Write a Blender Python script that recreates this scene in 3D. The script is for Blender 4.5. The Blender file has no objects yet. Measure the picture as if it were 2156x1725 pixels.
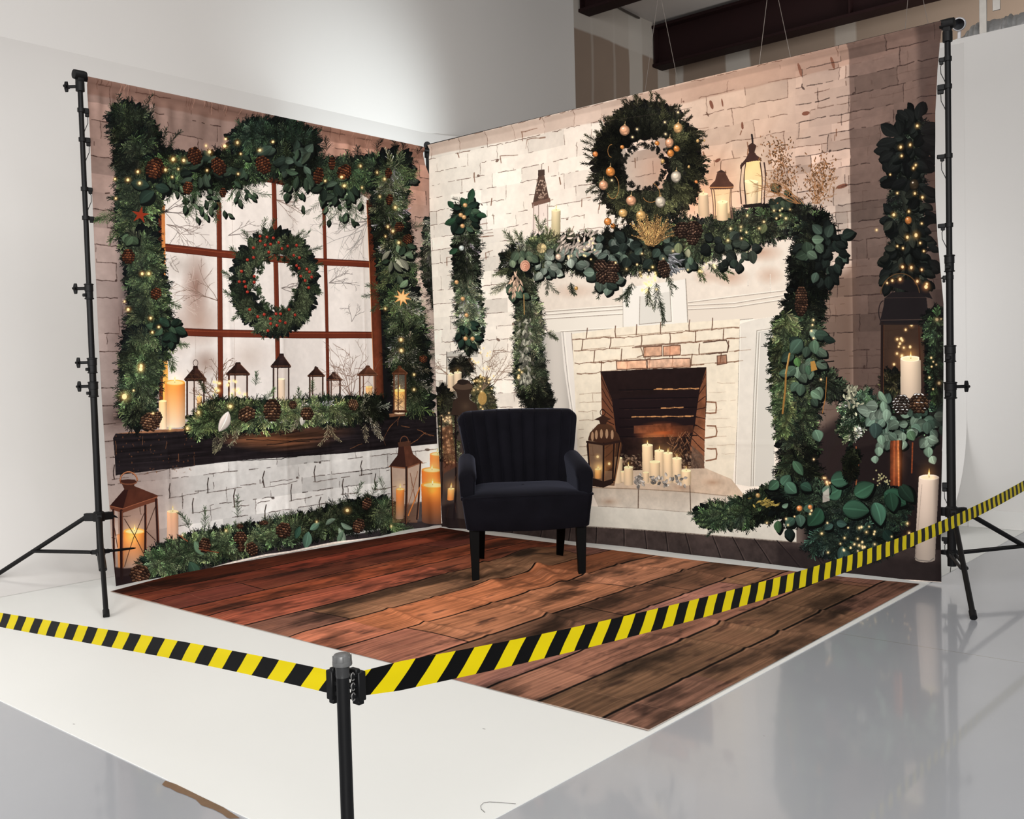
import bpy, bmesh, math, random
import numpy as np
from mathutils import Vector, Matrix
rng = np.random.default_rng(7)
random.seed(7)

# ------------------------------------------------------------------ camera
FPX, YAW, PITCH, ROLL = 2081.9, math.radians(-40.8424), math.radians(2.3417), math.radians(-1.5229)
CAM = np.array([5.4875, -5.4064, 1.2])
def _basis():
    F = np.array([math.sin(YAW)*math.cos(PITCH), math.cos(YAW)*math.cos(PITCH), -math.sin(PITCH)])
    R = np.cross(F, [0, 0, 1.]); R /= np.linalg.norm(R)
    U = np.cross(R, F)
    return R*math.cos(ROLL)+U*math.sin(ROLL), -R*math.sin(ROLL)+U*math.cos(ROLL), F
CR, CU, CF = _basis()
def ray(u, v): return CF + CR*(u-1078)/FPX - CU*(v-862.5)/FPX
def at_z(u, v, z=0.): d = ray(u, v); return CAM + d*((z-CAM[2])/d[2])
def at_x(u, v, x=0.): d = ray(u, v); return CAM + d*((x-CAM[0])/d[0])
def at_y(u, v, y=0.): d = ray(u, v); return CAM + d*((y-CAM[1])/d[1])
def at_d(u, v, dist): return CAM + ray(u, v)*dist

# ------------------------------------------------------------------ object helpers
COL = bpy.context.scene.collection
def props(o, label=None, cat=None, group=None, kind=None):
    if label: o['label'] = label
    if cat: o['category'] = cat
    if group: o['group'] = group
    if kind: o['kind'] = kind
    return o
def empty(name, loc=(0, 0, 0), rz=0., **k):
    o = bpy.data.objects.new(name, None); COL.objects.link(o)
    o.location = tuple(float(a) for a in loc); o.rotation_euler = (0, 0, rz); o.empty_display_size = .1
    return props(o, **k)
class MB:
    def __init__(s): s.v = []; s.f = []; s.uv = None
    def add(s, vs, fs):
        n = len(s.v); s.v += [tuple(float(c) for c in a) for a in vs]; s.f += [tuple(i+n for i in f) for f in fs]; return s
    def box(s, x0, x1, y0, y1, z0, z1, M=None):
        vs = [Vector((x, y, z)) for z in (z0, z1) for y in (y0, y1) for x in (x0, x1)]
        if M is not None: vs = [M @ v for v in vs]
        return s.add(vs, [(0, 2, 3, 1), (4, 5, 7, 6), (0, 1, 5, 4), (2, 6, 7, 3), (0, 4, 6, 2), (1, 3, 7, 5)])
    def bevbox(s, x0, x1, y0, y1, z0, z1, b=.005, seg=2, M=None):
        bm = bmesh.new()
        bmesh.ops.create_cube(bm, size=1)
        for v in bm.verts:
            v.co = Vector(((x0+x1)/2+v.co.x*(x1-x0), (y0+y1)/2+v.co.y*(y1-y0), (z0+z1)/2+v.co.z*(z1-z0)))
        bmesh.ops.bevel(bm, geom=bm.edges[:], offset=b, segments=seg, affect='EDGES', profile=.5)
        if M is not None: bm.transform(M)
        bm.verts.index_update()
        s.add([v.co for v in bm.verts], [[v.index for v in f.verts] for f in bm.faces]); bm.free(); return s
    def tube(s, pts, r, n=12, caps=True):
        pts = [Vector(tuple(float(c) for c in p)) for p in pts]
        rs = r if hasattr(r, '__len__') else [r]*len(pts)
        ref = None; rings = []
        for i, p in enumerate(pts):
            t = (pts[min(i+1, len(pts)-1)]-pts[max(i-1, 0)]).normalized()
            if ref is None: ref = t.orthogonal().normalized()
            ref = (ref - t*ref.dot(t)).normalized(); b = t.cross(ref)
            rings.append([p+(ref*math.cos(2*math.pi*k/n)+b*math.sin(2*math.pi*k/n))*rs[i] for k in range(n)])
        vs = [v for R in rings for v in R]; fs = []
        for i in range(len(pts)-1):
            for k in range(n):
                k2 = (k+1) % n; fs.append((i*n+k, i*n+k2, (i+1)*n+k2, (i+1)*n+k))
        if caps: fs.append(tuple(range(n-1, -1, -1))); fs.append(tuple((len(pts)-1)*n+k for k in range(n)))
        return s.add(vs, fs)
    def lathe(s, prof, n=24, c=(0, 0, 0), M=None):
        vs = []; fs = []
        for r, z in prof:
            for k in range(n):
                a = 2*math.pi*k/n; v = Vector((r*math.cos(a), r*math.sin(a), z))
                if M is not None: v = M @ v
                vs.append(v+Vector(c))
        for i in range(len(prof)-1):
            for k in range(n):
                k2 = (k+1) % n; fs.append((i*n+k, i*n+k2, (i+1)*n+k2, (i+1)*n+k))
        fs.append(tuple(range(n-1, -1, -1))); fs.append(tuple((len(prof)-1)*n+k for k in range(n)))
        return s.add(vs, fs)
    def grid(s, P, closed_u=False):
        """P: array (rows, cols, 3)"""
        n, m = P.shape[:2]; fs = []
        for i in range(n-1):
            for j in range(m if closed_u else m-1):
                j2 = (j+1) % m; fs.append((i*m+j, i*m+j2, (i+1)*m+j2, (i+1)*m+j))
        return s.add(P.reshape(-1, 3), fs)
    def build(s, name, mat, parent=None, smooth=40, loc=None, **k):
        me = bpy.data.meshes.new(name); me.from_pydata(s.v, [], s.f); me.update()
        bm = bmesh.new(); bm.from_mesh(me); bmesh.ops.recalc_face_normals(bm, faces=bm.faces[:]); bm.to_mesh(me); bm.free()
        if smooth: me.shade_smooth(); me.set_sharp_from_angle(angle=math.radians(smooth))
        o = bpy.data.objects.new(name, me); COL.objects.link(o); me.materials.append(mat)
        if parent is not None: o.parent = parent
        if loc is not None: o.location = loc
        return props(o, **k)
def rot_to(d):
    return Vector(tuple(float(c) for c in d)).to_track_quat('Z', 'Y').to_matrix().to_4x4()

# ------------------------------------------------------------------ materials
def lin(c):
    return tuple((x/12.92 if x <= .04045 else ((x+.055)/1.055)**2.4) for x in [a/255 for a in c])
def material(name, col, rough=.5, metal=0., spec=.5, noise=0., nscale=20., coat=0., sheen=0., bump=0., bscale=200., trans=0.):
    m = bpy.data.materials.new(name); m.use_nodes = True; nt = m.node_tree
    b = nt.nodes['Principled BSDF']; L = lin(col)
    b.inputs['Base Color'].default_value = (*L, 1); b.inputs['Roughness'].default_value = rough
    b.inputs['Metallic'].default_value = metal; b.inputs['Specular IOR Level'].default_value = spec
    b.inputs['Coat Weight'].default_value = coat; b.inputs['Sheen Weight'].default_value = sheen
    tc = nt.nodes.new('ShaderNodeTexCoord')
    if noise:
        n = nt.nodes.new('ShaderNodeTexNoise'); n.inputs['Scale'].default_value = nscale; n.inputs['Detail'].default_value = 6
        nt.links.new(tc.outputs['Object'], n.inputs['Vector'])
        mx = nt.nodes.new('ShaderNodeMix'); mx.data_type = 'RGBA'
        mx.inputs[6].default_value = (*[max(0, x*(1-noise)) for x in L], 1); mx.inputs[7].default_value = (*[min(1, x*(1+noise)) for x in L], 1)
        nt.links.new(n.outputs['Fac'], mx.inputs[0]); nt.links.new(mx.outputs[2], b.inputs['Base Color'])
    if bump:
        n2 = nt.nodes.new('ShaderNodeTexNoise'); n2.inputs['Scale'].default_value = bscale; n2.inputs['Detail'].default_value = 4
        nt.links.new(tc.outputs['Object'], n2.inputs['Vector'])
        bp = nt.nodes.new('ShaderNodeBump'); bp.inputs['Strength'].default_value = bump; bp.inputs['Distance'].default_value = .01
        nt.links.new(n2.outputs['Fac'], bp.inputs['Height']); nt.links.new(bp.outputs[0], b.inputs['Normal'])
    return m
def image_cloth(name, img, rough=.85):
    m = bpy.data.materials.new(name); m.use_nodes = True; nt = m.node_tree; b = nt.nodes['Principled BSDF']
    t = nt.nodes.new('ShaderNodeTexImage'); t.image = img; t.extension = 'EXTEND'
    uv = nt.nodes.new('ShaderNodeUVMap'); uv.uv_map = 'UVMap'
    nt.links.new(uv.outputs[0], t.inputs[0]); nt.links.new(t.outputs[0], b.inputs['Base Color'])
    b.inputs['Roughness'].default_value = rough; b.inputs['Specular IOR Level'].default_value = .05
    w = nt.nodes.new('ShaderNodeTexNoise'); w.inputs['Scale'].default_value = 900; tc = nt.nodes.new('ShaderNodeTexCoord')
    nt.links.new(tc.outputs['Object'], w.inputs['Vector'])
    bp = nt.nodes.new('ShaderNodeBump'); bp.inputs['Strength'].default_value = .08; bp.inputs['Distance'].default_value = .002
    nt.links.new(w.outputs['Fac'], bp.inputs['Height']); nt.links.new(bp.outputs[0], b.inputs['Normal'])
    return m
# ------------------------------------------------------------------ printing the cloths
def vnoise(H, W, sy, sx, seed, octaves=4, gain=.55):
    """smooth random field 0..1, feature size (sy, sx) in pixels"""
    r = np.random.default_rng(seed); out = np.zeros((H, W), np.float32); amp = 1.; tot = 0
    for o in range(octaves):
        gy, gx = max(2, int(H/sy)+2), max(2, int(W/sx)+2)
        g = r.random((gy, gx), dtype=np.float32)
        ys = np.linspace(0, gy-1.001, H, dtype=np.float32); xs = np.linspace(0, gx-1.001, W, dtype=np.float32)
        y0 = ys.astype(int); x0 = xs.astype(int); fy = ys-y0; fx = xs-x0
        fy = (fy*fy*(3-2*fy))[:, None]; fx = fx*fx*(3-2*fx)
        A = g[:, x0]*(1-fx)+g[:, x0+1]*fx
        out += amp*(A[y0]*(1-fy)+A[y0+1]*fy); tot += amp; amp *= gain; sy = max(1.5, sy/2); sx = max(1.5, sx/2)
    return out/tot
def arr(c): return np.array(c, np.float32)
def Z(ox, oy, s): return lambda x, y: (ox+x/s, oy+y/s)

class Print:
    """one printed cloth: a picture in the cloth's own plane. Shapes are given in the photograph's pixel frame and carried on to the plane."""
    def __init__(s, plane, a0, a1, b0, b1, ppm, seed=1):
        s.plane, s.a0, s.a1, s.b0, s.b1, s.ppm = plane, a0, a1, b0, b1, ppm
        s.W, s.H = int((a1-a0)*ppm), int((b1-b0)*ppm)
        s.img = np.zeros((s.H, s.W, 3), np.float32)
        a = a0+(np.arange(s.W)+.5)/ppm; b = b0+(np.arange(s.H)+.5)/ppm
        A, B = np.meshgrid(a, b); s.PX, s.PY = s.plane_to_px(A, B)
        s.PX = s.PX.astype(np.float32); s.PY = s.PY.astype(np.float32)
        s.n1 = vnoise(s.H, s.W, 240, 240, seed+1, 6); s.n2 = vnoise(s.H, s.W, 22, 22, seed+2, 4); s.nh = vnoise(s.H, s.W, 10, 260, seed+3, 5)
        s.r = np.random.default_rng(seed)
    gk = .76
    def pt3(s, A, B):
        Z0 = np.zeros_like(A)
        return {'x': (Z0, A, B), 'y': (A, Z0, B), 'z': (A, B, Z0)}[s.plane]
    def plane_to_px(s, A, B):
        X, Y, Zc = s.pt3(np.asarray(A, float), np.asarray(B, float)); d = (X-CAM[0], Y-CAM[1], Zc-CAM[2])
        dot = lambda v: d[0]*v[0]+d[1]*v[1]+d[2]*v[2]
        z = dot(CF); return 1078+FPX*dot(CR)/z, 862.5-FPX*dot(CU)/z
    def px_to_plane(s, u, v):
        u = np.asarray(u, float); v = np.asarray(v, float)
        d = [CF[i]+CR[i]*(u-1078)/FPX-CU[i]*(v-862.5)/FPX for i in range(3)]
        k = 'xyz'.index(s.plane); t = (0-CAM[k])/d[k]; P = [CAM[i]+d[i]*t for i in range(3)]
        return {'x': (P[1], P[2]), 'y': (P[0], P[2]), 'z': (P[0], P[1])}[s.plane]
    def tex(s, u, v):
        a, b = s.px_to_plane(u, v); return (a-s.a0)*s.ppm, (b-s.b0)*s.ppm
    def ptex(s, a, b): return (np.asarray(a, float)-s.a0)*s.ppm, (np.asarray(b, float)-s.b0)*s.ppm
    def sl(s, X, Y, pad=2):
        x0, x1 = max(0, int(np.min(X)-pad)), min(s.W, int(np.max(X)+pad+1)); y0, y1 = max(0, int(np.min(Y)-pad)), min(s.H, int(np.max(Y)+pad+1))
        if x1 <= x0 or y1 <= y0: return None
        return (slice(y0, y1), slice(x0, x1))
    def blend(s, S, m, col, mode='mix'):
        c = col if isinstance(col, np.ndarray) and col.ndim == 3 else arr(col)
        if mode == 'mix': s.img[S] += (c-s.img[S])*m[..., None]
        elif mode == 'screen': s.img[S] += (255-s.img[S])*(c/255)*m[..., None]
        elif mode == 'mul': s.img[S] *= 1+(c/255-1)*m[..., None]
    def poly(s, pts, col, a=1., feather=0, c2=None, horiz=None, noise=0., mode='mix', plane=False):
        P = np.array(pts, float); X, Y = s.ptex(P[:, 0], P[:, 1]) if plane else s.tex(P[:, 0], P[:, 1])
        S = s.sl(X, Y, 2+feather*2)
        if S is None: return
        gy, gx = np.mgrid[S[0], S[1]].astype(np.float32); gx += .5; gy += .5
        ins = np.zeros(gx.shape, bool); D = np.full(gx.shape, 1e9, np.float32) if feather else None
        n = len(X)
        for i in range(n):
            x0, y0, x1, y1 = X[i], Y[i], X[(i+1) % n], Y[(i+1) % n]
            if y0 != y1:
                c = (y0 > gy) != (y1 > gy); ins ^= c & (gx < (x1-x0)*(gy-y0)/(y1-y0)+x0)
            if feather:
                dx, dy = x1-x0, y1-y0; q = np.clip(((gx-x0)*dx+(gy-y0)*dy)/(dx*dx+dy*dy+1e-9), 0, 1)
                D = np.minimum(D, (gx-x0-q*dx)**2+(gy-y0-q*dy)**2)
        if feather:
            sd = np.sqrt(D)*np.where(ins, 1, -1); m = np.clip(.5+sd/(2*feather), 0, 1); m = m*m*(3-2*m)
        else: m = ins.astype(np.float32)
        c = arr(col)
        if c2 is not None:
            py = s.PY[S]; t = np.clip((py-P[:, 1].min())/(np.ptp(P[:, 1])+1e-6), 0, 1)[..., None] if not plane else np.clip((gy-Y.min())/(np.ptp(Y)+1e-6), 0, 1)[..., None]
            c = c*(1-t)+arr(c2)*t
        if horiz is not None:
            t = (gx-X.min())/(np.ptp(X)+1e-6); k = 1-horiz*np.abs(2*t-.8)**2
            c = c*k[..., None]*np.ones(3, np.float32)
        if noise:
            c = c*(1+noise*((s.n2[S]-.5)*1.2+(s.n1[S]-.5)*1.2))[..., None]
        s.blend(S, m*a, np.ascontiguousarray(np.broadcast_to(c, m.shape+(3,))), mode)
    def ell(s, cx, cy, rx, ry, col, a=1., rot=0., n=40, **k):
        t = np.linspace(0, 2*np.pi, n, endpoint=False); x, y = rx*np.cos(t), ry*np.sin(t)
        s.poly(np.stack([cx+x*np.cos(rot)-y*np.sin(rot), cy+x*np.sin(rot)+y*np.cos(rot)], 1), col, a, **k)
    def glow(s, cx, cy, r, col, a=1., ry=None, pw=2., mode='screen'):
        ry = ry or r; X, Y = s.tex([cx-r, cx+r, cx+r, cx-r], [cy-ry, cy-ry, cy+ry, cy+ry]); S = s.sl(X, Y)
        if S is None: return
        d = np.sqrt(((s.PX[S]-cx)/r)**2+((s.PY[S]-cy)/ry)**2); s.blend(S, np.clip(1-d, 0, 1)**pw*a, col, mode)
    def line(s, pts, w, col, a=1., jit=0., seg=8., plane=False, broken=0., taper=False):
        """polyline, w in photo px (or cm on the plane)"""
        P = np.array(pts, float)
        L = np.hypot(*np.diff(P, axis=0).T); n = np.maximum(1, (L/seg).astype(int)); Q = [P[:1]]
        for i in range(len(P)-1): Q.append(P[i]+(P[i+1]-P[i])*(np.arange(1, n[i]+1)/n[i])[:, None])
        Q = np.concatenate(Q)
        if jit: Q = Q+s.r.normal(0, jit, Q.shape)
        X, Y = s.ptex(Q[:, 0], Q[:, 1]) if plane else s.tex(Q[:, 0], Q[:, 1])
        k = s.ppm/100 if plane else (np.hypot(X[-1]-X[0], Y[-1]-Y[0])+1e-6)/(np.hypot(*(Q[-1]-Q[0]))+1e-6)
        k = float(np.clip(k, 1.2, 60)) if not plane else k
        on = True
        for i in range(len(X)-1):
            if broken: on = (s.r.random() > broken*.4) if on else (s.r.random() < (1-broken)*.4)
            if not on: continue
            ww = w*k/2*(1 if not taper else 1-.85*i/len(X)); aa = a
            if broken:
                ww *= s.r.uniform(.6, 1.35); aa = a*s.r.uniform(.6, 1)
            S = s.sl(X[i:i+2], Y[i:i+2], ww+2)
            if S is None: continue
            gy, gx = np.mgrid[S[0], S[1]].astype(np.float32)
            dx, dy = X[i+1]-X[i], Y[i+1]-Y[i]; q = np.clip(((gx-X[i])*dx+(gy-Y[i])*dy)/(dx*dx+dy*dy+1e-9), 0, 1)
            d = np.sqrt((gx-X[i]-q*dx)**2+(gy-Y[i]-q*dy)**2); s.blend(S, np.clip(ww-d+.5, 0, 1)*aa, col)
    def stamp(s, u, v, c, w=1):
        X, Y = s.tex(u.ravel(), v.ravel()); X = X.astype(np.int32); Y = Y.astype(np.int32); c = np.broadcast_to(c, u.shape+(3,)).reshape(-1, 3)
        o = range(-(w//2), w-w//2)
        if w > 1:
            X = (X[:, None]+np.array([i for i in o for j in o])).ravel(); Y = (Y[:, None]+np.array([j for i in o for j in o])).ravel(); c = np.repeat(c, w*w, 0)
        ok = (X >= 0) & (X < s.W) & (Y >= 0) & (Y < s.H); s.img[Y[ok], X[ok]] = c[ok]
    # --- greenery
    def sprigs(s, x, y, ang, ln, nl, col, K=14, w=2, spread=.75, M=9, jitter=.25, droop=0.):
        """needled twigs: x, y, ang, ln arrays (N); col (N,3)"""
        N = len(x); r = s.r; t = np.linspace(.02, 1, K)[None, :, None]
        side = np.array([-1, 1])[None, None, :]
        bend = r.normal(0, .25, N)[:, None, None]
        a = ang[:, None, None]+bend*t
        bx = x[:, None, None]+ln[:, None, None]*t*np.cos(a); by = y[:, None, None]+ln[:, None, None]*t*np.sin(a)+droop*ln[:, None, None]*t*t
        na = a+side*(spread*(1-.45*t))+r.normal(0, jitter, (N, K, 2)); L = nl*(1.05-.5*t)*r.uniform(.7, 1.25, (N, K, 2))
        m = np.linspace(0, 1, M)
        U = (bx[..., None]+L[..., None]*np.cos(na)[..., None]*m); V = (by[..., None]+L[..., None]*np.sin(na)[..., None]*m)
        sh = r.uniform(.6, 1.3, (N, K, 2))[..., None]*(.6+.65*m)
        col = np.where(col[:, 1:2] > col[:, 0:1], col*arr((1.02, .95, .88)), col); C = col[:, None, None, None, :]*sh[..., None]
        s.stamp(U, V, np.clip(C, 0, 255), w)
        ts = np.linspace(0, 1, 24)[None]; aa = ang[:, None]+bend[:, :, 0]*ts
        s.stamp(x[:, None]+ln[:, None]*ts*np.cos(aa), y[:, None]+ln[:, None]*ts*np.sin(aa)+droop*ln[:, None]*ts*ts, (col*.7)[:, None, :], 2)
    def leaves(s, x, y, ang, ln, wd, col, rib=True, rnd=1.):
        x, y, ang, ln, wd = [np.asarray(q, float) for q in (x, y, ang, ln, wd)]
        N = len(x)
        if not N: return
        ns = int(np.clip(ln.max()*3.4, 14, 150)); nt = int(np.clip(wd.max()*6.5, 10, 150))
        sg = np.linspace(0, 1, ns)[None, :, None]; t = np.linspace(-1, 1, nt)[None, None, :]
        w = np.sin(np.pi*sg**rnd)**.75*wd[:, None, None]
        col = np.where(col[:, 1:2] > col[:, 0:1], col*arr((1.0, .97, .93)), col); cu = s.r.normal(0, .12, N)[:, None, None]
        X = ln[:, None, None]*sg; Yp = w*t+cu*ln[:, None, None]*sg*(1-sg)*2
        c, sn = np.cos(ang)[:, None, None], np.sin(ang)[:, None, None]
        U = x[:, None, None]+X*c-Yp*sn; V = y[:, None, None]+X*sn+Yp*c
        f = 1+.16*t*np.sign(s.r.normal(size=N))[:, None, None]-.16*sg+.08
        if rib: f = f*np.where(np.abs(t) < .09, 1.22, 1)
        f = f*np.where(np.abs(t) > .86, .78, 1)
        s.stamp(U, V, np.clip(col[:, None, None, :]*f[..., None], 0, 255))
    def along(s, path, n, Zf=None):
        """n random points in a tube about a path of (x, y, r): position, unit offset from the axis, direction of the path"""
        P = np.array([(*(Zf(x, y) if Zf else (x, y)), q/(Zf.k if Zf and hasattr(Zf, 'k') else 1)) for x, y, q in path], float)
        seg = np.hypot(*np.diff(P[:, :2], axis=0).T)*(P[1:, 2]+P[:-1, 2]); cum = np.concatenate([[0], np.cumsum(seg)])/seg.sum()
        u = s.r.random(n); i = np.clip(np.searchsorted(cum, u)-1, 0, len(P)-2); f = ((u-cum[i])/(cum[i+1]-cum[i]))[:, None]
        B = P[i]*(1-f)+P[i+1]*f; a = s.r.uniform(0, 2*np.pi, n); q = np.sqrt(s.r.random(n))
        ox, oy = np.cos(a)*q, np.sin(a)*q; d = P[i+1, :2]-P[i, :2]
        return B[:, 0]+ox*B[:, 2], B[:, 1]+oy*B[:, 2], ox, oy, np.arctan2(d[:, 1], d[:, 0]), B[:, 2], q
    def garland(s, path, Zf=None, n=300, dark=(20, 26, 24), mid=(45, 60, 48), hi=(92, 112, 86), nl=13, ln=34, hang=.5, fill=1., fwd=.3, frost=0., w=2, K=14, hifrac=.3):
        path = [(a, b, c*s.gk) for a, b, c in path]
        x, y, ox, oy, pd, R, q = s.along(path, int(n*fill*1.2), Zf)
        pick = lambda n_, base, v=.25: arr(base)[None]*s.r.uniform(1-v, 1+v, (n_, 1))*s.r.uniform(.93, 1.07, (n_, 3))
        N = len(x); 
        # dark heart
        xs, ys, *_ = s.along([(a, b, c*.86) for a, b, c in path], int(n*3*fill), Zf)
        s.leaves(xs, ys, s.r.uniform(0, 6.3, len(xs)), np.full(len(xs), ln*.75), np.full(len(xs), ln*.2), pick(len(xs), dark), rib=False)
        for k, (cc, fr) in enumerate(((dark, 1.), (mid, .5), (hi, hifrac*.8))):
            m = np.where(s.r.random(N) < fr)[0]
            if k == 2: m = m[np.argsort(q[m])[::-1]]
            j = m; out = np.arctan2(oy[j]+hang*.6, ox[j]); dr = np.arctan2(np.sin(out)+fwd*np.sin(pd[j]), np.cos(out)+fwd*np.cos(pd[j]))+s.r.normal(0, .45, len(j))
            L = ln*s.r.uniform(.6, 1.25, len(j))*(1 if k else 1.15); px = x[j]-.45*L*np.cos(dr); py = y[j]-.45*L*np.sin(dr)
            col = pick(len(j), cc, .3)*s.clump(px, py)[:, None]
            if frost and k == 2:
                fz = s.r.random(len(j)) < frost; col[fz] = pick(fz.sum(), (165, 172, 165), .2)
            s.sprigs(px, py, dr, L, nl*(1, 1.05, 1.2)[k], col, K=(K, K, max(8, int(K*.75)))[k], w=(w, w, w+1)[k])
        # ragged edge: longer twigs that leave the mass
        m = int(n*.2); x, y, ox, oy, pd, R, q = s.along([(a, b, c*.94) for a, b, c in path], m*3, Zf); j = np.argsort(-q)[:m]
        out = np.arctan2(oy[j]+hang*.5, ox[j])+s.r.normal(0, .35, m); L = ln*s.r.uniform(.6, 1.25, m)
        s.sprigs(x[j]-.4*L*np.cos(out), y[j]-.4*L*np.sin(out), out, L, nl, pick(m, np.array(mid)*.62+np.array(hi)*.25, .35)*s.clump(x[j], y[j])[:, None], K=K, w=w)
    def clump(s, u, v):
        X, Y = s.tex(u, v); X = np.clip(X, 0, s.W-1).astype(int); Y = np.clip(Y, 0, s.H-1).astype(int)
        return np.clip(.25+1.75*np.clip((s.n1[Y, X]-.3)/.4, 0, 1)*(.6+.8*(s.n2[Y, X]-.1)), .3, 1.3)
    def leafmass(s, path, Zf=None, n=120, cols=((60, 78, 66), (96, 116, 102)), ln=(16, 30), ratio=.33, hang=.6, shadow=True, rnd=1.):
        x, y, ox, oy, pd, R, q = s.along(path, n, Zf)
        a = np.arctan2(oy+hang, ox)+s.r.normal(0, .6, n); L = s.r.uniform(ln[0], ln[1], n)*.8
        ci = s.r.integers(0, len(cols), n); c = arr(cols)[ci]*s.r.uniform(.7, 1.15, (n, 1)); c = c*.8+c.mean(1, keepdims=True)*.2*.9
        for k in range(0, n, 24):
            j = slice(k, k+24)
            if shadow: s.leaves(x[j]+2.5, y[j]+3, a[j], L[j]*1.06, L[j]*ratio*1.1, np.repeat(arr([(16, 20, 19)]), len(x[j]), 0), rib=False, rnd=rnd)
            s.leaves(x[j], y[j], a[j], L[j], L[j]*ratio, c[j], rnd=rnd)
    def lights(s, path, Zf=None, n=20, col=(255, 190, 95), r=(7, 15), core=(1.4, 3.2)):
        x, y, *_ = s.along(path, n, Zf)
        for a, b in zip(x, y): s.light(a, b, s.r.uniform(*r), s.r.uniform(*core), col)
    def light(s, x, y, r=12, core=2.6, col=(255, 180, 85)):
        s.glow(x, y, r, col, .75, pw=1.8); s.ell(x, y, core, core*1.15, (255, 225, 170), .95, feather=1.5, n=14)
    def cone(s, cx, cy, rx, ry, rot=0., col=(150, 104, 74), tip=(205, 165, 130), snow=0.):
        s.ell(cx, cy, rx, ry, (34, 22, 19), rot=rot, n=28)
        rows = int(np.clip(ry/2.9, 4, 9)); step = 2*ry/(rows+1)
        for i in range(rows, -1, -1):
            t = -1+2*(i+.5)/(rows+1); wd = math.sqrt(max(.08, 1-t*t))*rx; n = int(np.clip(round(wd/rx*5), 2, 5))
            for k in range(n):
                f = (k+.5)/n*2-1
                if i % 2: f = f*.8 if n < 3 else f+1./n*(.5 if f < 0 else -.5)
                x, y = f*wd*1.05, t*ry; X, Y = cx+x*math.cos(rot)-y*math.sin(rot), cy+x*math.sin(rot)+y*math.cos(rot)
                sh = (1-.4*abs(f))*s.r.uniform(.55, 1.15)*(1-.25*abs(t)); ew = rx*.27; eh = step*.62; q = rot+f*.7
                s.ell(X, Y+eh*.25, ew*1.12, eh*1.1, (30, 19, 17), n=12, rot=q)
                s.ell(X, Y, ew, eh*.85, arr(col)*sh*.72, n=12, rot=q)
                tp = arr((228, 228, 226)) if s.r.random() < snow else arr(tip)*sh
                s.ell(X+.25*eh*math.sin(q), Y-eh*.4*math.cos(q)+.2, ew*.8, eh*.3, tp, n=10, rot=q)
    def bauble(s, cx, cy, r, col=(196, 150, 110), hook=0):
        if hook: s.line([(cx, cy-r), (cx+1, cy-r-hook)], 1.2, (190, 160, 120)); s.ell(cx, cy-r-1, r*.2, r*.16, (210, 180, 130), n=10)
        s.ell(cx, cy, r, r*1.05, arr(col)*.62, n=36)
        s.ell(cx-r*.06, cy-r*.1, r*.86, r*.88, arr(col)*.86, n=30, feather=r*.22)
        s.ell(cx-r*.18, cy-r*.25, r*.55, r*.5, np.minimum(255, arr(col)*1.18), .9, n=24, feather=r*.4)
        s.ell(cx-r*.3, cy-r*.4, r*.2, r*.16, (255, 240, 220), .9, n=12, feather=1.5)
        s.ell(cx+r*.2, cy+r*.55, r*.35, r*.18, np.minimum(255, arr(col)*1.25), .5, n=12, feather=2)
    def candle(s, x0, x1, y0, y1, top=(250, 205, 150), bot=(214, 190, 166), flame=9, lit=.5, tilt=0.):
        cx = (x0+x1)/2; rx = (x1-x0)/2; e = rx*.28; cb = cx+tilt
        t = np.linspace(0, np.pi, 14)
        pts = [(x0, y0)]+[(cb-rx*math.cos(q), y1+e*math.sin(q)) for q in t]+[(x1, y0)]
        s.poly(pts, top, c2=bot, horiz=.22)
        s.ell(cx, y0, rx, e, np.minimum(255, arr(top)*1.05+8), n=30)
        s.ell(cx, y0+e*.1, rx*.8, e*.7, (255, 222, 170), .55*lit+.2, n=24, feather=2)
        if flame:
            s.line([(cx, y0), (cx, y0-flame*.5)], 1.2, (60, 40, 30))
            s.glow(cx, y0-flame*.7, flame*3.2, (255, 170, 80), .55*lit, mode='screen')
            s.poly([(cx-flame*.2, y0-flame*.4), (cx-flame*.14, y0-flame*.85), (cx+.5, y0-flame*1.6), (cx+flame*.18, y0-flame*.8), (cx+flame*.16, y0-flame*.4), (cx, y0-flame*.1)], (255, 214, 120), feather=1.2)
            s.ell(cx, y0-flame*.6, flame*.12, flame*.32, (255, 248, 215), n=12, feather=1)
    def lantern(s, cx, y0, y1, w, roof=.28, col=(74, 48, 36), glass=None, ga=.35, candle=None, ring=True, skew=0., post=3., cap=.3, side=.3, hi=(150, 105, 78)):
        """house lantern: top of ring y0, foot y1, width w of the body; skew = drop per px to the right"""
        h = y1-y0; ry = y0+h*.12 if ring else y0; ye = y0+h*(roof+(.12 if ring else 0)); sk = lambda x: (x-cx)*skew
        q = lambda x, y: (x, y+sk(x))
        L, R = cx-w/2, cx+w/2; c = arr(col); xs = L+w*side
        if glass is not None: s.poly([q(L, ye), q(R, ye), q(R, y1), q(L, y1)], glass, ga)
        if candle: candle()
        if ring: 
            t = np.linspace(0, 2*np.pi, 22); s.line([(cx+w*.13*math.cos(k), ry-h*.045+h*.055*math.sin(k)) for k in t], 1.8, c)
        s.poly([q(cx-w*cap*.4, ry), q(cx+w*cap*.4, ry), q(cx+w*cap*.5, ry+h*.05), q(cx-w*cap*.5, ry+h*.05)], c*.9)
        s.poly([q(cx-w*cap*.42, ry+h*.045), q(cx+w*cap*.42, ry+h*.045), q(R+w*.12, ye), q(L-w*.12, ye)], np.minimum(255, c*1.25), c2=c*.8)
        s.poly([q(cx-w*cap*.42, ry+h*.045), q(cx-w*cap*.1, ry+h*.045), q(xs, ye), q(L-w*.12, ye)], c*.75, .8)
        s.line([q(cx+w*cap*.42, ry+h*.05), q(R+w*.1, ye)], 1, hi, .6)
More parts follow.
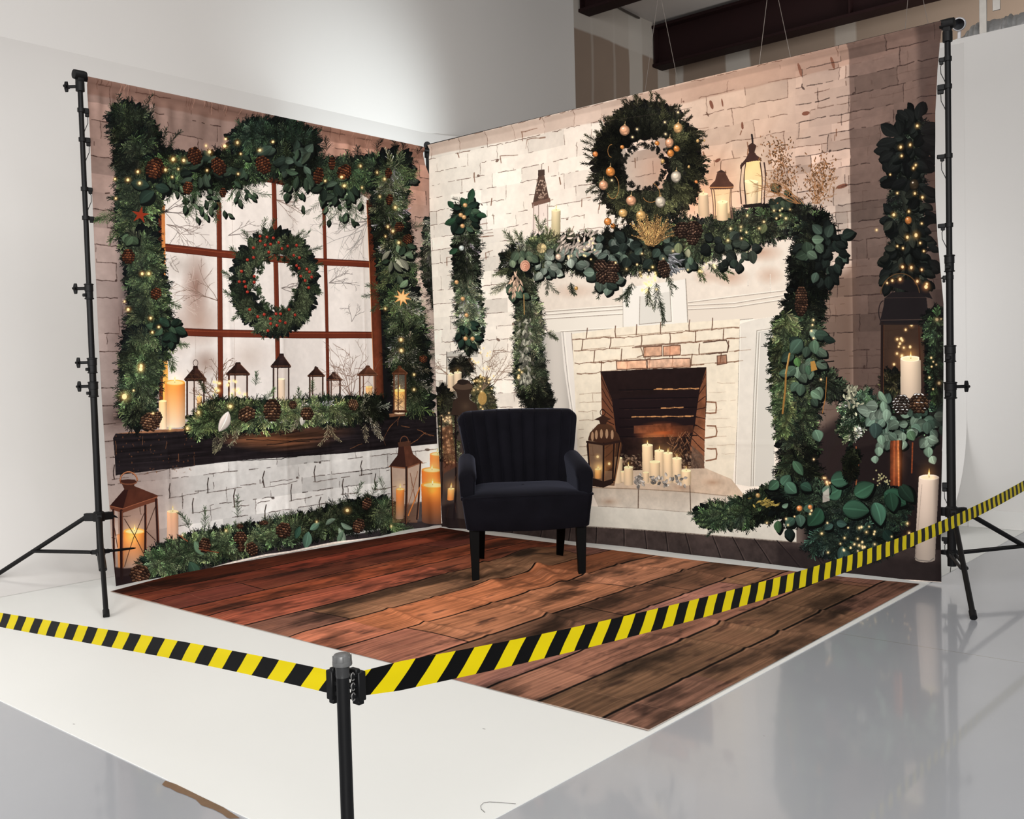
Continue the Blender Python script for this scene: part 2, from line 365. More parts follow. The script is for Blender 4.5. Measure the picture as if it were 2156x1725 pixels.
        s.poly([q(L-w*.12, ye), q(R+w*.12, ye), q(R+w*.06, ye+h*.035), q(L-w*.06, ye+h*.035)], c*.85)
        s.line([q(L-w*.1, ye), q(R+w*.1, ye)], 1, hi, .7)
        for x, ww in ((L+post*.4, post), (R-post*.4, post), (xs, post*.7)):
            s.line([q(x, ye), q(x, y1)], ww, c); s.line([q(x+ww*.3, ye), q(x+ww*.3, y1)], .9, hi, .45)
        s.poly([q(L-w*.05, y1-h*.05), q(R+w*.05, y1-h*.05), q(R+w*.08, y1), q(L-w*.08, y1)], c*.8)
        s.line([q(L, y1-h*.05), q(R, y1-h*.05)], 1, hi, .5)
    def twigs(s, x, y, ang, ln, n=7, spread=.7, col=(120, 95, 75), w=1.3, depth=3):
        for i in range(n):
            a = ang+s.r.normal(0, spread*.5); L = ln*s.r.uniform(.5, 1); p = [(x, y)]; aa = a
            for k in range(5):
                aa += s.r.normal(0, .16); p.append((p[-1][0]+L/5*math.cos(aa), p[-1][1]+L/5*math.sin(aa)))
            s.line(p, w, col, .9, taper=True, seg=10)
            if depth > 1:
                for k in (2, 3, 4): s.twigs(*p[k], aa+s.r.choice([-1, 1])*s.r.uniform(.3, .8), ln*.35, 1, spread, col, w*.7, depth-1)
    def bricks(s, a0, a1, b0, b1, rh, bl, col=(70, 52, 44), w=.5, broken=.45, al=.8, seed=0, shade=.06):
        r = np.random.default_rng(seed); k = 0; b = b0
        while b < b1:
            h = rh*r.uniform(.94, 1.06); a = a0-bl*r.random()
            x, y = s.ptex([a0, a1], [b, b+h]); S = s.sl(x, y, 0)
            if S is not None: s.img[S] *= 1+shade*(s.n1[S][..., None]-.5)
            s.line([(a0, b), (a1, b)], w, col, al, jit=.0018, seg=.022, plane=True, broken=broken)
            while a < a1:
                L = bl*r.uniform(.75, 1.25)
                if a0 < a < a1:
                    s.line([(a, b), (a, b+h)], w, col, al*r.uniform(.5, 1), jit=.0018, seg=.018, plane=True, broken=broken)
                if r.random() < .8:
                    aa, bb = s.ptex([max(a, a0), min(a+L, a1)], [b, min(b+h, b1)]); S = s.sl(aa, bb, 0)
                    if S is not None and aa[1] > aa[0]: s.img[S] *= 1+r.normal(0, shade)
                if r.random() < .18:
                    s.ell(*s.plane_to_px(a+r.uniform(-.02, .02), b+r.uniform(-.01, .01)), r.uniform(2, 6), r.uniform(1, 3), col, .7, n=9, rot=r.uniform(0, 3))
                a += L
            b += h
    def to_image(s, name, gain=1.):
        c = np.clip(s.img/255, 0, 1)**1.13*1.01; l = np.where(c <= .04045, c/12.92, ((c+.055)/1.055)**2.4)*gain
        l = np.clip(l, 0, .93); c = np.where(l <= .0031308, l*12.92, 1.055*l**(1/2.4)-.055)
        im = bpy.data.images.new(name, s.W, s.H, alpha=False); buf = np.ones((s.H, s.W, 4), np.float32); buf[..., :3] = c
        im.pixels.foreach_set(buf.ravel()); im.update(); im.pack()
        return im
def zoomf(ox, oy, k):
    f = Z(ox, oy, k)
    class G:
        def __call__(s, x, y): return f(x, y)
    g = G(); g.k = k; return g
L1, L2 = zoomf(150, 140, 2.695), zoomf(150, 700, 2.695)
R1, R2, R3, R4 = zoomf(880, 180, 2.695), zoomf(880, 700, 2.695), zoomf(1400, 0, 2.696), zoomf(1400, 620, 2.396)
def zp(Zf, *pts): return [Zf(x, y) for x, y in pts]
GAIN_L, GAIN_R, GAIN_M = 1.14, 1.0, 1.3
def print_left():
    s = Print('x', -2.80, 0.10, -0.06, 2.98, 680, seed=11); r = s.r; s.gk = .62
    # ---- painted brick ground: warm and dark at the left and top, pale below the beam
    px, py = s.PX, s.PY
    def ramp(v, a, b): t = np.clip((v-a)/(b-a), 0, 1); return (t*t*(3-2*t))[..., None]
    base = arr((136, 114, 105))*np.ones_like(s.img)
    base += (arr((162, 148, 142))-base)*ramp(py, 250, 700)
    base += (arr((172, 134, 117))-base)*ramp(px, 560, 760)*(1-ramp(py, 330, 620))
    base += (arr((186, 168, 156))-base)*ramp(px, 800, 900)*ramp(py, 380, 620)
    base += (arr((204, 202, 198))-base)*ramp(py, 840, 940)*ramp(px, 300, 430)
    base *= (1+.16*(s.n1-.5)+.10*(s.n2-.5))[..., None]
    s.img[:] = base
    s.glow(915, 950, 120, (255, 205, 150), .6); s.glow(270, 1120, 150, (200, 120, 70), .35)
    s.glow(250, 880, 80, (40, 24, 20), .6, mode='mix'); s.glow(262, 700, 90, (70, 50, 46), .6, ry=300, mode='mix')
    s.bricks(-2.80, .1, .75, 2.92, .102, .30, (52, 36, 32), .5, .45, .85, seed=3)
    s.bricks(-2.80, .1, .0, .76, .098, .34, (58, 46, 42), .55, .5, .7, seed=5, shade=.04)
    # brick under the beam: heavier dark joints
    for (x, y), h in [((240, 765), 70), ((345, 750), 60), ((565, 715), 60), ((770, 840), 72), ((1083, 800), 80), ((1378, 770), 80), ((1635, 740), 70), ((545, 870), 70), ((922, 905), 85), ((1237, 875), 80), ((1535, 845), 75), ((1715, 815), 80), ((680, 955), 70), ((1093, 990), 75), ((1408, 945), 60)]:
        s.line(zp(L2, (x+4, y-h*.15), (x-3, y+h*.3), (x+2, y+h)), 2.6, (58, 46, 42), .85, jit=.5)
        s.line(zp(L2, (x-8, y+h), (x+60, y+h-8), (x+190, y+h-34)), 1.5, (70, 56, 50), .7, jit=.6, broken=.15)
    # hem pocket: darker double cloth along the top
    top = [(150, 150), (178, 163), (350, 199), (540, 239), (700, 272), (895, 312), (930, 316)]
    s.poly(top+[(930, 344), (895, 338), (700, 300), (540, 268), (350, 230), (178, 197), (150, 190)], (112, 82, 70), .5, feather=5)
    for k in range(60):
        x = r.uniform(180, 900); y = 163+.208*(x-178)
        s.line([(x, y+1), (x+r.uniform(-5, 5), y+r.uniform(10, 24))], 1.6, (86, 56, 46) if k % 2 else (190, 150, 130), .35)
    # ---- window
    s.poly(zp(L1, (500, 640), (760, 560), (1240, 560), (1500, 640), (1690, 760), (1690, 1100), (1715, 1725), (1735, 1960), (520, 1990), (515, 1100)), (222, 213, 205), c2=(214, 208, 203), noise=.05)
    for x, y, rx, ry, c, a in ((700, 1250, 90, 230, (128, 92, 78), .75), (720, 1450, 150, 160, (160, 128, 112), .6), (610, 1500, 90, 170, (170, 150, 140), .5), (620, 1130, 110, 90, (178, 168, 160), .6), (1000, 1650, 140, 120, (190, 176, 166), .6), (760, 1680, 100, 90, (150, 125, 112), .7), (1560, 950, 120, 120, (208, 200, 194), .6), (1250, 720, 120, 100, (206, 196, 188), .5)):
        cx, cy = L1(x, y); s.glow(cx, cy, rx/2.695, c, a, ry=ry/2.695, mode='mix', pw=1.)
    # fold shading painted as faint vertical bands over the panes
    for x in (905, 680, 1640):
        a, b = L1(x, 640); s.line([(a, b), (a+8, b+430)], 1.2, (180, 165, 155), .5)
    for (x, y, a, l, n, c) in ((520, 830, .15, 290, 5, (92, 82, 78)), (530, 900, .35, 300, 4, (120, 105, 98)), (830, 1330, -2.7, 330, 4, (120, 98, 86)), (540, 1260, .3, 260, 3, (205, 190, 180)), (1680, 880, 2.5, 300, 6, (140, 132, 128)), (1640, 930, 2.2, 420, 3, (150, 146, 142)), (1150, 760, .3, 240, 4, (130, 110, 100)), (890, 960, -.5, 200, 3, (120, 110, 105)), (1460, 1230, -.6, 180, 4, (130, 122, 118)), (1180, 1260, .1, 160, 3, (120, 110, 105)), (1580, 1450, -1.3, 160, 2, (130, 122, 118)), (600, 1170, -2.2, 120, 2, (130, 120, 112))):
        X, Y = L1(x, y); s.twigs(X, Y, a, l/2.695, n, .5, c, 1.2)
    W = (104, 50, 34); WD = (66, 30, 22); WL = (166, 92, 60)
    def bar(pts, w, c=W):
        s.line(zp(L1, *pts), w+1.6, WD); s.line(zp(L1, *pts), w, c); s.line([(x-w*.3, y-w*.3) for x, y in zp(L1, *pts)], 1.1, WL, .5)
    bar([(837, 780), (843, 1300), (848, 1960)], 10.5); bar([(1136, 640), (1150, 1200), (1160, 1700)], 10); bar([(1430, 780), (1444, 1300), (1457, 1940)], 7.5)
    bar([(515, 1030), (830, 1062), (1150, 1095), (1700, 1126)], 11); bar([(560, 1507), (830, 1515), (1250, 1524), (1715, 1526)], 11)
    s.poly(zp(L1, (900, 600), (1060, 560), (1240, 590), (1250, 690), (1150, 668), (1040, 652), (900, 700)), (84, 40, 28))
    s.poly(zp(L1, (468, 790), (500, 790), (515, 1725), (520, 1950), (490, 1950)), (98, 50, 34)); s.poly(zp(L1, (500, 790), (520, 790), (530, 1500), (545, 1960), (510, 1960)), (188, 122, 74), c2=(250, 180, 90))
    s.poly(zp(L1, (1668, 760), (1732, 760), (1748, 1300), (1775, 1985), (1712, 1985), (1690, 1300)), (92, 44, 28), c2=(112, 62, 42), horiz=.35, noise=.25); s.line(zp(L1, (1668, 780), (1690, 1300), (1712, 1960)), 1.4, (196, 130, 80))
    s.poly(zp(L1, (1732, 900), (1800, 900), (1830, 1990), (1772, 1990)), (26, 24, 27))
    # ---- beam
    s.poly(zp(L2, (236, 600), (250, 575), (420, 556), (760, 540), (1150, 520), (1500, 494), (1800, 462), (2040, 448), (2058, 462), (2062, 560), (2064, 632), (1500, 690), (1000, 722), (500, 778), (250, 812), (245, 700)), (34, 29, 31), noise=.25)
    s.poly(zp(L2, (250, 575), (420, 556), (1150, 520), (1800, 462), (2040, 448), (2050, 458), (1500, 512), (900, 546), (420, 572)), (122, 88, 66), noise=.3)
    for x, y, rx, ry, a in ((1180, 610, 330, 75, .95), (1000, 600, 200, 60, .5), (1420, 560, 200, 50, .5)):
        X, Y = L2(x, y); s.glow(X, Y, rx/2.695, (128, 84, 56), a, ry=ry/2.695, mode='mix', pw=.9)
    S = s.sl(*s.tex([245, 915, 915, 245], [868, 868, 1005, 1005])); m = (s.img[S].sum(-1) < 330).astype(np.float32)*np.clip((s.nh[S]-.5)*1.3, -.4, .4); s.img[S] *= (1+m)[..., None]
    for p in (((990, 610), (1150, 615), (1350, 622)), ((1100, 640), (1300, 612), (1500, 600)), ((900, 730), (1180, 718), (1490, 670)), ((700, 545), (760, 548)), ((1180, 575), (1300, 560))): s.line(zp(L2, *p), 1.2, (20, 16, 16), .8, jit=.5)
    for p in (((250, 620), (250, 700)), ((400, 590), (398, 640)), ((690, 700), (685, 752)), ((1760, 610), (1790, 560), (1860, 480), (1850, 560), (1880, 580)), ((1780, 640), (1750, 580)), ((1870, 530), (1980, 560), (2030, 590)), ((1570, 660), (1640, 630)), ((1920, 640), (2000, 570), (2045, 590)), ((530, 620), (520, 660)), ((600, 690), (600, 730))): s.line(zp(L2, *p), 1.2, (150, 100, 66), .8, jit=.7, broken=.2)
    for k in range(70):
        x, y = L2(r.uniform(250, 700), r.uniform(575, 800)); s.ell(x, y, r.uniform(.6, 1.6), r.uniform(.5, 2.5), (120, 78, 52), .6, n=7)
    # ---- lower strip: dark hearth floor
    s.poly([(150, 1225), (330, 1206), (560, 1155), (760, 1122), (880, 1098), (960, 1085), (960, 1130), (560, 1180), (150, 1260)], (52, 46, 48), feather=5, noise=.2)
    s.poly([(800, 1075), (870, 1060), (960, 1040), (960, 1130), (800, 1125)], (54, 46, 46), .85, feather=10)
    # ---- candles and lanterns on the beam
    s.candle(*L2(518, 275)[:1], L2(637, 0)[0], L2(0, 285)[1], L2(0, 525)[1], (255, 158, 72), (240, 216, 188), 8, 1.)
    s.glow(365, 812, 60, (255, 160, 70), .5)
    s.candle(L2(486, 0)[0], L2(530, 0)[0], L2(0, 390)[1], L2(0, 545)[1], (250, 205, 150), (240, 214, 184), 0, .6)
    def lant(x, y0, y1, w, cand=None, ring=True, roof=.25, col=(58, 38, 32), glass=(200, 184, 172), ga=.35, post=4., Zf=L2, **k):
        cx, a = Zf(x, y0); b = Zf(x, y1)[1]; w /= 2.695
        s.lantern(cx, a, b, w, roof, col, glass, ga, (lambda: s.candle(*cand)) if cand else None, ring, post=post, **k)
    cl = lambda x0, x1, y0, y1, t=(250, 190, 120), b=(226, 204, 180), f=6: (L2(x0, 0)[0], L2(x1, 0)[0], L2(0, y0)[1], L2(0, y1)[1], t, b, f)
    s.glow(*L2(720, 400), 38, (255, 190, 110), .6)
    lant(698, 150, 490, 108, cl(706, 736, 365, 480, f=5), roof=.22, side=.42)
    s.twigs(*L2(830, 350), -1.9, 80, 8, .9, (90, 62, 44)); s.twigs(*L2(800, 380), -2.3, 70, 5, .8, (90, 62, 44))
    lant(942, 170, 410, 108, None, ring=False, roof=.28, side=.35); s.lights([(900, 300, 40), (990, 400, 40)], L2, 16, r=(6, 13)); s.lights([(860, 260, 30), (800, 330, 40)], L2, 10, r=(5, 12))
    lant(1180, 120, 410, 98, cl(1160, 1200, 265, 400, (236, 214, 190), f=0), ring=False, roof=.25, side=.28, col=(52, 38, 36)); s.ell(*L2(1176, 140), 4, 3, (52, 38, 36))
    lant(1388, 198, 380, 84, None, ring=False, roof=.27, side=.25); lant(1487, 225, 395, 72, None, ring=False, roof=.26, side=.3)
    s.twigs(*L2(1580, 380), -1.57, 125, 12, .75, (118, 92, 78), 1.2)
    lant(1672, 190, 380, 100, cl(1660, 1700, 310, 380, f=0), ring=False, roof=.27, side=.25, col=(96, 62, 46)); s.ell(*L2(1385, 203), 3, 4, (60, 42, 36)); s.ell(*L2(1672, 195), 3, 3, (90, 60, 46))
    # ---- garlands
    G = s.garland
    gd, gm, gh = (16, 20, 21), (31, 41, 35), (76, 92, 70)
    def column(path, Zf, n, hf=.35, frost=0., **k): G(path, Zf, n, gd, gm, gh, 13, 36, hang=.7, fwd=.4, hifrac=hf, frost=frost, **k)
    column([(300, 280, 80), (330, 340, 110), (380, 450, 150)], L1, 240, .12)
    s.sprigs(*[np.array(q, float) for q in zip(*zp(L1, (270, 330), (320, 340), (385, 330), (410, 380), (500, 480), (540, 470)))], np.array([-1.5, -1.45, -1.55, -1.3, -1.3, -1.2]), np.array([62, 58, 62, 60, 46, 44.]), 12, np.repeat(arr([(34, 42, 36)]), 6, 0), K=22)
    column([(370, 480, 170), (390, 600, 165), (380, 760, 150), (355, 880, 115), (390, 1000, 115)], L1, 420, .28)
    column([(390, 1000, 110), (415, 1200, 105), (440, 1400, 125), (440, 1600, 150)], L1, 420, .35)
    column([(400, 50, 125), (390, 200, 115), (370, 350, 100), (380, 470, 95)], L2, 320, .33)
    s.poly(zp(L1, (250, 480), (360, 440), (400, 900), (420, 1500), (300, 1640), (270, 1000)), (16, 18, 21), .3, feather=22)
    for x, y, a, L in ((260, 860, 3.0, 120), (240, 830, 2.8, 110), (290, 920, 2.6, 100), (520, 1320, .7, 90), (560, 1560, .5, 90), (540, 1500, .9, 100), (520, 1620, 1.0, 110), (560, 1640, 1.3, 80)):
        X, Y = L1(x, y); s.sprigs(np.array([X]), np.array([Y]), np.array([a]), np.array([L/2.695]), 15, arr([(70, 94, 66)]), K=20)
    # top swag
    G([(500, 560, 130), (600, 600, 120), (750, 610, 125), (880, 580, 125), (1000, 540, 140), (1150, 500, 160)], L1, 420, gd, gm, (70, 92, 68), 12, 34, hang=.8, hifrac=.25)
    G([(960, 420, 95), (1080, 390, 110), (1200, 400, 110), (1330, 440, 80), (1250, 520, 120)], L1, 300, (17, 22, 23), (26, 38, 34), (48, 64, 54), 12, 32, hang=.2, hifrac=.15)
    G([(1150, 540, 120), (1300, 580, 110), (1420, 610, 110), (1560, 620, 110), (1700, 610, 115), (1840, 600, 125)], L1, 440, gd, gm, (64, 84, 64), 12, 33, hang=.75, hifrac=.25)
    for x, y, L, n in ((700, 700, 150, 6), (820, 700, 150, 7), (980, 650, 130, 5), (1280, 640, 120, 5), (1480, 720, 170, 8), (1560, 740, 150, 7), (1650, 700, 130, 5), (620, 640, 130, 5)):
        X, Y = L1(x, y); X = X+r.normal(0, 9, n); Y = Y+r.normal(0, 7, n)
        s.sprigs(X, Y, 1.57+r.normal(0, .42, n), np.full(n, L/2.695), 13, np.repeat(arr([(58, 78, 58)]), n, 0)*r.uniform(.7, 1.3, (n, 1)), K=20)
        s.leafmass([(x-60, y, 30), (x, y+80, 70), (x+30, y+120, 50)], L1, 9, ((52, 72, 56), (82, 104, 82)), (16, 26), .24, hang=1.5)
    lm = lambda p, n, c=((40, 56, 48), (70, 90, 76), (54, 74, 60)), ln=(20, 36), rt=.26, Zf=L1, **k: s.leafmass(p, Zf, n, c, ln, rt, **k)
    lm([(700, 600, 80), (850, 560, 80), (950, 560, 60)], 26); lm([(1180, 460, 60), (1290, 590, 70)], 14, ((72, 92, 82), (50, 68, 60)), (28, 44), .3); lm([(1250, 560, 50), (1330, 620, 50)], 9, ((88, 108, 90), (60, 82, 66)), (26, 42), .2)
    lm([(1460, 680, 60), (1570, 700, 70)], 16, ln=(22, 38)); lm([(1860, 610, 50)]*2+[(1900, 620, 40)], 6, ((60, 70, 64),), (24, 30), .3); lm([(440, 690, 30), (470, 700, 20)], 3, ((42, 62, 54),), (40, 48), .33); lm([(330, 950, 40), (340, 960, 20)], 3, ((84, 110, 84),), (22, 30), .4)
    lm([(520, 1450, 70), (540, 1520, 60)], 14, ((34, 54, 44), (56, 80, 62)), (24, 36), .3); lm([(560, 1480, 30), (560, 1500, 20)], 5, ((46, 74, 60),), (26, 34), .33)
    # right column
    column([(1830, 560, 120), (1800, 700, 100), (1800, 850, 105), (1820, 1000, 115), (1840, 1150, 115), (1860, 1300, 110)], L1, 430, .4, .12)
    column([(1860, 1300, 105), (1885, 1450, 110), (1910, 1600, 125)], L1, 240, .5, .15)
    column([(1900, 60, 130), (1910, 200, 115), (1940, 330, 95), (1960, 410, 70)], L2, 260, .45, .1)
    for x, y, a, L in ((1740, 1260, 3.6, 70), (1740, 1290, 3.0, 90), (1760, 1330, 2.5, 80), (1930, 920, -.5, 70), (1980, 1200, -1.2, 60), (2000, 1560, .4, 110), (2010, 1620, .7, 90), (1960, 500, -1.5, 60), (1880, 490, -1.6, 60), (1830, 480, -1.5, 60), (1730, 480, -1.6, 60), (1610, 520, -1.5, 60), (1450, 480, -1.5, 70)):
        X, Y = L1(x, y); s.sprigs(np.array([X]), np.array([Y]), np.array([a]), np.array([L/2.695]), 12, arr([(58, 82, 62) if y > 600 else (26, 34, 32)]), K=20)
    lm([(1830, 1050, 40), (1840, 1090, 30)], 6, ((150, 155, 140), (120, 130, 112)), (30, 44), .2, hang=1.4); lm([(1850, 980, 60), (1870, 1180, 70)], 10, ((100, 125, 100), (60, 84, 66)), (18, 28), .3)
    # greenery cut off at the cloth's edge
    G([(2050, 880, 40), (2045, 1000, 55), (2040, 1120, 60), (2060, 1250, 45), (2075, 1330, 30)], L1, 130, (34, 42, 38), (70, 84, 70), (150, 158, 142), 10, 26, hang=.9, hifrac=.5)
    # beam garland
    s.gk = .52
    G([(700, 540, 50), (800, 480, 90), (930, 470, 100), (1080, 475, 95)], L2, 250, (20, 26, 25), (46, 60, 46), (112, 132, 98), 13, 34, hang=.1, hifrac=.5)
    G([(1080, 475, 90), (1250, 465, 75), (1400, 445, 85), (1560, 445, 80), (1740, 425, 75)], L2, 270, (20, 26, 25), (46, 60, 46), (108, 126, 96), 12, 32, hang=.1, hifrac=.45, frost=.2)
    s.gk = .62
    for x, y, a, L, c in ((880, 560, 1.9, 120, (140, 136, 110)), (940, 540, 1.6, 110, (150, 146, 122)), (830, 590, 2.0, 90, (128, 124, 100)), (1450, 520, 1.3, 120, (170, 160, 132)), (1470, 520, 1.6, 100, (150, 140, 112)), (1690, 500, 1.2, 120, (188, 180, 158)), (1720, 500, 1.5, 110, (176, 168, 146)), (1660, 520, 1.7, 90, (160, 150, 126)), (1290, 480, 1.9, 90, (170, 164, 142)), (1040, 300, -1.5, 70, (60, 84, 62)), (1360, 340, -1.4, 60, (70, 92, 68)), (1100, 380, -1., 70, (92, 120, 88)), (760, 350, -2, 80, (48, 64, 46)), (1290, 380, -1.57, 60, (70, 92, 68))):
        X, Y = L2(x, y); s.sprigs(np.array([X]), np.array([Y]), np.array([a]), np.array([L/2.695]), 10, arr([c]), K=16)
    s.leaves(*[np.array([q]) for q in (*L2(890, 450), 2.0, 46, 11)], arr([(206, 196, 188)])); s.leaves(*[np.array([q]) for q in (*L2(1310, 470), 1.7, 22, 6)], arr([(190, 186, 176)]))
    s.candle(*L2(518, 275)[:1], L2(637, 0)[0], L2(0, 285)[1], L2(0, 525)[1], (255, 158, 72), (240, 216, 188), 8, 1.)
    s.candle(L2(486, 0)[0], L2(530, 0)[0], L2(0, 390)[1], L2(0, 545)[1], (250, 205, 150), (240, 214, 184), 0, .6)
    for x, y, rx, ry, t in ((440, 505, 52, 48, .2), (990, 462, 48, 38, -.5), (1130, 440, 46, 62, 0), (1335, 460, 36, 34, 0), (1590, 410, 32, 26, 1.2), (1250, 410, 24, 22, 0), (480, 480, 24, 30, 0)): s.cone(*L2(x, y), rx/2.695, ry/2.695, t)
    for x, y in ((550, 545), (650, 545), (715, 455), (900, 420)): s.light(*L2(x, y), 13, 3)
    lant(1862, 190, 455, 72, cl(1828, 1896, 330, 455, (255, 190, 100), (228, 206, 180), 8), ring=False, roof=.16, col=(88, 54, 36), side=.4)
    for k in range(26): s.line(zp(L2, (1832+r.uniform(0, 56), 345+r.uniform(0, 90)), (1836+r.uniform(0, 56), 365+r.uniform(0, 80))), 1, (96, 74, 60), .5)
    # cones, stars and lights in the swags
    for x, y, rx, ry, t in ((465, 580, 50, 58, .3), (695, 508, 42, 48, -.3), (835, 565, 38, 50, -.5), (1080, 560, 38, 50, -.4), (655, 690, 28, 34, .2), (1400, 620, 30, 46, .2), (1475, 550, 16, 36, 0), (1540, 600, 36, 40, .5), (1800, 605, 22, 28, 0), (1805, 755, 20, 30, .2), (320, 1078, 34, 40, 0), (470, 1290, 28, 32, .4), (1860, 910, 24, 26, 0), (1905, 980, 26, 26, .7), (1990, 1660, 22, 20, .6), (860, 715, 18, 26, 0)): s.cone(*L1(x, y), rx/2.695, ry/2.695, t, (132, 72, 46), (172, 112, 74))
    def star(x, y, R, rr, n, col, rot=0):
        cx, cy = L1(x, y); p = [(cx+(R if k % 2 == 0 else rr)/2.695*math.cos(rot+k*math.pi/n), cy+(R if k % 2 == 0 else rr)/2.695*math.sin(rot+k*math.pi/n)) for k in range(2*n)]; s.poly(p, col)
    star(385, 845, 52, 17, 5, (132, 52, 32), -1.4); star(1876, 1312, 50, 20, 8, (228, 172, 112), .2); star(1876, 1312, 30, 14, 8, (244, 196, 140), .2)
    for x, y, q in ((570, 530, 18), (632, 535, 15), (525, 590, 14), (785, 485, 16), (870, 452, 15), (935, 435, 15), (765, 450, 11), (875, 412, 9), (370, 600, 12), (318, 645, 13), (380, 665, 12), (245, 640, 10), (250, 750, 9), (1062, 478, 11), (1130, 432, 9), (955, 498, 9), (770, 590, 10), (565, 630, 9), (1630, 568, 12), (1525, 630, 12), (1538, 680, 12), (1728, 604, 12), (1775, 640, 11), (1745, 740, 10), (1640, 690, 9), (1840, 800, 12), (1795, 910, 12), (1825, 935, 14), (1858, 1000, 12), (1780, 965, 9), (1870, 1550, 12), (1872, 1610, 10), (1778, 1375, 11), (320, 1380, 14), (395, 1178, 13), (430, 1178, 13), (440, 1430, 11), (485, 1480, 10), (450, 1510, 10), (300, 1335, 8), (390, 1700, 15), (940, 612, 9), (1440, 650, 9), (600, 585, 8)): s.light(*L1(x, y), q*.85, q*.17+.5, (255, 165, 75))
    for x, y, q in ((300, 365, 24), (388, 210, 16), (1872, 105, 11), (1940, 240, 9), (1940, 325, 10), (1870, 45, 9), (455, 460, 8), (350, 330, 7)): s.light(*L2(x, y), q*.9, q*.2+.4, (255, 185, 95))
    # ---- wreath with red berries
    cx, cy = L1(1142, 1222); N = 950
    t = r.uniform(0, 2*np.pi, N); q = r.uniform(.0, 1, N); ex, ey = 52+q*28, 64+q*38
    x = cx+4+ex*np.cos(t); y = cy+2+ey*np.sin(t)
    hole = [(cx+6+43*math.cos(k)*(1+.1*math.sin(5*k)), cy+4+57*math.sin(k)*(1+.08*math.sin(3*k+1))) for k in np.linspace(0, 6.28, 40)]
    keep = s.img.copy()
    s.leaves(x, y, t+r.normal(0, 1, N), np.full(N, 20.), np.full(N, 5.), arr((22, 28, 28))[None]*r.uniform(.7, 1.3, (N, 1)), rib=False)
    for c, n in (((20, 25, 25), 420), ((38, 48, 40), 210), ((78, 92, 74), 110)):
        j = r.integers(0, N, n); d = t[j]+.95+r.normal(0, .55, n); s.sprigs(x[j]-8*np.cos(d), y[j]-8*np.sin(d), d, r.uniform(17, 27, n), 10, arr(c)[None]*r.uniform(.7, 1.3, (n, 1)), K=15)
    for a, L in ((-1.9, 44), (-1.75, 40), (-2.2, 36), (-1.1, 36), (-.95, 44), (-.7, 40), (.1, 26), (3.2, 30), (2.8, 28), (-2.6, 30), (-.35, 30), (1.9, 26), (2.4, 30), (.7, 26)):
        s.sprigs(np.array([cx+78*math.cos(a)]), np.array([cy+92*math.sin(a)]), np.array([a+.3]), np.array([float(L)]), 12, arr([(62, 80, 62)]), K=20)
    Pm = np.array(hole); X, Y = s.tex(Pm[:, 0], Pm[:, 1]); S = s.sl(X, Y, 3); d = np.hypot((s.PX[S]-cx-6)/43, (s.PY[S]-cy-4)/57)+.14*(s.n2[S]-.5); m = np.clip((1.-d)*14, 0, 1)[..., None]; s.img[S] = s.img[S]*(1-m)+keep[S]*m
    for k in range(46):
        a = r.uniform(0, 6.28); s.sprigs(np.array([cx+6+46*math.cos(a)]), np.array([cy+4+60*math.sin(a)]), np.array([a+3.14+r.normal(0, .7)]), np.array([10.]), 7, arr([(50, 66, 50)])*r.uniform(.6, 1.3), K=9)
    for x, y in ((1063, 992), (1100, 970), (1135, 975), (1062, 965), (1165, 1000), (1090, 1015), (1120, 1010), (1025, 1030), (1026, 1085), (992, 1098), (1110, 1055), (1185, 1035), (1220, 1020), (1275, 1015), (960, 1163), (1030, 1192), (948, 1222), (975, 1222), (1030, 1225), (982, 1250), (992, 1280), (1258, 1072), (1292, 1085), (1275, 1130), (1290, 1145), (1335, 1150), (1300, 1190), (1350, 1165), (1362, 1195), (1325, 1215), (1345, 1255), (1005, 1380), (1050, 1420), (1085, 1408), (1118, 1432), (1120, 1460), (1150, 1405), (1175, 1405), (1172, 1445), (1228, 1380), (1265, 1410), (1105, 1500), (1205, 1455), (1155, 1470)):
        X, Y = L1(x, y); s.ell(X, Y+.6, 3.4, 3.4, (60, 18, 16), n=12); s.ell(X, Y, 3., 3., (148, 52, 40), n=12); s.ell(X-.9, Y-1, 1, 1, (206, 110, 92), n=8)
    # ---- things along the foot
    s.glow(*L2(330, 1180), 60, (255, 150, 70), .5)
    s.poly(zp(L2, (262, 1010), (478, 940), (478, 1300), (270, 1385)), (120, 84, 66), .4)
    s.candle(L2(296, 0)[0], L2(417, 0)[0], L2(0, 1128)[1], L2(0, 1330)[1], (255, 150, 66), (168, 146, 134), 9, .9); s.glow(*L2(340, 1160), 34, (255, 150, 50), .8); s.poly(zp(L2, (258, 1150), (300, 1130), (298, 1330), (262, 1340)), (224, 140, 76), .7, feather=4)
    RC = (84, 48, 36); RD = (50, 28, 24); RL = (150, 96, 70)
    s.poly(zp(L2, (300, 890), (350, 870), (482, 925), (470, 950), (290, 1010), (216, 985)), RC, noise=.2); s.poly(zp(L2, (300, 890), (325, 882), (290, 1010), (216, 985)), RD); s.poly(zp(L2, (216, 985), (290, 1000), (478, 930), (478, 955), (292, 1025), (222, 1005)), (104, 62, 46)); s.line(zp(L2, (216, 985), (290, 1002), (480, 932)), 1.2, RL)
    s.poly(zp(L2, (276, 838), (360, 835), (352, 890), (302, 895)), (70, 42, 32)); s.ell(*L2(322, 850), 18, 6, (110, 70, 52)); s.ell(*L2(322, 846), 16, 4.5, (64, 38, 30))
    s.line([L2(323+48*math.cos(k), 845+52*math.sin(k)) for k in np.linspace(3.2, 6.2, 14)], 3, (120, 76, 54)); s.line([L2(323+48*math.cos(k), 843+52*math.sin(k)) for k in np.linspace(3.2, 6.2, 14)], 1, (190, 136, 100))
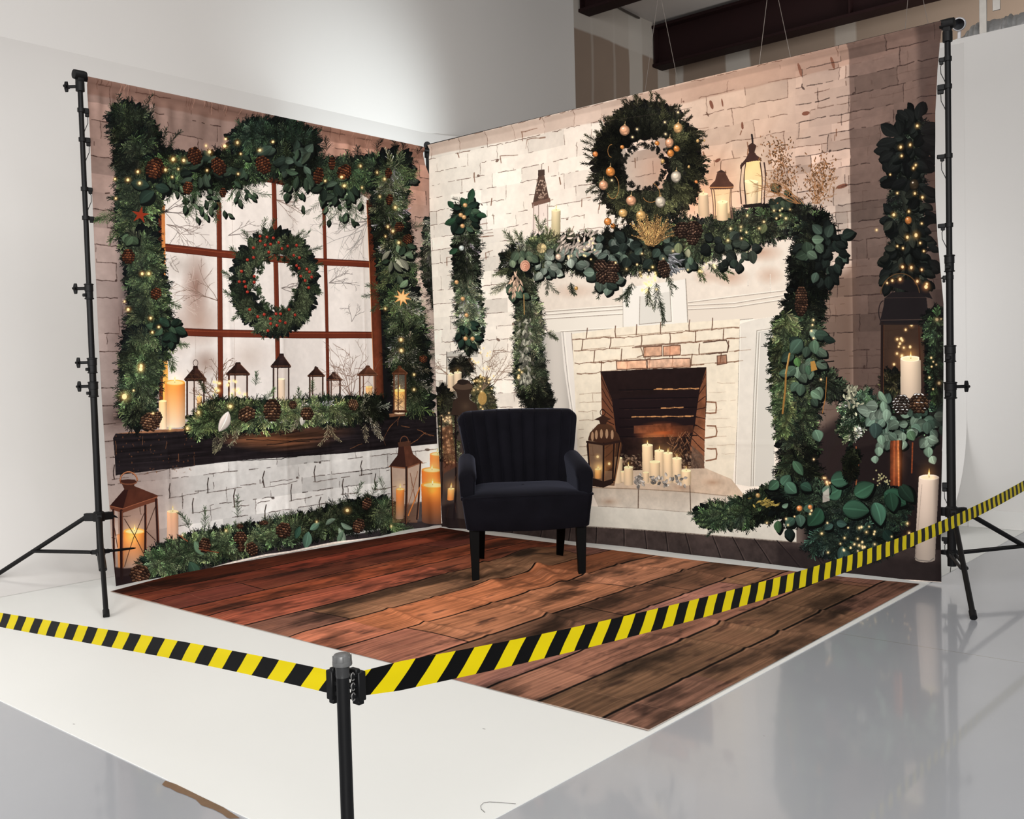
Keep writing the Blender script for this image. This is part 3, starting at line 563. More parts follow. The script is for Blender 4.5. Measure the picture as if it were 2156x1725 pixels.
    for x0, y0, x1, y1, w in ((282, 1015, 283, 1400, 7), (472, 950, 484, 1200, 6), (414, 985, 418, 1330, 5), (236, 1010, 240, 1390, 5)): s.line(zp(L2, (x0, y0), (x1, y1)), w, RD); s.line(zp(L2, (x0+5, y0), (x1+5, y1)), 1.2, RL, .8)
    for p in (((415, 1010), (350, 1170), (300, 1330)), ((300, 1060), (360, 1160), (420, 1280)), ((240, 1100), (260, 1220)), ((470, 980), (420, 1120)), ((420, 1130), (470, 1180)), ((228, 1165), (245, 1172))): s.line(zp(L2, *p), 1.5, (60, 38, 30), .9)
    s.poly(zp(L2, (232, 1330), (300, 1340), (430, 1330), (440, 1420), (250, 1450)), (42, 30, 30), .9, feather=4)
    s.candle(L2(532, 0)[0], L2(598, 0)[0], L2(0, 1015)[1], L2(0, 1190)[1], (246, 190, 150), (214, 178, 156), 8, .5)
    G([(470, 1320, 80), (600, 1270, 90), (700, 1230, 90), (850, 1200, 85), (1000, 1180, 80)], L2, 340, (17, 21, 22), (36, 48, 40), (84, 102, 80), 12, 34, hang=-.1, hifrac=.4)
    G([(1000, 1170, 75), (1150, 1140, 75), (1300, 1110, 75), (1450, 1080, 80), (1600, 1040, 100), (1750, 1010, 100), (1830, 1090, 60)], L2, 380, (17, 21, 22), (36, 48, 40), (86, 106, 82), 12, 32, hang=-.1, hifrac=.42)
    for x, y, a, L in ((660, 1110, -1.8, 100), (750, 1110, -1.4, 110), (940, 1050, -1.5, 120), (1610, 940, -1.6, 90), (1760, 930, -1.5, 100), (1700, 930, -1.3, 80), (1850, 1100, .2, 90), (560, 1390, 1.9, 90), (480, 1340, 2.4, 90)):
        X, Y = L2(x, y); s.sprigs(np.array([X]), np.array([Y]), np.array([a]), np.array([L/2.695]), 12, arr([(66, 90, 66)]), K=20)
    for x, y, a, L, w, c in ((690, 1185, 1.0, 34, 10, (98, 124, 104)), (660, 1300, 1.2, 40, 12, (60, 84, 72)), (1340, 1130, 1.8, 36, 11, (92, 124, 112)), (1350, 1120, -.6, 26, 7, (104, 136, 122)), (1290, 1100, 2.0, 28, 7, (60, 92, 80)), (1520, 1110, 1.3, 38, 6, (128, 146, 134)), (1530, 1080, .5, 26, 5, (110, 130, 118)), (1500, 1060, 2.6, 24, 5, (110, 130, 118)), (1540, 1130, 1.9, 26, 5, (96, 118, 104))): s.leaves(*[np.array([q]) for q in (*L2(x, y), a, L, w)], arr([c]))
    for x, y, rx, ry, t in ((390, 1372, 56, 52, .3), (748, 1205, 34, 40, .2), (958, 1165, 36, 34, 0), (1192, 1120, 40, 42, .2), (1025, 1228, 30, 38, -.4), (965, 1222, 20, 22, 0), (1620, 1095, 30, 40, .3), (1665, 970, 24, 34, .4), (955, 1100, 18, 14, 0), (1085, 1080, 24, 12, 0)): s.cone(*L2(x, y), rx/2.695, ry/2.695, t, (140, 92, 66), (196, 150, 118))
    for x, y, q in ((1560, 1010, 15), (878, 1125, 9), (1810, 1100, 9), (1850, 1045, 9), (1390, 1075, 9), (620, 1150, 7)): s.light(*L2(x, y), q*.9, q*.18+.4, (255, 170, 80))
    s.line(zp(L2, (715, 1230), (830, 1250)), 1.6, (130, 70, 48)); s.line(zp(L2, (600, 1150), (650, 1185)), 1.6, (150, 84, 56))
    # candles and lantern at the corner
    s.glow(*L2(2050, 790), 75, (255, 170, 90), .8)
    s.candle(L2(2026, 0)[0], L2(2105, 0)[0], L2(0, 690)[1], L2(0, 800)[1], (255, 150, 76), (240, 160, 100), 8, 1.); s.candle(L2(1982, 0)[0], L2(2092, 0)[0], L2(0, 780)[1], L2(0, 880)[1], (255, 144, 62), (240, 140, 76), 8, 1.)
    s.candle(L2(1978, 0)[0], L2(2102, 0)[0], L2(0, 865)[1], L2(0, 1070)[1], (255, 140, 54), (104, 74, 62), 9, 1.); s.glow(*L2(2038, 900), 34, (255, 140, 40), .7)
    s.poly(zp(L2, (1815, 770), (1975, 740), (1960, 1080), (1820, 1080)), (150, 104, 74), .45); s.candle(L2(1842, 0)[0], L2(1890, 0)[0], L2(0, 890)[1], L2(0, 1055)[1], (255, 150, 70), (170, 140, 118), 8, 1.)
    s.poly(zp(L2, (1858, 640), (1918, 630), (1935, 690), (1985, 735), (1900, 770), (1800, 760), (1850, 700)), (96, 60, 46), noise=.2); s.poly(zp(L2, (1858, 640), (1885, 640), (1898, 768), (1800, 760), (1850, 700)), (62, 40, 34)); s.line(zp(L2, (1800, 762), (1900, 772), (1985, 738)), 2, (140, 96, 72)); s.poly(zp(L2, (1852, 625), (1922, 615), (1920, 645), (1858, 650)), (84, 56, 44))
    s.line([L2(1888+22*math.cos(k), 622+32*math.sin(k)) for k in np.linspace(3.1, 6.3, 10)], 1.6, (110, 74, 56))
    for x0, y0, x1, y1, w in ((1812, 765, 1818, 1040, 4), (1900, 770, 1903, 1085, 6.5), (1975, 742, 1958, 1060, 4)): s.line(zp(L2, (x0, y0), (x1, y1)), w, (52, 34, 30)); s.line(zp(L2, (x0+4, y0), (x1+4, y1)), 1.1, (170, 116, 82), .8)
    s.line(zp(L2, (1970, 880), (1915, 1040)), 3, (200, 124, 66)); s.line(zp(L2, (1920, 800), (1950, 960)), 1.4, (120, 74, 48)); s.line(zp(L2, (1960, 790), (1910, 990)), 1.4, (140, 90, 60))
    s.poly(zp(L2, (2095, 760), (2130, 750), (2140, 1090), (2100, 1090)), (40, 28, 27), .9)
    # white seam: selvedge on the left, unprinted border along the foot
    s.line([(176, 163), (185, 240), (195, 500), (206, 800), (227, 1060), (231, 1130), (241, 1242)], 3.2, (196, 186, 178), .9)
    s.line([(243, 1240), (335, 1229), (352, 1228), (380, 1219), (447, 1196), (558, 1170), (707, 1144), (855, 1122), (925, 1112)], 4.5, (226, 214, 204), .95)
    return s
def print_right():
    s = Print('y', -0.02, 3.92, -0.06, 3.02, 660, seed=23); r = s.r; s.gk = .55
    px, py = s.PX, s.PY
    def ramp(v, a, b): t = np.clip((v-a)/(b-a), 0, 1); return (t*t*(3-2*t))[..., None]
    base = arr((240, 228, 214))*np.ones_like(s.img)
    base += (arr((172, 148, 134))-base)*ramp(px, 1100, 1750)*(1-ramp(py, 330, 600))*.95
    base += (arr((224, 190, 164))-base)*ramp(px, 1250, 1500)*(1-ramp(px, 1560, 1760))*(1-ramp(py, 360, 520))*.5
    base += (arr((168, 146, 132))-base)*ramp(px, 1660, 1800)*ramp(py, 420, 620)
    base += (arr((236, 230, 218))-base)*(1-ramp(px, 1000, 1150))*.6
    base *= (1+.10*(s.n1-.5)+.06*(s.n2-.5))[..., None]
    s.img[:] = base
    s.glow(1480, 420, 170, (250, 170, 120), .5, mode='mix', pw=1.2, ry=130); s.glow(1380, 350, 120, (214, 170, 146), .6, mode='mix'); s.glow(1000, 470, 90, (255, 226, 190), .5); s.glow(1175, 450, 60, (255, 190, 130), .55)
    LC = (92, 66, 54)
    s.bricks(0., 3.9, .72, 2.96, .1, .28, LC, .42, .55, .75, seed=8, shade=.03)
    for k in range(46):
        x, y = r.uniform(930, 1790), 0; y = r.uniform(308-.241*(x-908)+12, 560)
        s.line([(x, y), (x+r.uniform(-3, 3), y+r.uniform(8, 20))], r.uniform(1.4, 3.4), (120, 82, 62), .75, jit=.6, taper=True)
        if k % 2: s.line([(x, y), (x+r.uniform(14, 40), y-r.uniform(2, 8))], r.uniform(1., 2.), (120, 86, 68), .7, jit=.8, broken=.2)
    for x, y, rx, ry in ((800, 645, 22, 12), (455, 720, 8, 24), (310, 915, 22, 10), (1010, 1060, 36, 12), (770, 400, 9, 40), (955, 360, 9, 36), (340, 590, 5, 25), (275, 600, 10, 26)): s.ell(*R3(x, y), rx/2.696, ry/2.696, (112, 66, 50), .8, rot=-.25, n=11)
    # cool and warm pull-folds show in the print's thin cloth only through light: none painted here
    # hem pocket
    s.poly([(880, 312), (908, 306), (1300, 213), (1600, 140), (1985, 46), (2040, 34), (2040, 76), (1985, 88), (1600, 184), (1300, 250), (908, 330), (880, 336)], (150, 112, 94), .34, feather=4, mode='mix')
    # ---- right strip: alcove in a darker tone
    s.poly([(1788, 80), (2040, 20), (2040, 1260), (1800, 1260), (1795, 640)], (112, 92, 84), .82, c2=(58, 46, 42), feather=2.5, noise=.14)
    s.poly([(1650, 640), (1800, 560), (1800, 1180), (1650, 1180)], (110, 88, 76), .75, feather=30, c2=(60, 48, 44)); s.glow(1990, 300, 60, (190, 120, 88), .5, ry=260, mode='mix')
    s.bricks(3.02, 3.9, .95, 2.9, .1, .27, (58, 44, 40), .5, .35, .8, seed=9, shade=.05)
    s.poly(zp(R4, (1280, 860), (1420, 860), (1420, 1340), (1240, 1330), (960, 1330), (960, 780), (1130, 740)), (36, 27, 27), .9, feather=6)
    s.poly([(1690, 930), (1800, 860), (1990, 850), (2000, 1240), (1700, 1215)], (38, 30, 30), .85, feather=26)
    # ---- chimney piece
    WH = (226, 218, 206); WS = (196, 188, 178); WL = (240, 234, 222)
    s.poly(zp(R1, (640, 1110), (1180, 1010), (1800, 940), (2130, 880), (2130, 1240), (1560, 1330), (1180, 1390), (820, 1420), (680, 1380)), (222, 210, 196), noise=.05)
    for x, y, rx, ry, a in ((1960, 950, 130, 60, .55), (1780, 1090, 120, 60, .5), (2000, 1080, 90, 60, .4), (1640, 1080, 90, 60, .35), (900, 1170, 150, 50, .3)): X, Y = R1(x, y); s.glow(X, Y, rx/2.695, (170, 124, 98), a, ry=ry/2.695, mode='mix', pw=1.)
    s.poly(zp(R1, (680, 1290), (1170, 1250), (1170, 1390), (820, 1420), (690, 1350)), WH); s.poly(zp(R1, (1530, 1240), (2110, 1170), (2110, 1300), (1900, 1330), (1530, 1370)), (220, 208, 194))
    for p in (((690, 1290), (1170, 1255)), ((690, 1308), (1170, 1274)), ((700, 1330), (1170, 1300)), ((1535, 1235), (2110, 1165)), ((1535, 1252), (1800, 1240), (2110, 1190)), ((1535, 1275), (1800, 1262), (2110, 1215)), ((820, 1400), (1170, 1380)), ((820, 1404), (820, 1720)), ((1535, 1362), (1830, 1340)), ((2005, 1080), (2005, 1180)), ((1880, 1110), (1880, 1140))):
        s.line(zp(R1, *p), 1.6, (160, 148, 136), .75); s.line([(a, b-2) for a, b in zp(R1, *p)], 1.4, WL, .7)
    # keystone panel
    s.poly(zp(R1, (1168, 1150), (1520, 1100), (1535, 1355), (1172, 1392)), (228, 222, 212)); s.poly(zp(R1, (1262, 1200), (1430, 1170), (1440, 1340), (1260, 1356)), (214, 208, 198)); s.line(zp(R1, (1520, 1100), (1535, 1355), (1172, 1392)), 2, (150, 138, 126), .8); s.line(zp(R1, (1168, 1160), (1172, 1392)), 1.4, (170, 160, 148), .7)
    s.line(zp(R1, (1430, 1170), (1440, 1340), (1260, 1358), (1262, 1200)), 1.4, (150, 140, 128), .8); s.line(zp(R1, (1436, 1170), (1447, 1344)), 1.2, WL)
    # jambs
    s.poly(zp(R2, (640, 0), (830, 0), (830, 190), (880, 450), (900, 700), (780, 700), (700, 420), (640, 200)), (176, 170, 164)); s.poly(zp(R2, (730, 0), (885, 0), (905, 300), (912, 690), (860, 640), (780, 440), (725, 250)), (206, 198, 188), horiz=.2)
    s.poly(zp(R2, (825, 0), (885, 0), (905, 300), (915, 800), (880, 800), (870, 420), (840, 200)), (226, 218, 208)); s.line(zp(R2, (835, 0), (862, 280), (890, 480)), 1.6, (150, 142, 134), .8); s.line(zp(R2, (845, 0), (870, 280), (898, 480)), 1.6, WL, .8); s.line(zp(R2, (885, 5), (908, 320), (916, 700)), 1.8, (130, 112, 98), .8)
    s.poly(zp(R4, (385, 150), (460, 128), (565, 110), (570, 400), (560, 965), (440, 968), (370, 955), (380, 500)), (218, 210, 198), noise=.04); s.poly(zp(R4, (468, 185), (560, 175), (560, 960), (445, 965), (455, 500)), (206, 200, 190))
    for p in (((470, 185), (556, 172)), ((470, 186), (458, 500), (445, 965)), ((482, 195), (470, 500), (456, 965)), ((383, 160), (378, 520), (366, 955)), ((385, 130), (450, 125))): s.line(zp(R4, *p), 1.5, (150, 140, 128), .8); s.line([(a+2, b+1) for a, b in zp(R4, *p)], 1.3, WL, .8)
    # brick inside
    s.poly(zp(R2, (890, 10), (1180, -30), (1535, -55), (1835, -75), (1830, 130), (1825, 500), (1800, 840), (960, 830), (915, 700)), (228, 216, 196), noise=.07)
    for k in range(7): X, Y = R2(r.uniform(920, 1800), r.uniform(0, 220)); s.glow(X, Y, 40, (206, 176, 146), .3, mode='mix', ry=18)
    rows = [(0, 25, 890), (1, 88, 900), (2, 160, 905), (3, 218, 915)]
    for i, y, x0 in rows:
        s.line(zp(R2, (x0, y+18), (1200, y-8+10), (1500, y-26), (1830, y-52)), 2.0, (116, 84, 66), .85, jit=.8, broken=.12)
        x = x0+r.uniform(20, 140)
        while x < 1800: 
            yy = y+18-(x-x0)*.075; s.line(zp(R2, (x, yy), (x+4, yy-60)), 2.4, (104, 74, 58), .85, jit=.7); s.line(zp(R2, (x+5, yy-3), (x+130, yy-14)), 1.4, (150, 122, 100), .5); x += r.uniform(110, 170)
    for x0, y0, x1, y1, c in ((1285, 85, 1385, 140, (196, 146, 116)), (1395, 80, 1492, 135, (188, 132, 102)), (1135, 165, 1300, 212, (200, 150, 120)), (1305, 155, 1550, 205, (206, 160, 132)), (1705, 135, 1760, 185, (176, 120, 92))):
        s.poly(zp(R2, (x0, y0), (x1, y0-7), (x1+2, y1-6), (x0+2, y1)), c, .75, feather=3, noise=.5); s.line(zp(R2, (x0, y0), (x1, y0-7), (x1+2, y1-6), (x0+2, y1), (x0, y0)), 1.8, (96, 68, 54), .9, jit=.4)
    s.line(zp(R2, (1240, 90), (1270, 85), (1280, 130), (1250, 142)), 2.4, (120, 96, 80), .8, jit=.6); s.line(zp(R2, (1240, 82), (1500, 62)), 3, (130, 104, 88), .7, jit=.6)
    s.line(zp(R2, (1625, 60), (1760, 45), (1772, 80), (1765, 112), (1640, 125)), 2.4, (90, 68, 56), .9, jit=.5)
    for i in range(9):
        y = 300+i*50; s.line(zp(R2, (925, y), (1050, y-6)), 1.4, (150, 124, 104), .6, jit=.7, broken=.3); s.line(zp(R2, (1660, y-8), (1810, y-14)), 1.2, (176, 150, 128), .5, jit=.7, broken=.4)
        if i % 2: s.line(zp(R2, (1000, y), (1003, y+48)), 1.4, (150, 124, 104), .6, jit=.5)
    for y in (395, 530, 660): s.line(zp(R2, (1648, y), (1700, y), (1706, y+30), (1700, y+60), (1640, y+68)), 3, (128, 88, 66), .85, jit=.7)
    # firebox
    s.poly(zp(R2, (1048, 222), (1350, 208), (1645, 198), (1648, 380), (1628, 720), (1640, 820), (1060, 800), (1060, 420)), (40, 28, 27), noise=.2)
    s.poly(zp(R2, (1050, 225), (1110, 380), (1130, 560), (1120, 760), (1058, 800)), (96, 62, 46), c2=(150, 96, 66)); s.poly(zp(R2, (1645, 200), (1610, 310), (1580, 500), (1550, 660), (1630, 820), (1640, 520)), (120, 78, 56), c2=(150, 100, 72), noise=.35)
    for k in range(9):
        t = k/9; a = (1640-10*t, 240+560*t); b = (1605-60*t, 320+360*t); s.line(zp(R2, a, b), 1.6, (44, 28, 26), .9, jit=.4); s.line(zp(R2, (1052+8*t, 260+520*t), (1112+15*t, 390+300*t)), 1.6, (44, 28, 26), .9, jit=.4)
    s.poly(zp(R2, (1112, 380), (1605, 320), (1580, 520), (1545, 660), (1180, 700), (1130, 560)), (38, 27, 28))
    for y in (320, 370, 425, 480, 530, 585): s.line(zp(R2, (1150, y+8), (1590, y)), 1.6, (22, 16, 18), .9); s.line(zp(R2, (1180, y+15), (1560, y+8)), 1, (70, 48, 42), .5, broken=.4, jit=.5)
    for y, x0, x1 in ((322, 1340, 1600), (428, 1385, 1510), (478, 1220, 1570)): s.line(zp(R2, (x0, y+3), (x1, y-3)), 2.2, (226, 166, 110), .9, jit=.5, broken=.1)
    s.glow(*R2(1390, 570), 62, (190, 96, 50), .9, ry=26, mode='mix', pw=.9); s.glow(*R2(1330, 590), 46, (214, 110, 60), .6, ry=18)
    for x0, x1, y in ((1230, 1340, 530), (1340, 1440, 520), (1450, 1570, 530), (1280, 1400, 585), (1410, 1500, 580)): s.poly(zp(R2, (x0, y), (x1, y-5), (x1, y+40), (x0, y+44)), (150, 92, 62), .55, noise=.6, feather=1.5)
    s.poly(zp(R2, (1170, 600), (1550, 590), (1545, 700), (1180, 720)), (44, 30, 27), .75, noise=.6)
    for k in range(260):
        x, y = r.uniform(1160, 1620), r.uniform(690, 775); X, Y = R2(x, y); s.ell(X, Y, r.uniform(1.5, 4), r.uniform(1, 2.4), arr((112, 92, 78))*r.uniform(.4, 1.4), n=7, rot=r.uniform(0, 3))
    for k in range(80): X, Y = R2(r.uniform(1430, 1560), r.uniform(590, 720)); s.line([(X, Y), (X+r.uniform(-9, 9), Y-r.uniform(3, 12))], 1.1, arr((170, 120, 86))*r.uniform(.5, 1.1), .8)
    s.poly(zp(R2, (1560, 640), (1630, 700), (1630, 810), (1555, 800)), (112, 90, 76), .8, noise=.4)
    # hearth
    s.poly(zp(R2, (960, 790), (1640, 770), (1790, 830), (1870, 930), (1550, 905), (1250, 890), (985, 880)), (204, 182, 160), noise=.16); s.poly(zp(R2, (985, 880), (1250, 890), (1550, 905), (1870, 935), (1890, 1030), (1550, 1022), (1250, 998), (1030, 985)), (196, 182, 166), noise=.12, c2=(216, 206, 192))
    s.line(zp(R2, (985, 880), (1250, 890), (1550, 907), (1870, 936)), 1.6, (150, 128, 108), .8); s.line(zp(R2, (1252, 890), (1250, 1000)), 2.4, (110, 90, 76), .9); s.line(zp(R2, (1545, 820), (1550, 1022)), 2.2, (96, 78, 66), .9); s.line(zp(R2, (1030, 987), (1250, 1000), (1550, 1024), (1890, 1032)), 1.6, (150, 136, 122), .7)
    for x, y in ((1090, 960), (1500, 880), (1680, 850)): s.glow(*R2(x, y), 36, (150, 112, 86), .5, mode='mix', ry=14)
    s.poly(zp(R2, (985, 985), (1250, 1000), (1550, 1024), (1900, 1035), (2156, 1060), (2156, 1190), (1550, 1140), (985, 1100), (700, 1080), (400, 1060), (400, 960)), (224, 218, 206), c2=(204, 198, 186), noise=.06); s.line(zp(R2, (400, 1062), (700, 1082), (985, 1102), (1550, 1142), (2156, 1190)), 1.8, (120, 108, 98), .8)
    # dark boards in front
    bd = zp(R2, (100, 1040), (400, 1064), (985, 1104), (1550, 1144), (2156, 1192), (2420, 1215))+zp(R4, (730, 1240), (1440, 1290), (1440, 1480), (900, 1420))+zp(R2, (2156, 1345), (1500, 1290), (960, 1240), (380, 1160), (100, 1130))
    s.poly(bd, (78, 66, 62), c2=(56, 48, 47), noise=.3)
    for x0, x1 in ((560, 500), (720, 690), (880, 860), (1020, 1010), (1168, 1165), (1285, 1300), (1405, 1425), (1520, 1560), (1675, 1730), (1790, 1865), (1915, 2020), (2045, 2190), (2180, 2350)):
        y0 = 1104+(x0-985)*.071; y1 = 1242+(x1-960)*.083; s.line(zp(R2, (x0, y0), ((x0+x1)/2+2, (y0+y1)/2), (x1, y1+6)), 1.8, (26, 22, 23), .95); s.line(zp(R2, (x0+8, y0), (x1+9, y1)), 1., (116, 98, 90), .5)
    s.poly([(1640, 1150), (2000, 1185), (2000, 1240), (1640, 1205)], (40, 33, 33), .6, feather=14)
    # ---- candles on the hearth
    s.glow(*R2(1380, 720), 90, (255, 190, 120), .3)
    def cd(x0, x1, y0, y1, f=7): s.candle(R2(x0, 0)[0], R2(x1, 0)[0], R2(0, y0)[1], R2(0, y1)[1], (255, 222, 178), (232, 206, 174), f, .6)
    cd(1345, 1400, 672, 830); cd(1275, 1335, 640, 850); cd(1395, 1448, 685, 850); cd(1446, 1500, 715, 850); cd(1110, 1165, 712, 850, 0); cd(1155, 1180, 790, 845, 0); cd(1173, 1223, 765, 862); cd(1316, 1376, 735, 860, 0); cd(1278, 1312, 795, 850, 0); cd(1498, 1554, 785, 862)
    for k in range(60):
        X, Y = R2(r.choice([r.uniform(1240, 1275), r.uniform(1315, 1520)]), r.uniform(815, 875)); s.leaves(np.array([X]), np.array([Y]), np.array([r.uniform(0, 6.3)]), np.array([9.]), np.array([2.6]), arr([(206, 196, 186)])*r.uniform(.5, 1.1), rib=False)
    # big arched lantern
    A = lambda *p: zp(R2, *p)
    s.poly(A((965, 640), (1000, 560), (1045, 520), (1100, 525), (1145, 580), (1165, 640), (1120, 870), (985, 860)), (96, 66, 46), .75); s.glow(*R2(1040, 770), 26, (255, 170, 80), .9)
    s.candle(R2(1012, 0)[0], R2(1048, 0)[0], R2(0, 775)[1], R2(0, 825)[1], (255, 196, 120), (220, 160, 100), 6, 1.)
    for x, y in ((1028, 705), (1092, 745), (975, 755)): s.light(*R2(x, y), 10, 2.6)
    s.poly(A((975, 610), (985, 570), (1030, 522), (1050, 515), (1075, 515), (1110, 530), (1138, 575), (1150, 620), (1060, 632)), (92, 64, 46), c2=(70, 46, 36))
    for x, y, q in ((1000, 590, 0), (1022, 580, 0), (1050, 575, 0), (1080, 575, 0), (1110, 580, 0)): s.ell(*R2(x, y), 3, 10, (206, 170, 136), .75, n=14)
    s.poly(A((1010, 495), (1060, 470), (1105, 492), (1085, 500), (1075, 522), (1045, 522), (1038, 500)), (64, 44, 36)); s.line([R2(1058+14*math.cos(k), 455+18*math.sin(k)) for k in np.linspace(0, 6.3, 14)], 1.6, (48, 34, 30))
    for x0, y0, x1, y1, w in ((972, 625, 985, 860, 4.5), (1062, 632, 1058, 872, 5), (1120, 625, 1110, 850, 4.5), (1150, 620, 1118, 840, 3)): s.line(A((x0, y0), (x1, y1)), w, (44, 30, 27)); s.line(A((x0+6, y0), (x1+6, y1)), 1.2, (170, 116, 76), .7)
    s.line(A((968, 622), (1062, 636), (1155, 618)), 4, (56, 38, 32)); s.poly(A((968, 815), (1060, 845), (1112, 830), (1105, 862), (1060, 880), (975, 868)), (50, 36, 31))
    # ---- left: window box, twigs and dark lantern behind the chair
    s.poly(A((120, 480), (330, 430), (330, 1120), (140, 1120)), (48, 36, 33), .85, feather=6); s.poly(A((130, 280), (330, 300), (340, 480), (130, 500)), (70, 62, 52), .5, feather=8)
    s.poly(A((172, 112), (345, 110), (345, 140), (305, 140), (305, 300), (290, 300), (290, 140), (185, 145), (185, 300), (172, 300)), (196, 190, 180)); s.line(A((172, 112), (172, 300)), 2, (90, 80, 70)); s.line(A((300, 140), (302, 320)), 2, (86, 78, 70)); s.line(A((172, 142), (300, 138)), 1.4, (110, 100, 90))
    s.glow(*R2(180, 220), 26, (255, 200, 140), .6); s.garland([(240, 190, 45), (270, 200, 50)], R2, 50, (40, 42, 38), (66, 70, 60), (120, 120, 104), 8, 22)
    s.candle(R2(178, 0)[0], R2(214, 0)[0], R2(0, 240)[1], R2(0, 345)[1], (246, 222, 190), (224, 198, 168), 4, .7); s.candle(R2(214, 0)[0], R2(256, 0)[0], R2(0, 228)[1], R2(0, 330)[1], (246, 222, 190), (220, 194, 164), 5, .7)
    s.garland([(150, 340, 40), (170, 420, 60), (170, 560, 55), (190, 700, 50)], R2, 140, (22, 22, 20), (46, 48, 40), (96, 98, 78), 9, 24); s.garland([(350, 300, 60), (380, 380, 60), (400, 430, 40)], R2, 90, (34, 34, 28), (70, 74, 58), (120, 118, 92), 9, 22, hang=.2)
    for a in (-1.5, -1.3, -1.8, -1.1): s.twigs(*R2(370, 330), a, 110, 2, .5, (140, 116, 98), 1.2)
    s.twigs(*R2(180, 240), -2.4, 60, 4, .9, (150, 126, 108), 1.); s.twigs(*R2(430, 300), -.9, 70, 3, .8, (150, 126, 108), 1.)
    s.lights([(360, 120, 60), (390, 250, 60), (360, 400, 60)], R2, 34, r=(4, 8), core=(1., 2.)); s.lights([(170, 460, 50), (180, 600, 40), (200, 760, 30)], R2, 30, (255, 180, 130), r=(4, 8), core=(1., 2.)); s.ell(*R2(370, 375), 9, 14, (200, 160, 96), .8, feather=3)
    s.poly(A((205, 310), (228, 290), (250, 270), (290, 270), (315, 295), (315, 325), (300, 350), (300, 380), (340, 410), (350, 470), (200, 470), (212, 390), (235, 370), (228, 340)), (62, 48, 40)); s.ell(*R2(265, 308), 20, 7, (90, 72, 60)); s.ell(*R2(262, 282), 11, 6, (48, 38, 34)); s.glow(*R2(280, 420), 22, (96, 78, 62), .7, mode='mix')
    for x0, w in ((145, 4), (225, 5)): s.line(A((x0, 480), (x0+10, 1060)), w, (34, 24, 24))
    s.poly(A((150, 540), (205, 520), (235, 760), (160, 800)), (130, 76, 52), .5, feather=6); s.candle(R2(186, 0)[0], R2(225, 0)[0], R2(0, 885)[1], R2(0, 945)[1], (255, 196, 120), (230, 150, 86), 8, 1.)
    s.poly(A((80, 1000), (240, 960), (260, 1130), (80, 1130)), (40, 32, 33), .8, feather=10)
    for k in range(30): X, Y = R2(r.uniform(130, 240), r.uniform(480, 1000)); s.line([(X, Y), (X+r.uniform(-6, 6), Y+r.uniform(8, 26))], 1.2, (96, 64, 48), .6)
    # ---- hanging greens and lantern, left of the mantel
    gd, gm, gh = (26, 32, 30), (52, 64, 54), (116, 130, 112)
    s.garland([(285, 690, 60), (280, 800, 70), (285, 900, 82), (290, 1000, 82), (285, 1120, 80), (300, 1250, 82), (305, 1370, 85), (295, 1470, 68)], R1, 420, gd, gm, (112, 132, 112), 10, 26, hang=.9, hifrac=.5, frost=.18)
    s.leafmass([(265, 690, 55), (280, 790, 55)], R1, 18, ((44, 70, 56), (70, 98, 78), (34, 54, 46)), (20, 34), .3, hang=.2); s.leaves(*[np.array(q, float) for q in zip(*[(*R1(300, 660), -1.3, 28, 7), (*R1(280, 700), -1.9, 24, 7), (*R1(230, 760), 2.7, 26, 7), (*R1(340, 740), .1, 22, 6), (*R1(240, 930), 2.6, 20, 6), (*R1(215, 700), -2.2, 18, 6)])], arr([(50, 80, 62)]*6)); s.leafmass([(280, 1370, 45), (290, 1450, 40)], R1, 10, ((40, 64, 54), (62, 90, 74)), (16, 26), .3)
    for x, y in ((280, 682), (258, 738), (275, 750), (267, 800), (232, 1118), (265, 1212), (285, 1305), (278, 1437), (317, 1438)): s.bauble(*R1(x, y), 4.6, (206, 164, 116))
    s.bauble(*R1(262, 925), 5.5, (200, 206, 200))
    s.poly(zp(R1, (660, 680), (745, 670), (745, 850), (650, 870)), (226, 206, 196), .6); s.glow(*R1(712, 800), 16, (255, 190, 140), .7, ry=30)
    s.poly(zp(R1, (690, 500), (718, 498), (752, 655), (655, 682)), (92, 72, 62), noise=.6); s.poly(zp(R1, (686, 482), (722, 478), (724, 510), (686, 515)), (84, 66, 58)); s.line(zp(R1, (705, 480), (706, 455)), 1.4, (110, 90, 80)); s.poly(zp(R1, (650, 668), (755, 640), (758, 662), (655, 690)), (124, 96, 84))
    for k in range(46): x = r.uniform(675, 735); y = r.uniform(540, 650); s.ell(*R1(x, y), 1.6, 1.8, (196, 170, 150), .7, n=7)
    for x in (662, 690, 742): s.line(zp(R1, (x, 680), (x+2, 880)), 2.2, (170, 150, 138))
    s.candle(R1(765, 0)[0], R1(818, 0)[0], R1(0, 710)[1], R1(0, 910)[1], (240, 220, 180), (176, 166, 130), 7, .5)
    # ---- wreath with baubles
    cx, cy = R1(1305, 440); keep = s.img.copy()
    N = 1500; t = r.uniform(0, 6.283, N); q = r.random(N); ox = np.where(np.cos(t) > 0, 116, 112); ex = 52+q*(ox-52-14); ey = 56+q*(128-56-14)
    x = cx+ex*np.cos(t); y = cy+2+ey*np.sin(t)
    s.leaves(x, y, t+r.normal(0, .9, N), np.full(N, 24.), np.full(N, 6.), arr((25, 21, 20))[None]*r.uniform(.7, 1.3, (N, 1)), rib=False)
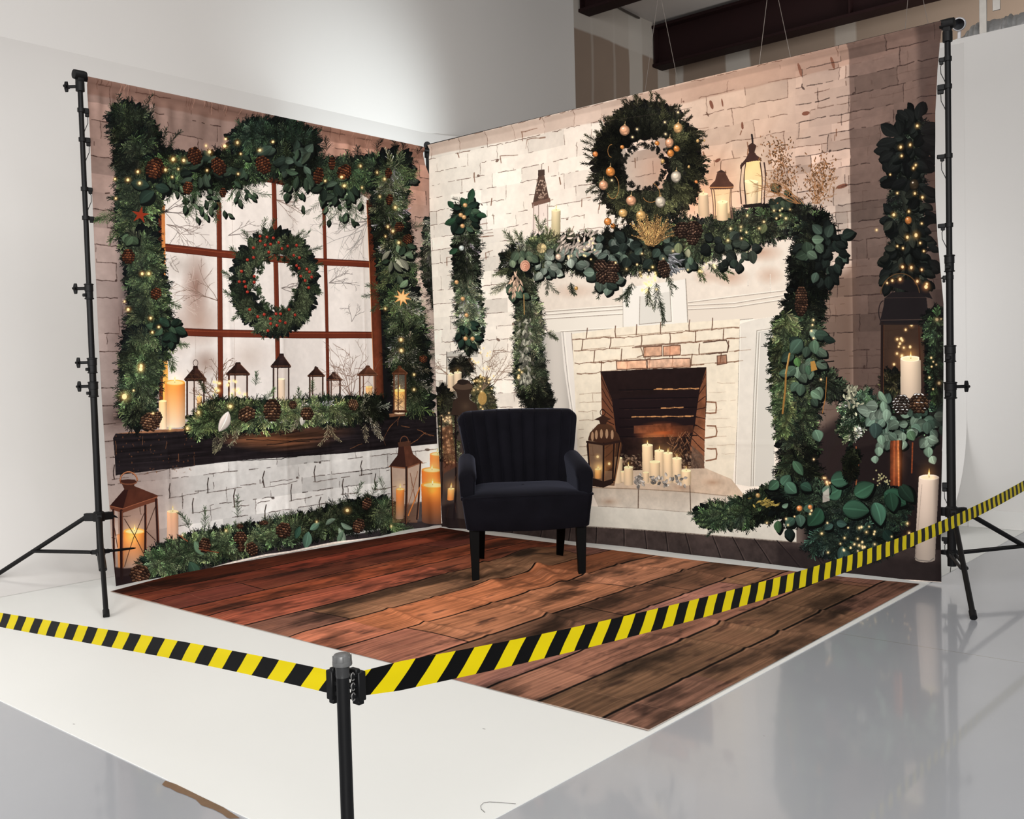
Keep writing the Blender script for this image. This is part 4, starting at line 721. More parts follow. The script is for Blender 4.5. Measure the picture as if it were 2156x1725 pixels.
    for c, n in (((26, 26, 23), 600), ((40, 44, 36), 380), ((74, 80, 60), 200)):
        j = r.integers(0, N, n)
        if c[0] > 40: j = j[(q[j] > .45) & ((np.sin(t[j]) > -.75) | (r.random(n) < .35))]
        n = len(j); d = t[j]+.35*np.sign(np.cos(t[j]))+r.normal(0, .5, n); d = np.where(np.sin(t[j]) < -.2, t[j]+r.normal(0, .4, n), np.arctan2(np.sin(t[j])+.9, np.cos(t[j]))+r.normal(0, .4, n))
        L = r.uniform(17, 28, n); s.sprigs(x[j]-.3*L*np.cos(d), y[j]-.3*L*np.sin(d), d, L, 10, arr(c)[None]*r.uniform(.65, 1.35, (n, 1))*s.clump(x[j], y[j])[:, None], K=15)
    for a in np.linspace(0, 6.283, 58):
        R_ = r.uniform(.9, 1.02); d = a+r.normal(0, .3)
        s.sprigs(np.array([cx+110*R_*math.cos(a)]), np.array([cy+122*R_*math.sin(a)]), np.array([d]), np.array([r.uniform(16, 34)]), 9, arr([(46, 48, 38)])*r.uniform(.6, 1.5), K=18)
    hx, hy = R1(1285, 465)
    S = s.sl(*s.tex([hx-70, hx+70, hx+70, hx-70], [hy-75, hy-75, hy+75, hy+75])); U, V = s.PX[S]-hx, s.PY[S]-hy
    d = np.maximum(np.abs(U)/(43-V*.13), np.abs(V+U*.2)/50)+.5*(s.n2[S]-.5); m = np.clip((1-d)*12, 0, 1)[..., None]; s.img[S] = s.img[S]*(1-m)+(keep[S]*.84)*m
    s.poly(zp(R1, (1180, 365), (1290, 350), (1360, 335), (1355, 355), (1190, 382)), (220, 200, 186), feather=1)
    for k in range(60):
        a = r.uniform(0, 6.28); s.sprigs(np.array([hx+48*math.cos(a)]), np.array([hy+50*math.sin(a)]), np.array([a+3.14+r.normal(0, .8)]), np.array([9.]), 6, arr([(34, 32, 28)])*r.uniform(.6, 1.5), K=9)
    s.line(zp(R1, (1000, 218), (1120, 200), (1440, 150), (1560, 130)), .9, (70, 60, 56), .5)
    for p in ([(1110, 530, 34, 66)], [(1320, 560, 50, 55)]):
        for a, b, c_, d_ in p: s.line([R1(a+c_*math.cos(k), b+50+d_*math.sin(k)) for k in np.linspace(-1.2, 2.6, 16)], 1.3, (176, 128, 78), .9)
    s.line([R1(1105+22*math.cos(k), 375+36*math.sin(k)) for k in np.linspace(1.6, 4.8, 12)], 1.3, (176, 128, 78), .9)
    for x, y, q_, c in ((1178, 258, 28, 0), (1480, 245, 28, 2), (1430, 328, 27, 0), (1440, 388, 21, 3), (1475, 362, 17, 3), (1098, 492, 26, 3), (1058, 568, 26, 0), (1465, 520, 31, 1), (1374, 662, 30, 1), (1210, 655, 27, 0), (1166, 726, 24, 4), (1265, 738, 27, 4), (1083, 775, 21, 3), (1113, 800, 15, 3), (1013, 392, 15, 5), (1165, 352, 11, 3), (1360, 330, 13, 3), (1590, 316, 11, 4), (1392, 432, 13, 4), (1543, 464, 9, 4), (1580, 548, 9, 5), (1640, 318, 7, 4)):
        s.bauble(*R1(x, y), q_/2.695, ((202, 154, 122), (190, 178, 160), (200, 160, 112), (196, 130, 70), (196, 160, 106), (206, 132, 78))[c], hook=8 if q_ > 24 else 0)
    for x, y in ((1245, 250), (1220, 295), (1408, 212), (1408, 278), (1480, 155), (1105, 540)): s.light(*R1(x, y), 7, 1.8, (255, 220, 190))
    # ---- mantel greens
    s.gk = .7
    md, mm, mh = (20, 21, 21), (38, 44, 40), (80, 90, 74)
    s.garland([(520, 1010, 55), (600, 1000, 115), (720, 950, 110), (860, 950, 100), (980, 960, 110)], R1, 330, (40, 48, 42), (70, 86, 72), (130, 144, 116), 11, 28, hang=.4, hifrac=.5, frost=.2)
    s.garland([(960, 970, 115), (1080, 960, 130), (1200, 930, 150), (1330, 930, 150), (1470, 900, 140)], R1, 440, md, mm, mh, 11, 30, hang=.6, hifrac=.3)
    s.garland([(1440, 890, 150), (1600, 880, 140), (1750, 850, 120), (1900, 810, 100), (2060, 770, 110)], R1, 420, md, mm, (72, 84, 66), 11, 30, hang=.5, hifrac=.25)
    s.garland([(700, 1220, 80), (780, 1260, 90), (870, 1290, 90)], R3, 160, md, mm, (66, 80, 64), 11, 30, hang=.5, hifrac=.25)
    s.gk = .55
    s.garland([(590, 1080, 75), (610, 1180, 60), (635, 1280, 75), (635, 1400, 100), (630, 1520, 105), (640, 1650, 120)], R1, 340, (24, 29, 28), (48, 58, 50), (100, 112, 94), 11, 28, hang=.9, hifrac=.4); s.garland([(640, 200, 105), (650, 300, 115), (690, 380, 95), (710, 430, 60)], R2, 200, (24, 29, 28), (48, 58, 50), (96, 108, 90), 11, 28, hang=.9, hifrac=.4)
    for x, y, a, L, c in ((1220, 1120, 1.8, 130, (52, 66, 52)), (1200, 1140, 1.7, 110, (52, 66, 52)), (1350, 1120, 1.3, 180, (54, 66, 52)), (1370, 1220, 1.2, 140, (54, 66, 52)), (1310, 1140, 1.6, 120, (70, 80, 58)), (1400, 1060, 1.0, 130, (60, 74, 56)), (1650, 1010, .7, 150, (62, 80, 58)), (1690, 1020, .4, 110, (62, 80, 58)), (1580, 1010, .9, 110, (76, 94, 62)), (740, 1090, 1.3, 110, (60, 76, 60)), (710, 1080, 1.8, 90, (60, 76, 60)), (520, 1040, 2.6, 90, (110, 124, 96)), (540, 1090, 2.3, 130, (140, 140, 116)), (500, 1120, 2.4, 100, (150, 148, 124)), (550, 900, -2.4, 90, (96, 112, 86)), (590, 890, -2.1, 70, (100, 116, 90)), (880, 880, -1.9, 60, (110, 116, 100)), (700, 830, -1.7, 90, (100, 118, 84)), (740, 870, -1.4, 60, (110, 126, 92)), (1010, 870, -2.3, 60, (70, 84, 66)), (740, 1400, .3, 70, (96, 108, 92)), (1060, 1120, 2.0, 90, (60, 72, 60)), (880, 1120, 1.4, 70, (56, 68, 56))):
        X, Y = R1(x, y); s.sprigs(np.array([X, X+2]), np.array([Y, Y+2]), np.array([a, a+.25]), np.array([L/2.695, L*.8/2.695]), 10, arr([c, np.array(c)*.8]), K=20)
    eu = ((120, 136, 128), (150, 164, 156), (92, 110, 102)); ed = ((52, 68, 62), (84, 102, 92), (40, 52, 48))
    lm = lambda p, n, c, ln=(18, 28), rt=.44, Zf=R1, **k: s.leafmass(p, Zf, n, c, ln, rt, rnd=.85, **k)
    lm([(700, 1010, 70), (780, 1020, 50), (690, 1060, 40)], 26, eu, (16, 24)); lm([(620, 950, 60), (560, 980, 40)], 12, ((90, 112, 92), (120, 140, 116))); lm([(880, 980, 50), (960, 960, 50)], 12, ((140, 154, 148), (110, 128, 120)), (20, 28)); lm([(1040, 900, 60), (1150, 900, 60)], 22, ((120, 136, 130), (70, 88, 82)), (18, 28)); lm([(1180, 900, 40), (1200, 990, 50)], 14, ed, (22, 32)); lm([(1080, 980, 30), (1110, 960, 20)], 3, ((120, 142, 134),), (26, 32), .3)
    lm([(1330, 980, 60), (1480, 920, 60), (1540, 960, 60)], 22, ed, (20, 32)); lm([(1040, 1085, 50), (1110, 1110, 45)], 12, ((64, 84, 76), (96, 116, 106)), (22, 32), hang=1.); lm([(570, 1180, 50), (540, 1160, 30)], 7, ((56, 80, 64), (80, 104, 86)), (20, 30), hang=1.2); lm([(1700, 930, 80), (1850, 960, 60)], 22, ((40, 48, 46), (60, 72, 64)), (20, 30)); lm([(2080, 640, 50), (2040, 680, 60)], 14, ((50, 62, 52), (70, 84, 66)), (18, 26))
    s.leaves(*[np.array(q_, float) for q_ in zip(*[(*R1(1478, 895), 1.5, 24, 9), (*R1(1533, 930), 1.5, 18, 6), (*R1(1980, 790), 2., 22, 8), (*R1(1900, 940), 1.4, 28, 10), (*R1(1545, 975), 1.4, 17, 7), (*R1(1800, 990), 1.5, 18, 8), (*R1(1860, 980), 2.3, 18, 4)])], arr([(118, 128, 100), (150, 148, 122), (92, 100, 74), (58, 66, 60), (92, 112, 98), (50, 62, 56), (56, 66, 60)]), rnd=.85)
    for k in range(70):
        x, y = r.uniform(790, 1010), 0; y = 935+r.normal(0, 28)-(x-790)*.1; X, Y = R1(x, y); s.leaves(np.array([X]), np.array([Y]), np.array([-.9+r.normal(0, .5)]), np.array([r.uniform(8, 18)]), np.array([2.2]), arr([(206, 190, 176)])*r.uniform(.6, 1.1), rib=False)
    for k in range(40): X, Y = R1(1435+r.normal(0, 28), 1010+r.normal(0, 30)); s.leaves(np.array([X]), np.array([Y]), np.array([.7+r.normal(0, .5)]), np.array([r.uniform(8, 20)]), np.array([1.8]), arr([(182, 182, 184)])*r.uniform(.5, 1.1), rib=False)
    for k in range(30): X, Y = R1(560+r.normal(0, 20), 1120+r.normal(0, 34)); s.leaves(np.array([X]), np.array([Y]), np.array([1.9+r.normal(0, .3)]), np.array([r.uniform(10, 22)]), np.array([2.]), arr([(206, 176, 152)])*r.uniform(.7, 1.1), rib=False)
    X, Y = R1(615, 1025)
    for k, q_ in enumerate((12, 10, 8, 6, 4, 2.4)): s.ell(X+(k % 2)-.5, Y+k*.4, q_*.9, q_, (arr((214, 168, 144)) if k % 2 == 0 else arr((178, 126, 104)))*(1+.02*k), n=16)
    s.bauble(*R1(808, 975), 6.5, (216, 188, 166)); X, Y = R1(710, 925)
    for a in np.linspace(0, 6.28, 18): s.leaves(np.array([X]), np.array([Y]), np.array([a]), np.array([11.]), np.array([3.]), arr([(206, 186, 140)])*r.uniform(.7, 1.1))
    # gold grass fan, cones
    for k in range(90):
        a = -1.5+r.normal(0, .5); L = r.uniform(30, 66); X, Y = R1(1325+r.normal(0, 10), 910); s.sprigs(np.array([X]), np.array([Y]), np.array([a]), np.array([L]), 5, arr([(172, 136, 90)])*r.uniform(.6, 1.2), K=14, spread=.5)
    for x, y, rx, ry, t_ in ((1500, 820, 46, 44, 0), (1570, 820, 46, 50, .2), (1560, 870, 34, 34, 0), (1050, 1030, 44, 36, .3), (1110, 1035, 38, 38, 0), (1060, 1085, 40, 36, 0), (1110, 1090, 36, 30, 0), (1395, 1040, 34, 50, -.4)): s.cone(*R1(x, y), rx/2.695, ry/2.695, t_+r.uniform(-.7, .7), (104, 76, 62), (172, 138, 114))
    s.lights([(1300, 1070, 60), (1320, 1160, 50)], R1, 18, (240, 190, 80), (6, 11), (1.6, 3)); s.lights([(900, 930, 90), (1000, 930, 60)], R1, 12, (240, 190, 120), (4, 8), (1.2, 2)); s.lights([(1550, 1030, 80), (1650, 1030, 60)], R1, 9, (240, 190, 110), (5, 9), (1.2, 2.2)); s.lights([(1750, 830, 80), (2100, 720, 50)], R1, 16, (240, 190, 120), (5, 9), (1.2, 2.2)); s.lights([(850, 1050, 80), (1000, 1090, 50), (1400, 960, 80)], R1, 8, (240, 190, 120), (5, 9), (1.2, 2)); s.bauble(*R1(912, 1153), 4, (190, 150, 90))
    # hanging frost and gold ribbon on the left fall
    for k in range(90): x = 615+r.normal(0, 16); y = r.uniform(1320, 1680); X, Y = R1(x, y); s.leaves(np.array([X]), np.array([Y]), np.array([1.6+r.normal(0, .6)]), np.array([r.uniform(7, 14)]), np.array([2.4]), arr([(168, 170, 160)])*r.uniform(.5, 1.1), rib=False)
    s.line(zp(R1, (606, 1190), (608, 1300)), 2.6, (176, 140, 90)); s.lights([(560, 1650, 30), (600, 1600, 40)], R1, 4, r=(5, 8))
    # ---- lanterns on the mantel
    B = lambda *p: zp(R3, *p)
    s.glow(*R3(500, 1000), 70, (255, 190, 120), .7, ry=90); s.glow(*R3(330, 1130), 50, (255, 190, 120), .6)
    s.candle(R3(195, 0)[0], R3(256, 0)[0], R3(0, 1105)[1], R3(0, 1225)[1], (236, 206, 170), (214, 184, 152), 7, .5)
    s.poly(B((275, 1080), (390, 1075), (382, 1240), (283, 1245)), (240, 200, 150), .6); s.candle(R3(303, 0)[0], R3(368, 0)[0], R3(0, 1150)[1], R3(0, 1248)[1], (255, 228, 180), (226, 196, 160), 5, .8)
    s.poly(B((315, 985), (355, 985), (372, 1030), (400, 1055), (398, 1075), (270, 1080), (268, 1060), (300, 1030)), (96, 66, 54), noise=.2); s.poly(B((308, 985), (338, 970), (362, 985)), (70, 50, 44)); s.line(B((334, 970), (336, 925)), 1.8, (110, 80, 64)); s.line(B((266, 1070), (400, 1066)), 1.8, (196, 140, 96))
    for x in (276, 288, 380, 388): s.line(B((x, 1075), (x+4, 1245)), 2, (120, 92, 78))
    s.poly(B((466, 920), (558, 915), (556, 1160), (466, 1165)), (255, 214, 150), .9, c2=(236, 206, 170)); s.candle(R3(466, 0)[0], R3(536, 0)[0], R3(0, 1035)[1], R3(0, 1165)[1], (250, 226, 180), (226, 200, 168), 0, .6)
    s.poly(B((480, 870), (520, 870), (540, 890), (566, 905), (560, 918), (468, 925), (432, 965), (432, 940), (462, 905)), (74, 52, 46), noise=.2); s.poly(B((478, 830), (500, 812), (526, 830), (518, 872), (482, 874)), (70, 50, 44)); s.line(B((502, 815), (502, 770)), 3.4, (40, 32, 32))
    for x, w in ((440, 2), (464, 2.4), (556, 2), (575, 2.4)): s.line(B((x, 930), (x+2, 1160)), w, (64, 46, 42))
    s.poly(B((450, 1165), (560, 1155), (580, 1175), (455, 1185)), (44, 36, 34))
    for k in range(9): s.twigs(*R3(760+r.normal(0, 14), 1160), -2.15+r.normal(0, .3), r.uniform(80, 140), 1, .5, (150, 108, 72), 1.4)
    for k in range(9): s.twigs(*R3(860+r.normal(0, 14), 1160), -1.15+r.normal(0, .3), r.uniform(70, 110), 1, .5, (156, 116, 80), 1.4)
    for k in range(640):
        tt = r.random(); X, Y = R3(640+r.normal(0, 40)+tt*60, 830+tt*240+r.normal(0, 40)) if k % 2 else R3(900+r.normal(0, 40)-tt*30, 920+tt*200+r.normal(0, 30))
        s.leaves(np.array([X]), np.array([Y]), np.array([r.uniform(-2.6, -.6)]), np.array([r.uniform(3, 6)]), np.array([.8]), arr([(150, 108, 74)])*r.uniform(.6, 1.2), rib=False)
    # ---- right fall of greens
    C = lambda *p: zp(R4, *p)
    s.garland([(830, 1300, 120), (850, 1400, 130), (800, 1500, 120), (830, 1600, 130), (800, 1690, 130)], R3, 330, (20, 22, 22), (34, 42, 38), (60, 74, 60), 11, 30, hang=.7, hifrac=.25)
    s.garland([(710, 20, 140), (690, 140, 130), (690, 280, 135), (680, 420, 130), (690, 560, 130), (670, 700, 120), (680, 820, 130), (670, 960, 140)], R4, 620, (16, 19, 19), (32, 40, 35), (66, 80, 62), 12, 32, hang=.8, hifrac=.3); s.garland([(620, 130, 70), (590, 300, 60), (610, 500, 60), (620, 680, 60)], R4, 200, (28, 35, 30), (48, 62, 48), (78, 92, 68), 11, 28, hang=.9, hifrac=.4)
    s.garland([(780, 430, 80), (860, 480, 60)], R4, 60, (16, 18, 18), (28, 34, 30), (46, 56, 48), 11, 28, hang=.2, hifrac=.2)
    s.leafmass([(860, 1360, 90), (950, 1380, 80), (900, 1500, 90)], R3, 34, ((36, 48, 44), (62, 80, 72), (30, 38, 36)), (22, 36), .36, rnd=.85); s.leafmass([(740, 1440, 60), (850, 1370, 40)], R3, 8, ((66, 88, 72), (84, 106, 90)), (26, 34), .42, rnd=.85)
    s.leafmass([(700, 240, 80), (720, 330, 70), (690, 400, 80), (740, 490, 60)], R4, 26, ((70, 94, 80), (96, 120, 104), (50, 70, 60)), (24, 36), .4, hang=.9, rnd=.85); s.leaves(*[np.array(q_, float) for q_ in zip(*[(*R4(755, 230), 1.5, 30, 11), (*R4(690, 230), 2.2, 36, 14), (*R4(665, 320), 1.3, 20, 7), (*R4(740, 490), .6, 24, 10), (*R4(760, 685), 1.2, 26, 12), (*R4(655, 840), 1.0, 36, 9), (*R4(720, 360), 1.4, 20, 8), (*R4(800, 220), .3, 26, 8)])], arr([(84, 108, 92), (70, 92, 82), (84, 120, 76), (104, 130, 112), (96, 122, 108), (70, 98, 80), (70, 96, 80), (34, 46, 42)]), rnd=.85)
    s.cone(*R4(690, 50), 13, 24, .1, (120, 84, 64), (176, 132, 104)); s.cone(*R4(690, 5), 12, 18, 0, (120, 84, 64), (176, 132, 104))
    s.line(C((632, 300), (615, 400), (612, 480), (600, 600)), 4, (150, 112, 62)); s.line(C((630, 300), (612, 400)), 1.5, (206, 166, 106)); s.poly(C((735, 340), (755, 335), (770, 380), (740, 390)), (170, 130, 70)); s.line(C((815, 420), (810, 520), (795, 600)), 1.6, (160, 110, 60)); s.line(C((790, 345), (850, 338)), 2.4, (30, 26, 24))
    for x, y in ((750, 130), (745, 155), (740, 185), (750, 222), (788, 430), (755, 832), (820, 945)): s.light(*R4(x, y), 7, 1.8, (240, 190, 140))
    # foot of the greens, spreading along the step
    s.garland([(200, 1110, 40), (330, 1120, 60), (450, 1090, 90), (560, 1040, 100)], R4, 230, (22, 28, 26), (40, 56, 46), (72, 92, 70), 11, 32, hang=.2, fwd=-.6, hifrac=.35)
    s.sprigs(*[np.array(q_, float) for q_ in zip(*C((230, 1112), (260, 1140), (300, 1130), (330, 1090), (400, 1060), (290, 1160), (240, 1120)))], np.array([3.2, 2.9, 3.1, 3.3, 3.6, 2.7, 3.1]), np.array([44., 36, 40, 34, 30, 36, 40]), 10, arr([(48, 66, 54)]*7), K=22)
    s.garland([(600, 1030, 120), (700, 1060, 150), (850, 1100, 190), (1050, 1110, 190), (1150, 1060, 140)], R4, 480, (15, 19, 19), (26, 36, 33), (48, 64, 54), 12, 32, hang=.4, hifrac=.22); s.garland([(780, 1230, 100), (950, 1250, 130), (1100, 1240, 110)], R4, 220, (14, 18, 19), (22, 32, 31), (40, 54, 50), 12, 32, hang=.5, hifrac=.2)
    big = ((890, 970, 2.7, 40, 17, (62, 96, 80)), (960, 1010, -.5, 46, 18, (58, 92, 76)), (900, 1080, .1, 56, 20, (54, 86, 72)), (790, 1080, 2.2, 44, 18, (44, 74, 60)), (840, 940, -.1, 44, 17, (60, 92, 78)), (1110, 1000, .5, 52, 20, (46, 78, 64)), (1060, 1050, 1.3, 50, 16, (70, 106, 92)), (1190, 960, .9, 46, 14, (34, 52, 44)), (1140, 1000, 1.4, 40, 15, (40, 66, 54)), (600, 960, -.9, 26, 12, (70, 100, 86)), (620, 950, .8, 30, 13, (76, 108, 94)), (580, 940, 2.4, 26, 11, (66, 96, 80)), (690, 960, .5, 26, 10, (50, 76, 66)), (680, 1110, 1.4, 26, 11, (70, 94, 86)), (660, 1130, 2.4, 24, 10, (60, 84, 76)), (710, 1090, -.6, 22, 9, (66, 90, 80)), (870, 1150, .2, 22, 8, (60, 84, 80)), (850, 1160, 2.6, 20, 7, (60, 84, 80)), (580, 1140, 1.5, 26, 8, (62, 90, 66)), (630, 1180, 1.4, 24, 10, (30, 42, 40)), (810, 1010, -1.2, 22, 9, (90, 116, 104)), (600, 1070, -.5, 14, 5, (110, 136, 122)), (900, 1270, 1.8, 30, 8, (60, 84, 80)), (910, 1290, 1., 24, 7, (54, 76, 72)), (1110, 1190, .9, 30, 12, (30, 48, 44)))
    for x, y, a, L, w, c in big: 
        X, Y = R4(x, y); s.leaves(np.array([X+2]), np.array([Y+3]), np.array([a]), np.array([L*1.08]), np.array([w*1.1]), arr([(12, 16, 15)]), rib=False, rnd=.8); s.leaves(np.array([X]), np.array([Y]), np.array([a]), np.array([float(L)]), np.array([float(w)]), arr([c]), rnd=.8)
    for k in range(26): X, Y = R4(520+r.normal(0, 36), 1050+r.normal(0, 16)); s.leaves(np.array([X]), np.array([Y]), np.array([-.3+r.normal(0, .5)]), np.array([r.uniform(8, 16)]), np.array([1.8]), arr([(170, 150, 84)])*r.uniform(.6, 1.1), rib=False)
    s.lights([(800, 1250, 60), (950, 1220, 80), (1040, 1220, 60)], R4, 20, (255, 210, 130), (5, 9), (1.4, 2.4)); s.lights([(1020, 1290, 30)]*2+[(1030, 1290, 30)], R4, 6, (255, 200, 110), (5, 9), (1.4, 2.4)); s.lights([(440, 1150, 20), (500, 1155, 30), (850, 1120, 60)], R4, 7, (255, 210, 150), (5, 8), (1.4, 2.2)); s.lights([(1160, 1260, 50), (1220, 1160, 40)], R4, 7, (255, 190, 110), (5, 9), (1.4, 2.4)); s.bauble(*R4(685, 1078), 6, (206, 140, 86)); s.bauble(*R4(738, 1072), 5, (206, 140, 86)); s.bauble(*R4(480, 1012), 5, (170, 140, 90))
    s.poly(C((800, 1000), (830, 975), (835, 1040), (800, 1050)), (196, 186, 176), .8); s.lights([(800, 940, 30), (840, 945, 30)], R4, 5, (255, 170, 90), (5, 10), (1.4, 2.4))
    # ---- alcove: leaf column, lantern, shelf greens, candle
    s.garland([(1430, 720, 50), (1420, 800, 110), (1390, 900, 115), (1400, 1000, 120), (1390, 1120, 130), (1370, 1240, 135), (1390, 1360, 135), (1380, 1480, 145), (1380, 1600, 150)], R3, 470, (18, 20, 21), (26, 31, 30), (42, 50, 46), 11, 30, hang=.5, hifrac=.2)
    s.leafmass([(1430, 700, 60), (1420, 780, 100), (1390, 900, 110), (1400, 1050, 110)], R3, 80, ((26, 30, 30), (34, 40, 39), (22, 25, 26)), (26, 44), .3, hang=.0); s.leafmass([(1390, 1150, 110), (1370, 1300, 120), (1400, 1450, 130), (1380, 1600, 130)], R3, 90, ((26, 31, 31), (36, 43, 40), (48, 54, 48)), (24, 38), .3, hang=.4)
    for x, y, a, L in ((1450, 690, -1.4, 36), (1420, 700, -2.2, 34), (1470, 760, -.3, 44), (1480, 790, .2, 40), (1330, 770, -2.6, 44), (1320, 800, 2.9, 44), (1280, 850, 3.0, 34), (1300, 870, 2.6, 34), (1390, 680, -2.5, 30)): s.leaves(*[np.array([q_]) for q_ in (*R3(x, y), a, float(L), L*.3)], arr([(30, 33, 33)]))
    for x, y, q_ in ((1450, 725, 12), (1405, 830, 12), (1345, 840, 13), (1352, 890, 10), (1440, 945, 10), (1425, 962, 11), (1285, 995, 7), (1435, 1105, 11), (1480, 1128, 11), (1325, 1100, 8), (1305, 1222, 13), (1395, 1205, 10), (1440, 1340, 18), (1205, 1308, 8), (1465, 1385, 9), (1325, 1400, 8), (1358, 1412, 9), (1485, 1430, 8), (1385, 1350, 14), (1475, 1275, 8)): s.light(*R3(x, y), q_*.9, q_*.18+.5, (255, 176, 80))
    s.bauble(*R3(1392, 1255), 8, (176, 116, 66)); s.bauble(*R3(1430, 1055), 11, (62, 52, 40))
    # lantern
    s.poly(C((1100, 150), (1330, 150), (1330, 520), (1090, 520)), (64, 48, 38), .85, c2=(48, 34, 30)); s.glow(*R4(1225, 330), 60, (190, 120, 60), .5)
    s.garland([(1140, 420, 50), (1150, 470, 50)], R4, 40, (18, 20, 18), (30, 34, 28), (60, 58, 40), 9, 24); s.lights([(1160, 230, 60), (1250, 200, 60), (1180, 400, 60)], R4, 16, (255, 180, 90), (5, 11), (1.6, 3))
    s.candle(R4(1190, 0)[0], R4(1297, 0)[0], R4(0, 325)[1], R4(0, 510)[1], (244, 220, 192), (206, 186, 166), 10, .8)
    s.poly(B((1265, 1620), (1330, 1590), (1440, 1590), (1500, 1640), (1530, 1700)), (34, 30, 31)); s.poly(C((1110, 20), (1150, -10), (1290, -12), (1330, 20), (1335, 70), (1345, 120), (1345, 150), (1085, 150), (1090, 120), (1105, 60)), (37, 32, 33)); s.line(C((1085, 132), (1345, 128)), 1.6, (80, 66, 60)); s.line(C((1112, 20), (1328, 18)), 1.2, (70, 58, 54))
    s.line([R4(1192+104*math.cos(k), 15+118*math.sin(k)) for k in np.linspace(3.3, 6.1, 24)], 2, (96, 72, 48))
    s.line([R4(1105+26*math.cos(k), 90+56*math.sin(k)) for k in np.linspace(1.8, 4.6, 14)], 2, (40, 34, 34))
    for x, w in ((1098, 7), (1326, 8)): s.line(C((x, 150), (x-4, 510)), w, (40, 30, 28)); s.line(C((x+7, 150), (x+3, 510)), 1.2, (110, 72, 48), .8)
    s.line(C((1288, 155), (1292, 330)), 3, (70, 44, 32)); s.line(C((1085, 152), (1345, 152)), 3, (44, 36, 35))
    s.garland([(1370, 120, 60), (1380, 250, 60), (1385, 400, 60), (1390, 520, 50)], R4, 150, (18, 22, 21), (30, 40, 34), (56, 76, 58), 10, 28, hang=.8, hifrac=.3); 
    for x, y, q_ in ((1380, 128, 12), (1388, 448, 12), (1350, 320, 7), (1360, 340, 6), (1375, 355, 6), (1352, 365, 6), (1340, 420, 8), (1358, 478, 6), (1356, 580, 8), (1490-90, 1625-1500, 6)): s.light(*R4(x, y), q_*.85, q_*.2+.5, (255, 190, 110))
    for x, y, q_ in ((1355, 1518, 12), (1408, 1522, 13), (1265, 1608, 8), (1295, 1595, 10), (1340, 1588, 13), (1472, 1535, 9), (1445, 1600, 12), (1495, 1632, 16), (1500, 1615, 9)): s.light(*R3(x, y), q_, q_*.2+.5, (255, 150, 70))
    # shelf
    s.garland([(940, 540, 60), (960, 620, 70), (930, 700, 50)], R4, 130, (18, 24, 22), (34, 50, 40), (84, 104, 84), 10, 26, hang=.5, hifrac=.4, frost=.3); s.garland([(990, 520, 50), (1060, 600, 80), (1180, 640, 70), (1300, 640, 60), (1390, 620, 60)], R4, 170, (20, 28, 26), (36, 52, 46), (66, 88, 76), 10, 26, hang=.6, hifrac=.3)
    for k in range(40): X, Y = R4(945+r.normal(0, 18), 470+abs(r.normal(0, 60))); s.leaves(np.array([X]), np.array([Y]), np.array([-1.5+r.normal(0, .7)]), np.array([r.uniform(6, 14)]), np.array([2.4]), arr([(186, 190, 170)])*r.uniform(.5, 1.1), rib=False)
    s.poly(C((1130, 600), (1400, 590), (1400, 620), (1130, 640)), (24, 20, 20), .8)
    s.leafmass([(1040, 660, 60), (1080, 580, 40), (1130, 620, 50)], R4, 26, ((104, 132, 120), (136, 160, 148), (80, 106, 96)), (24, 34), .42, rnd=.85); s.leafmass([(1180, 670, 40), (1300, 640, 60), (1370, 640, 50)], R4, 24, ((84, 112, 100), (110, 136, 122), (60, 84, 74)), (24, 34), .42, rnd=.85); s.leafmass([(1330, 740, 40), (1345, 690, 40), (1060, 730, 25)], R4, 16, ((124, 150, 136), (96, 122, 110)), (22, 30), .46, hang=1.2, rnd=.85)
    for x, y, L, w, c in ((1080, 490, 30, 7, (120, 146, 130)), (1100, 540, 26, 8, (124, 150, 136)), (1120, 580, 26, 10, (130, 154, 142)), (1060, 650, 32, 14, (58, 76, 74)), (1090, 710, 22, 9, (120, 146, 132)), (1080, 770, 20, 9, (126, 152, 138)), (1062, 815, 16, 8, (126, 150, 138)), (1335, 770, 22, 10, (122, 146, 132)), (1350, 815, 18, 9, (150, 170, 156)), (1235, 690, 22, 10, (90, 118, 96))): s.leaves(*[np.array([float(q_)]) for q_ in (*R4(x, y), 1.4+r.normal(0, .3), L, w)], arr([c]), rnd=.8)
    s.cone(*R4(1195, 555), 19, 20, 0, (120, 104, 92), (200, 190, 180), snow=.65); s.cone(*R4(1285, 548), 20, 20, 0, (150, 108, 78), (206, 166, 128), snow=.1)
    # log post, glow, tall candle
    s.poly(C((1138, 740), (1200, 735), (1200, 965), (1138, 965)), (120, 62, 38), .9, horiz=.6, noise=.5); s.line(C((1178, 740), (1182, 965)), 3.5, (222, 130, 76), .8); s.line(C((1158, 740), (1158, 960)), 2.2, (180, 96, 56), .7); s.line(C((1252, 750), (1248, 900)), 3, (150, 78, 46), .8); s.glow(*R4(1180, 850), 26, (230, 130, 70), .5, ry=60)
    s.line(C((965, 770), (978, 850), (965, 960)), 2.6, (150, 92, 60), .9); s.garland([(945, 790, 22), (940, 870, 25), (940, 920, 20)], R4, 36, (20, 26, 24), (44, 56, 42), (70, 80, 58), 8, 20)
    for k in range(24): X, Y = R4(1098+r.normal(0, 18), 935+r.normal(0, 18)); s.ell(X, Y, 2, 2, (176, 170, 128), .9, n=7)
    s.candle(R4(1285, 0)[0], R4(1388, 0)[0], R4(0, 922)[1], R4(0, 1335)[1], (232, 210, 192), (176, 162, 150), 12, .7, tilt=-8)
    s.line(C((1265, 1325), (1280, 1340), (1340, 1345), (1360, 1330)), 2.5, (126, 118, 112)); s.line(C((1300, 960), (1270, 1320)), 1.4, (140, 124, 114), .4)
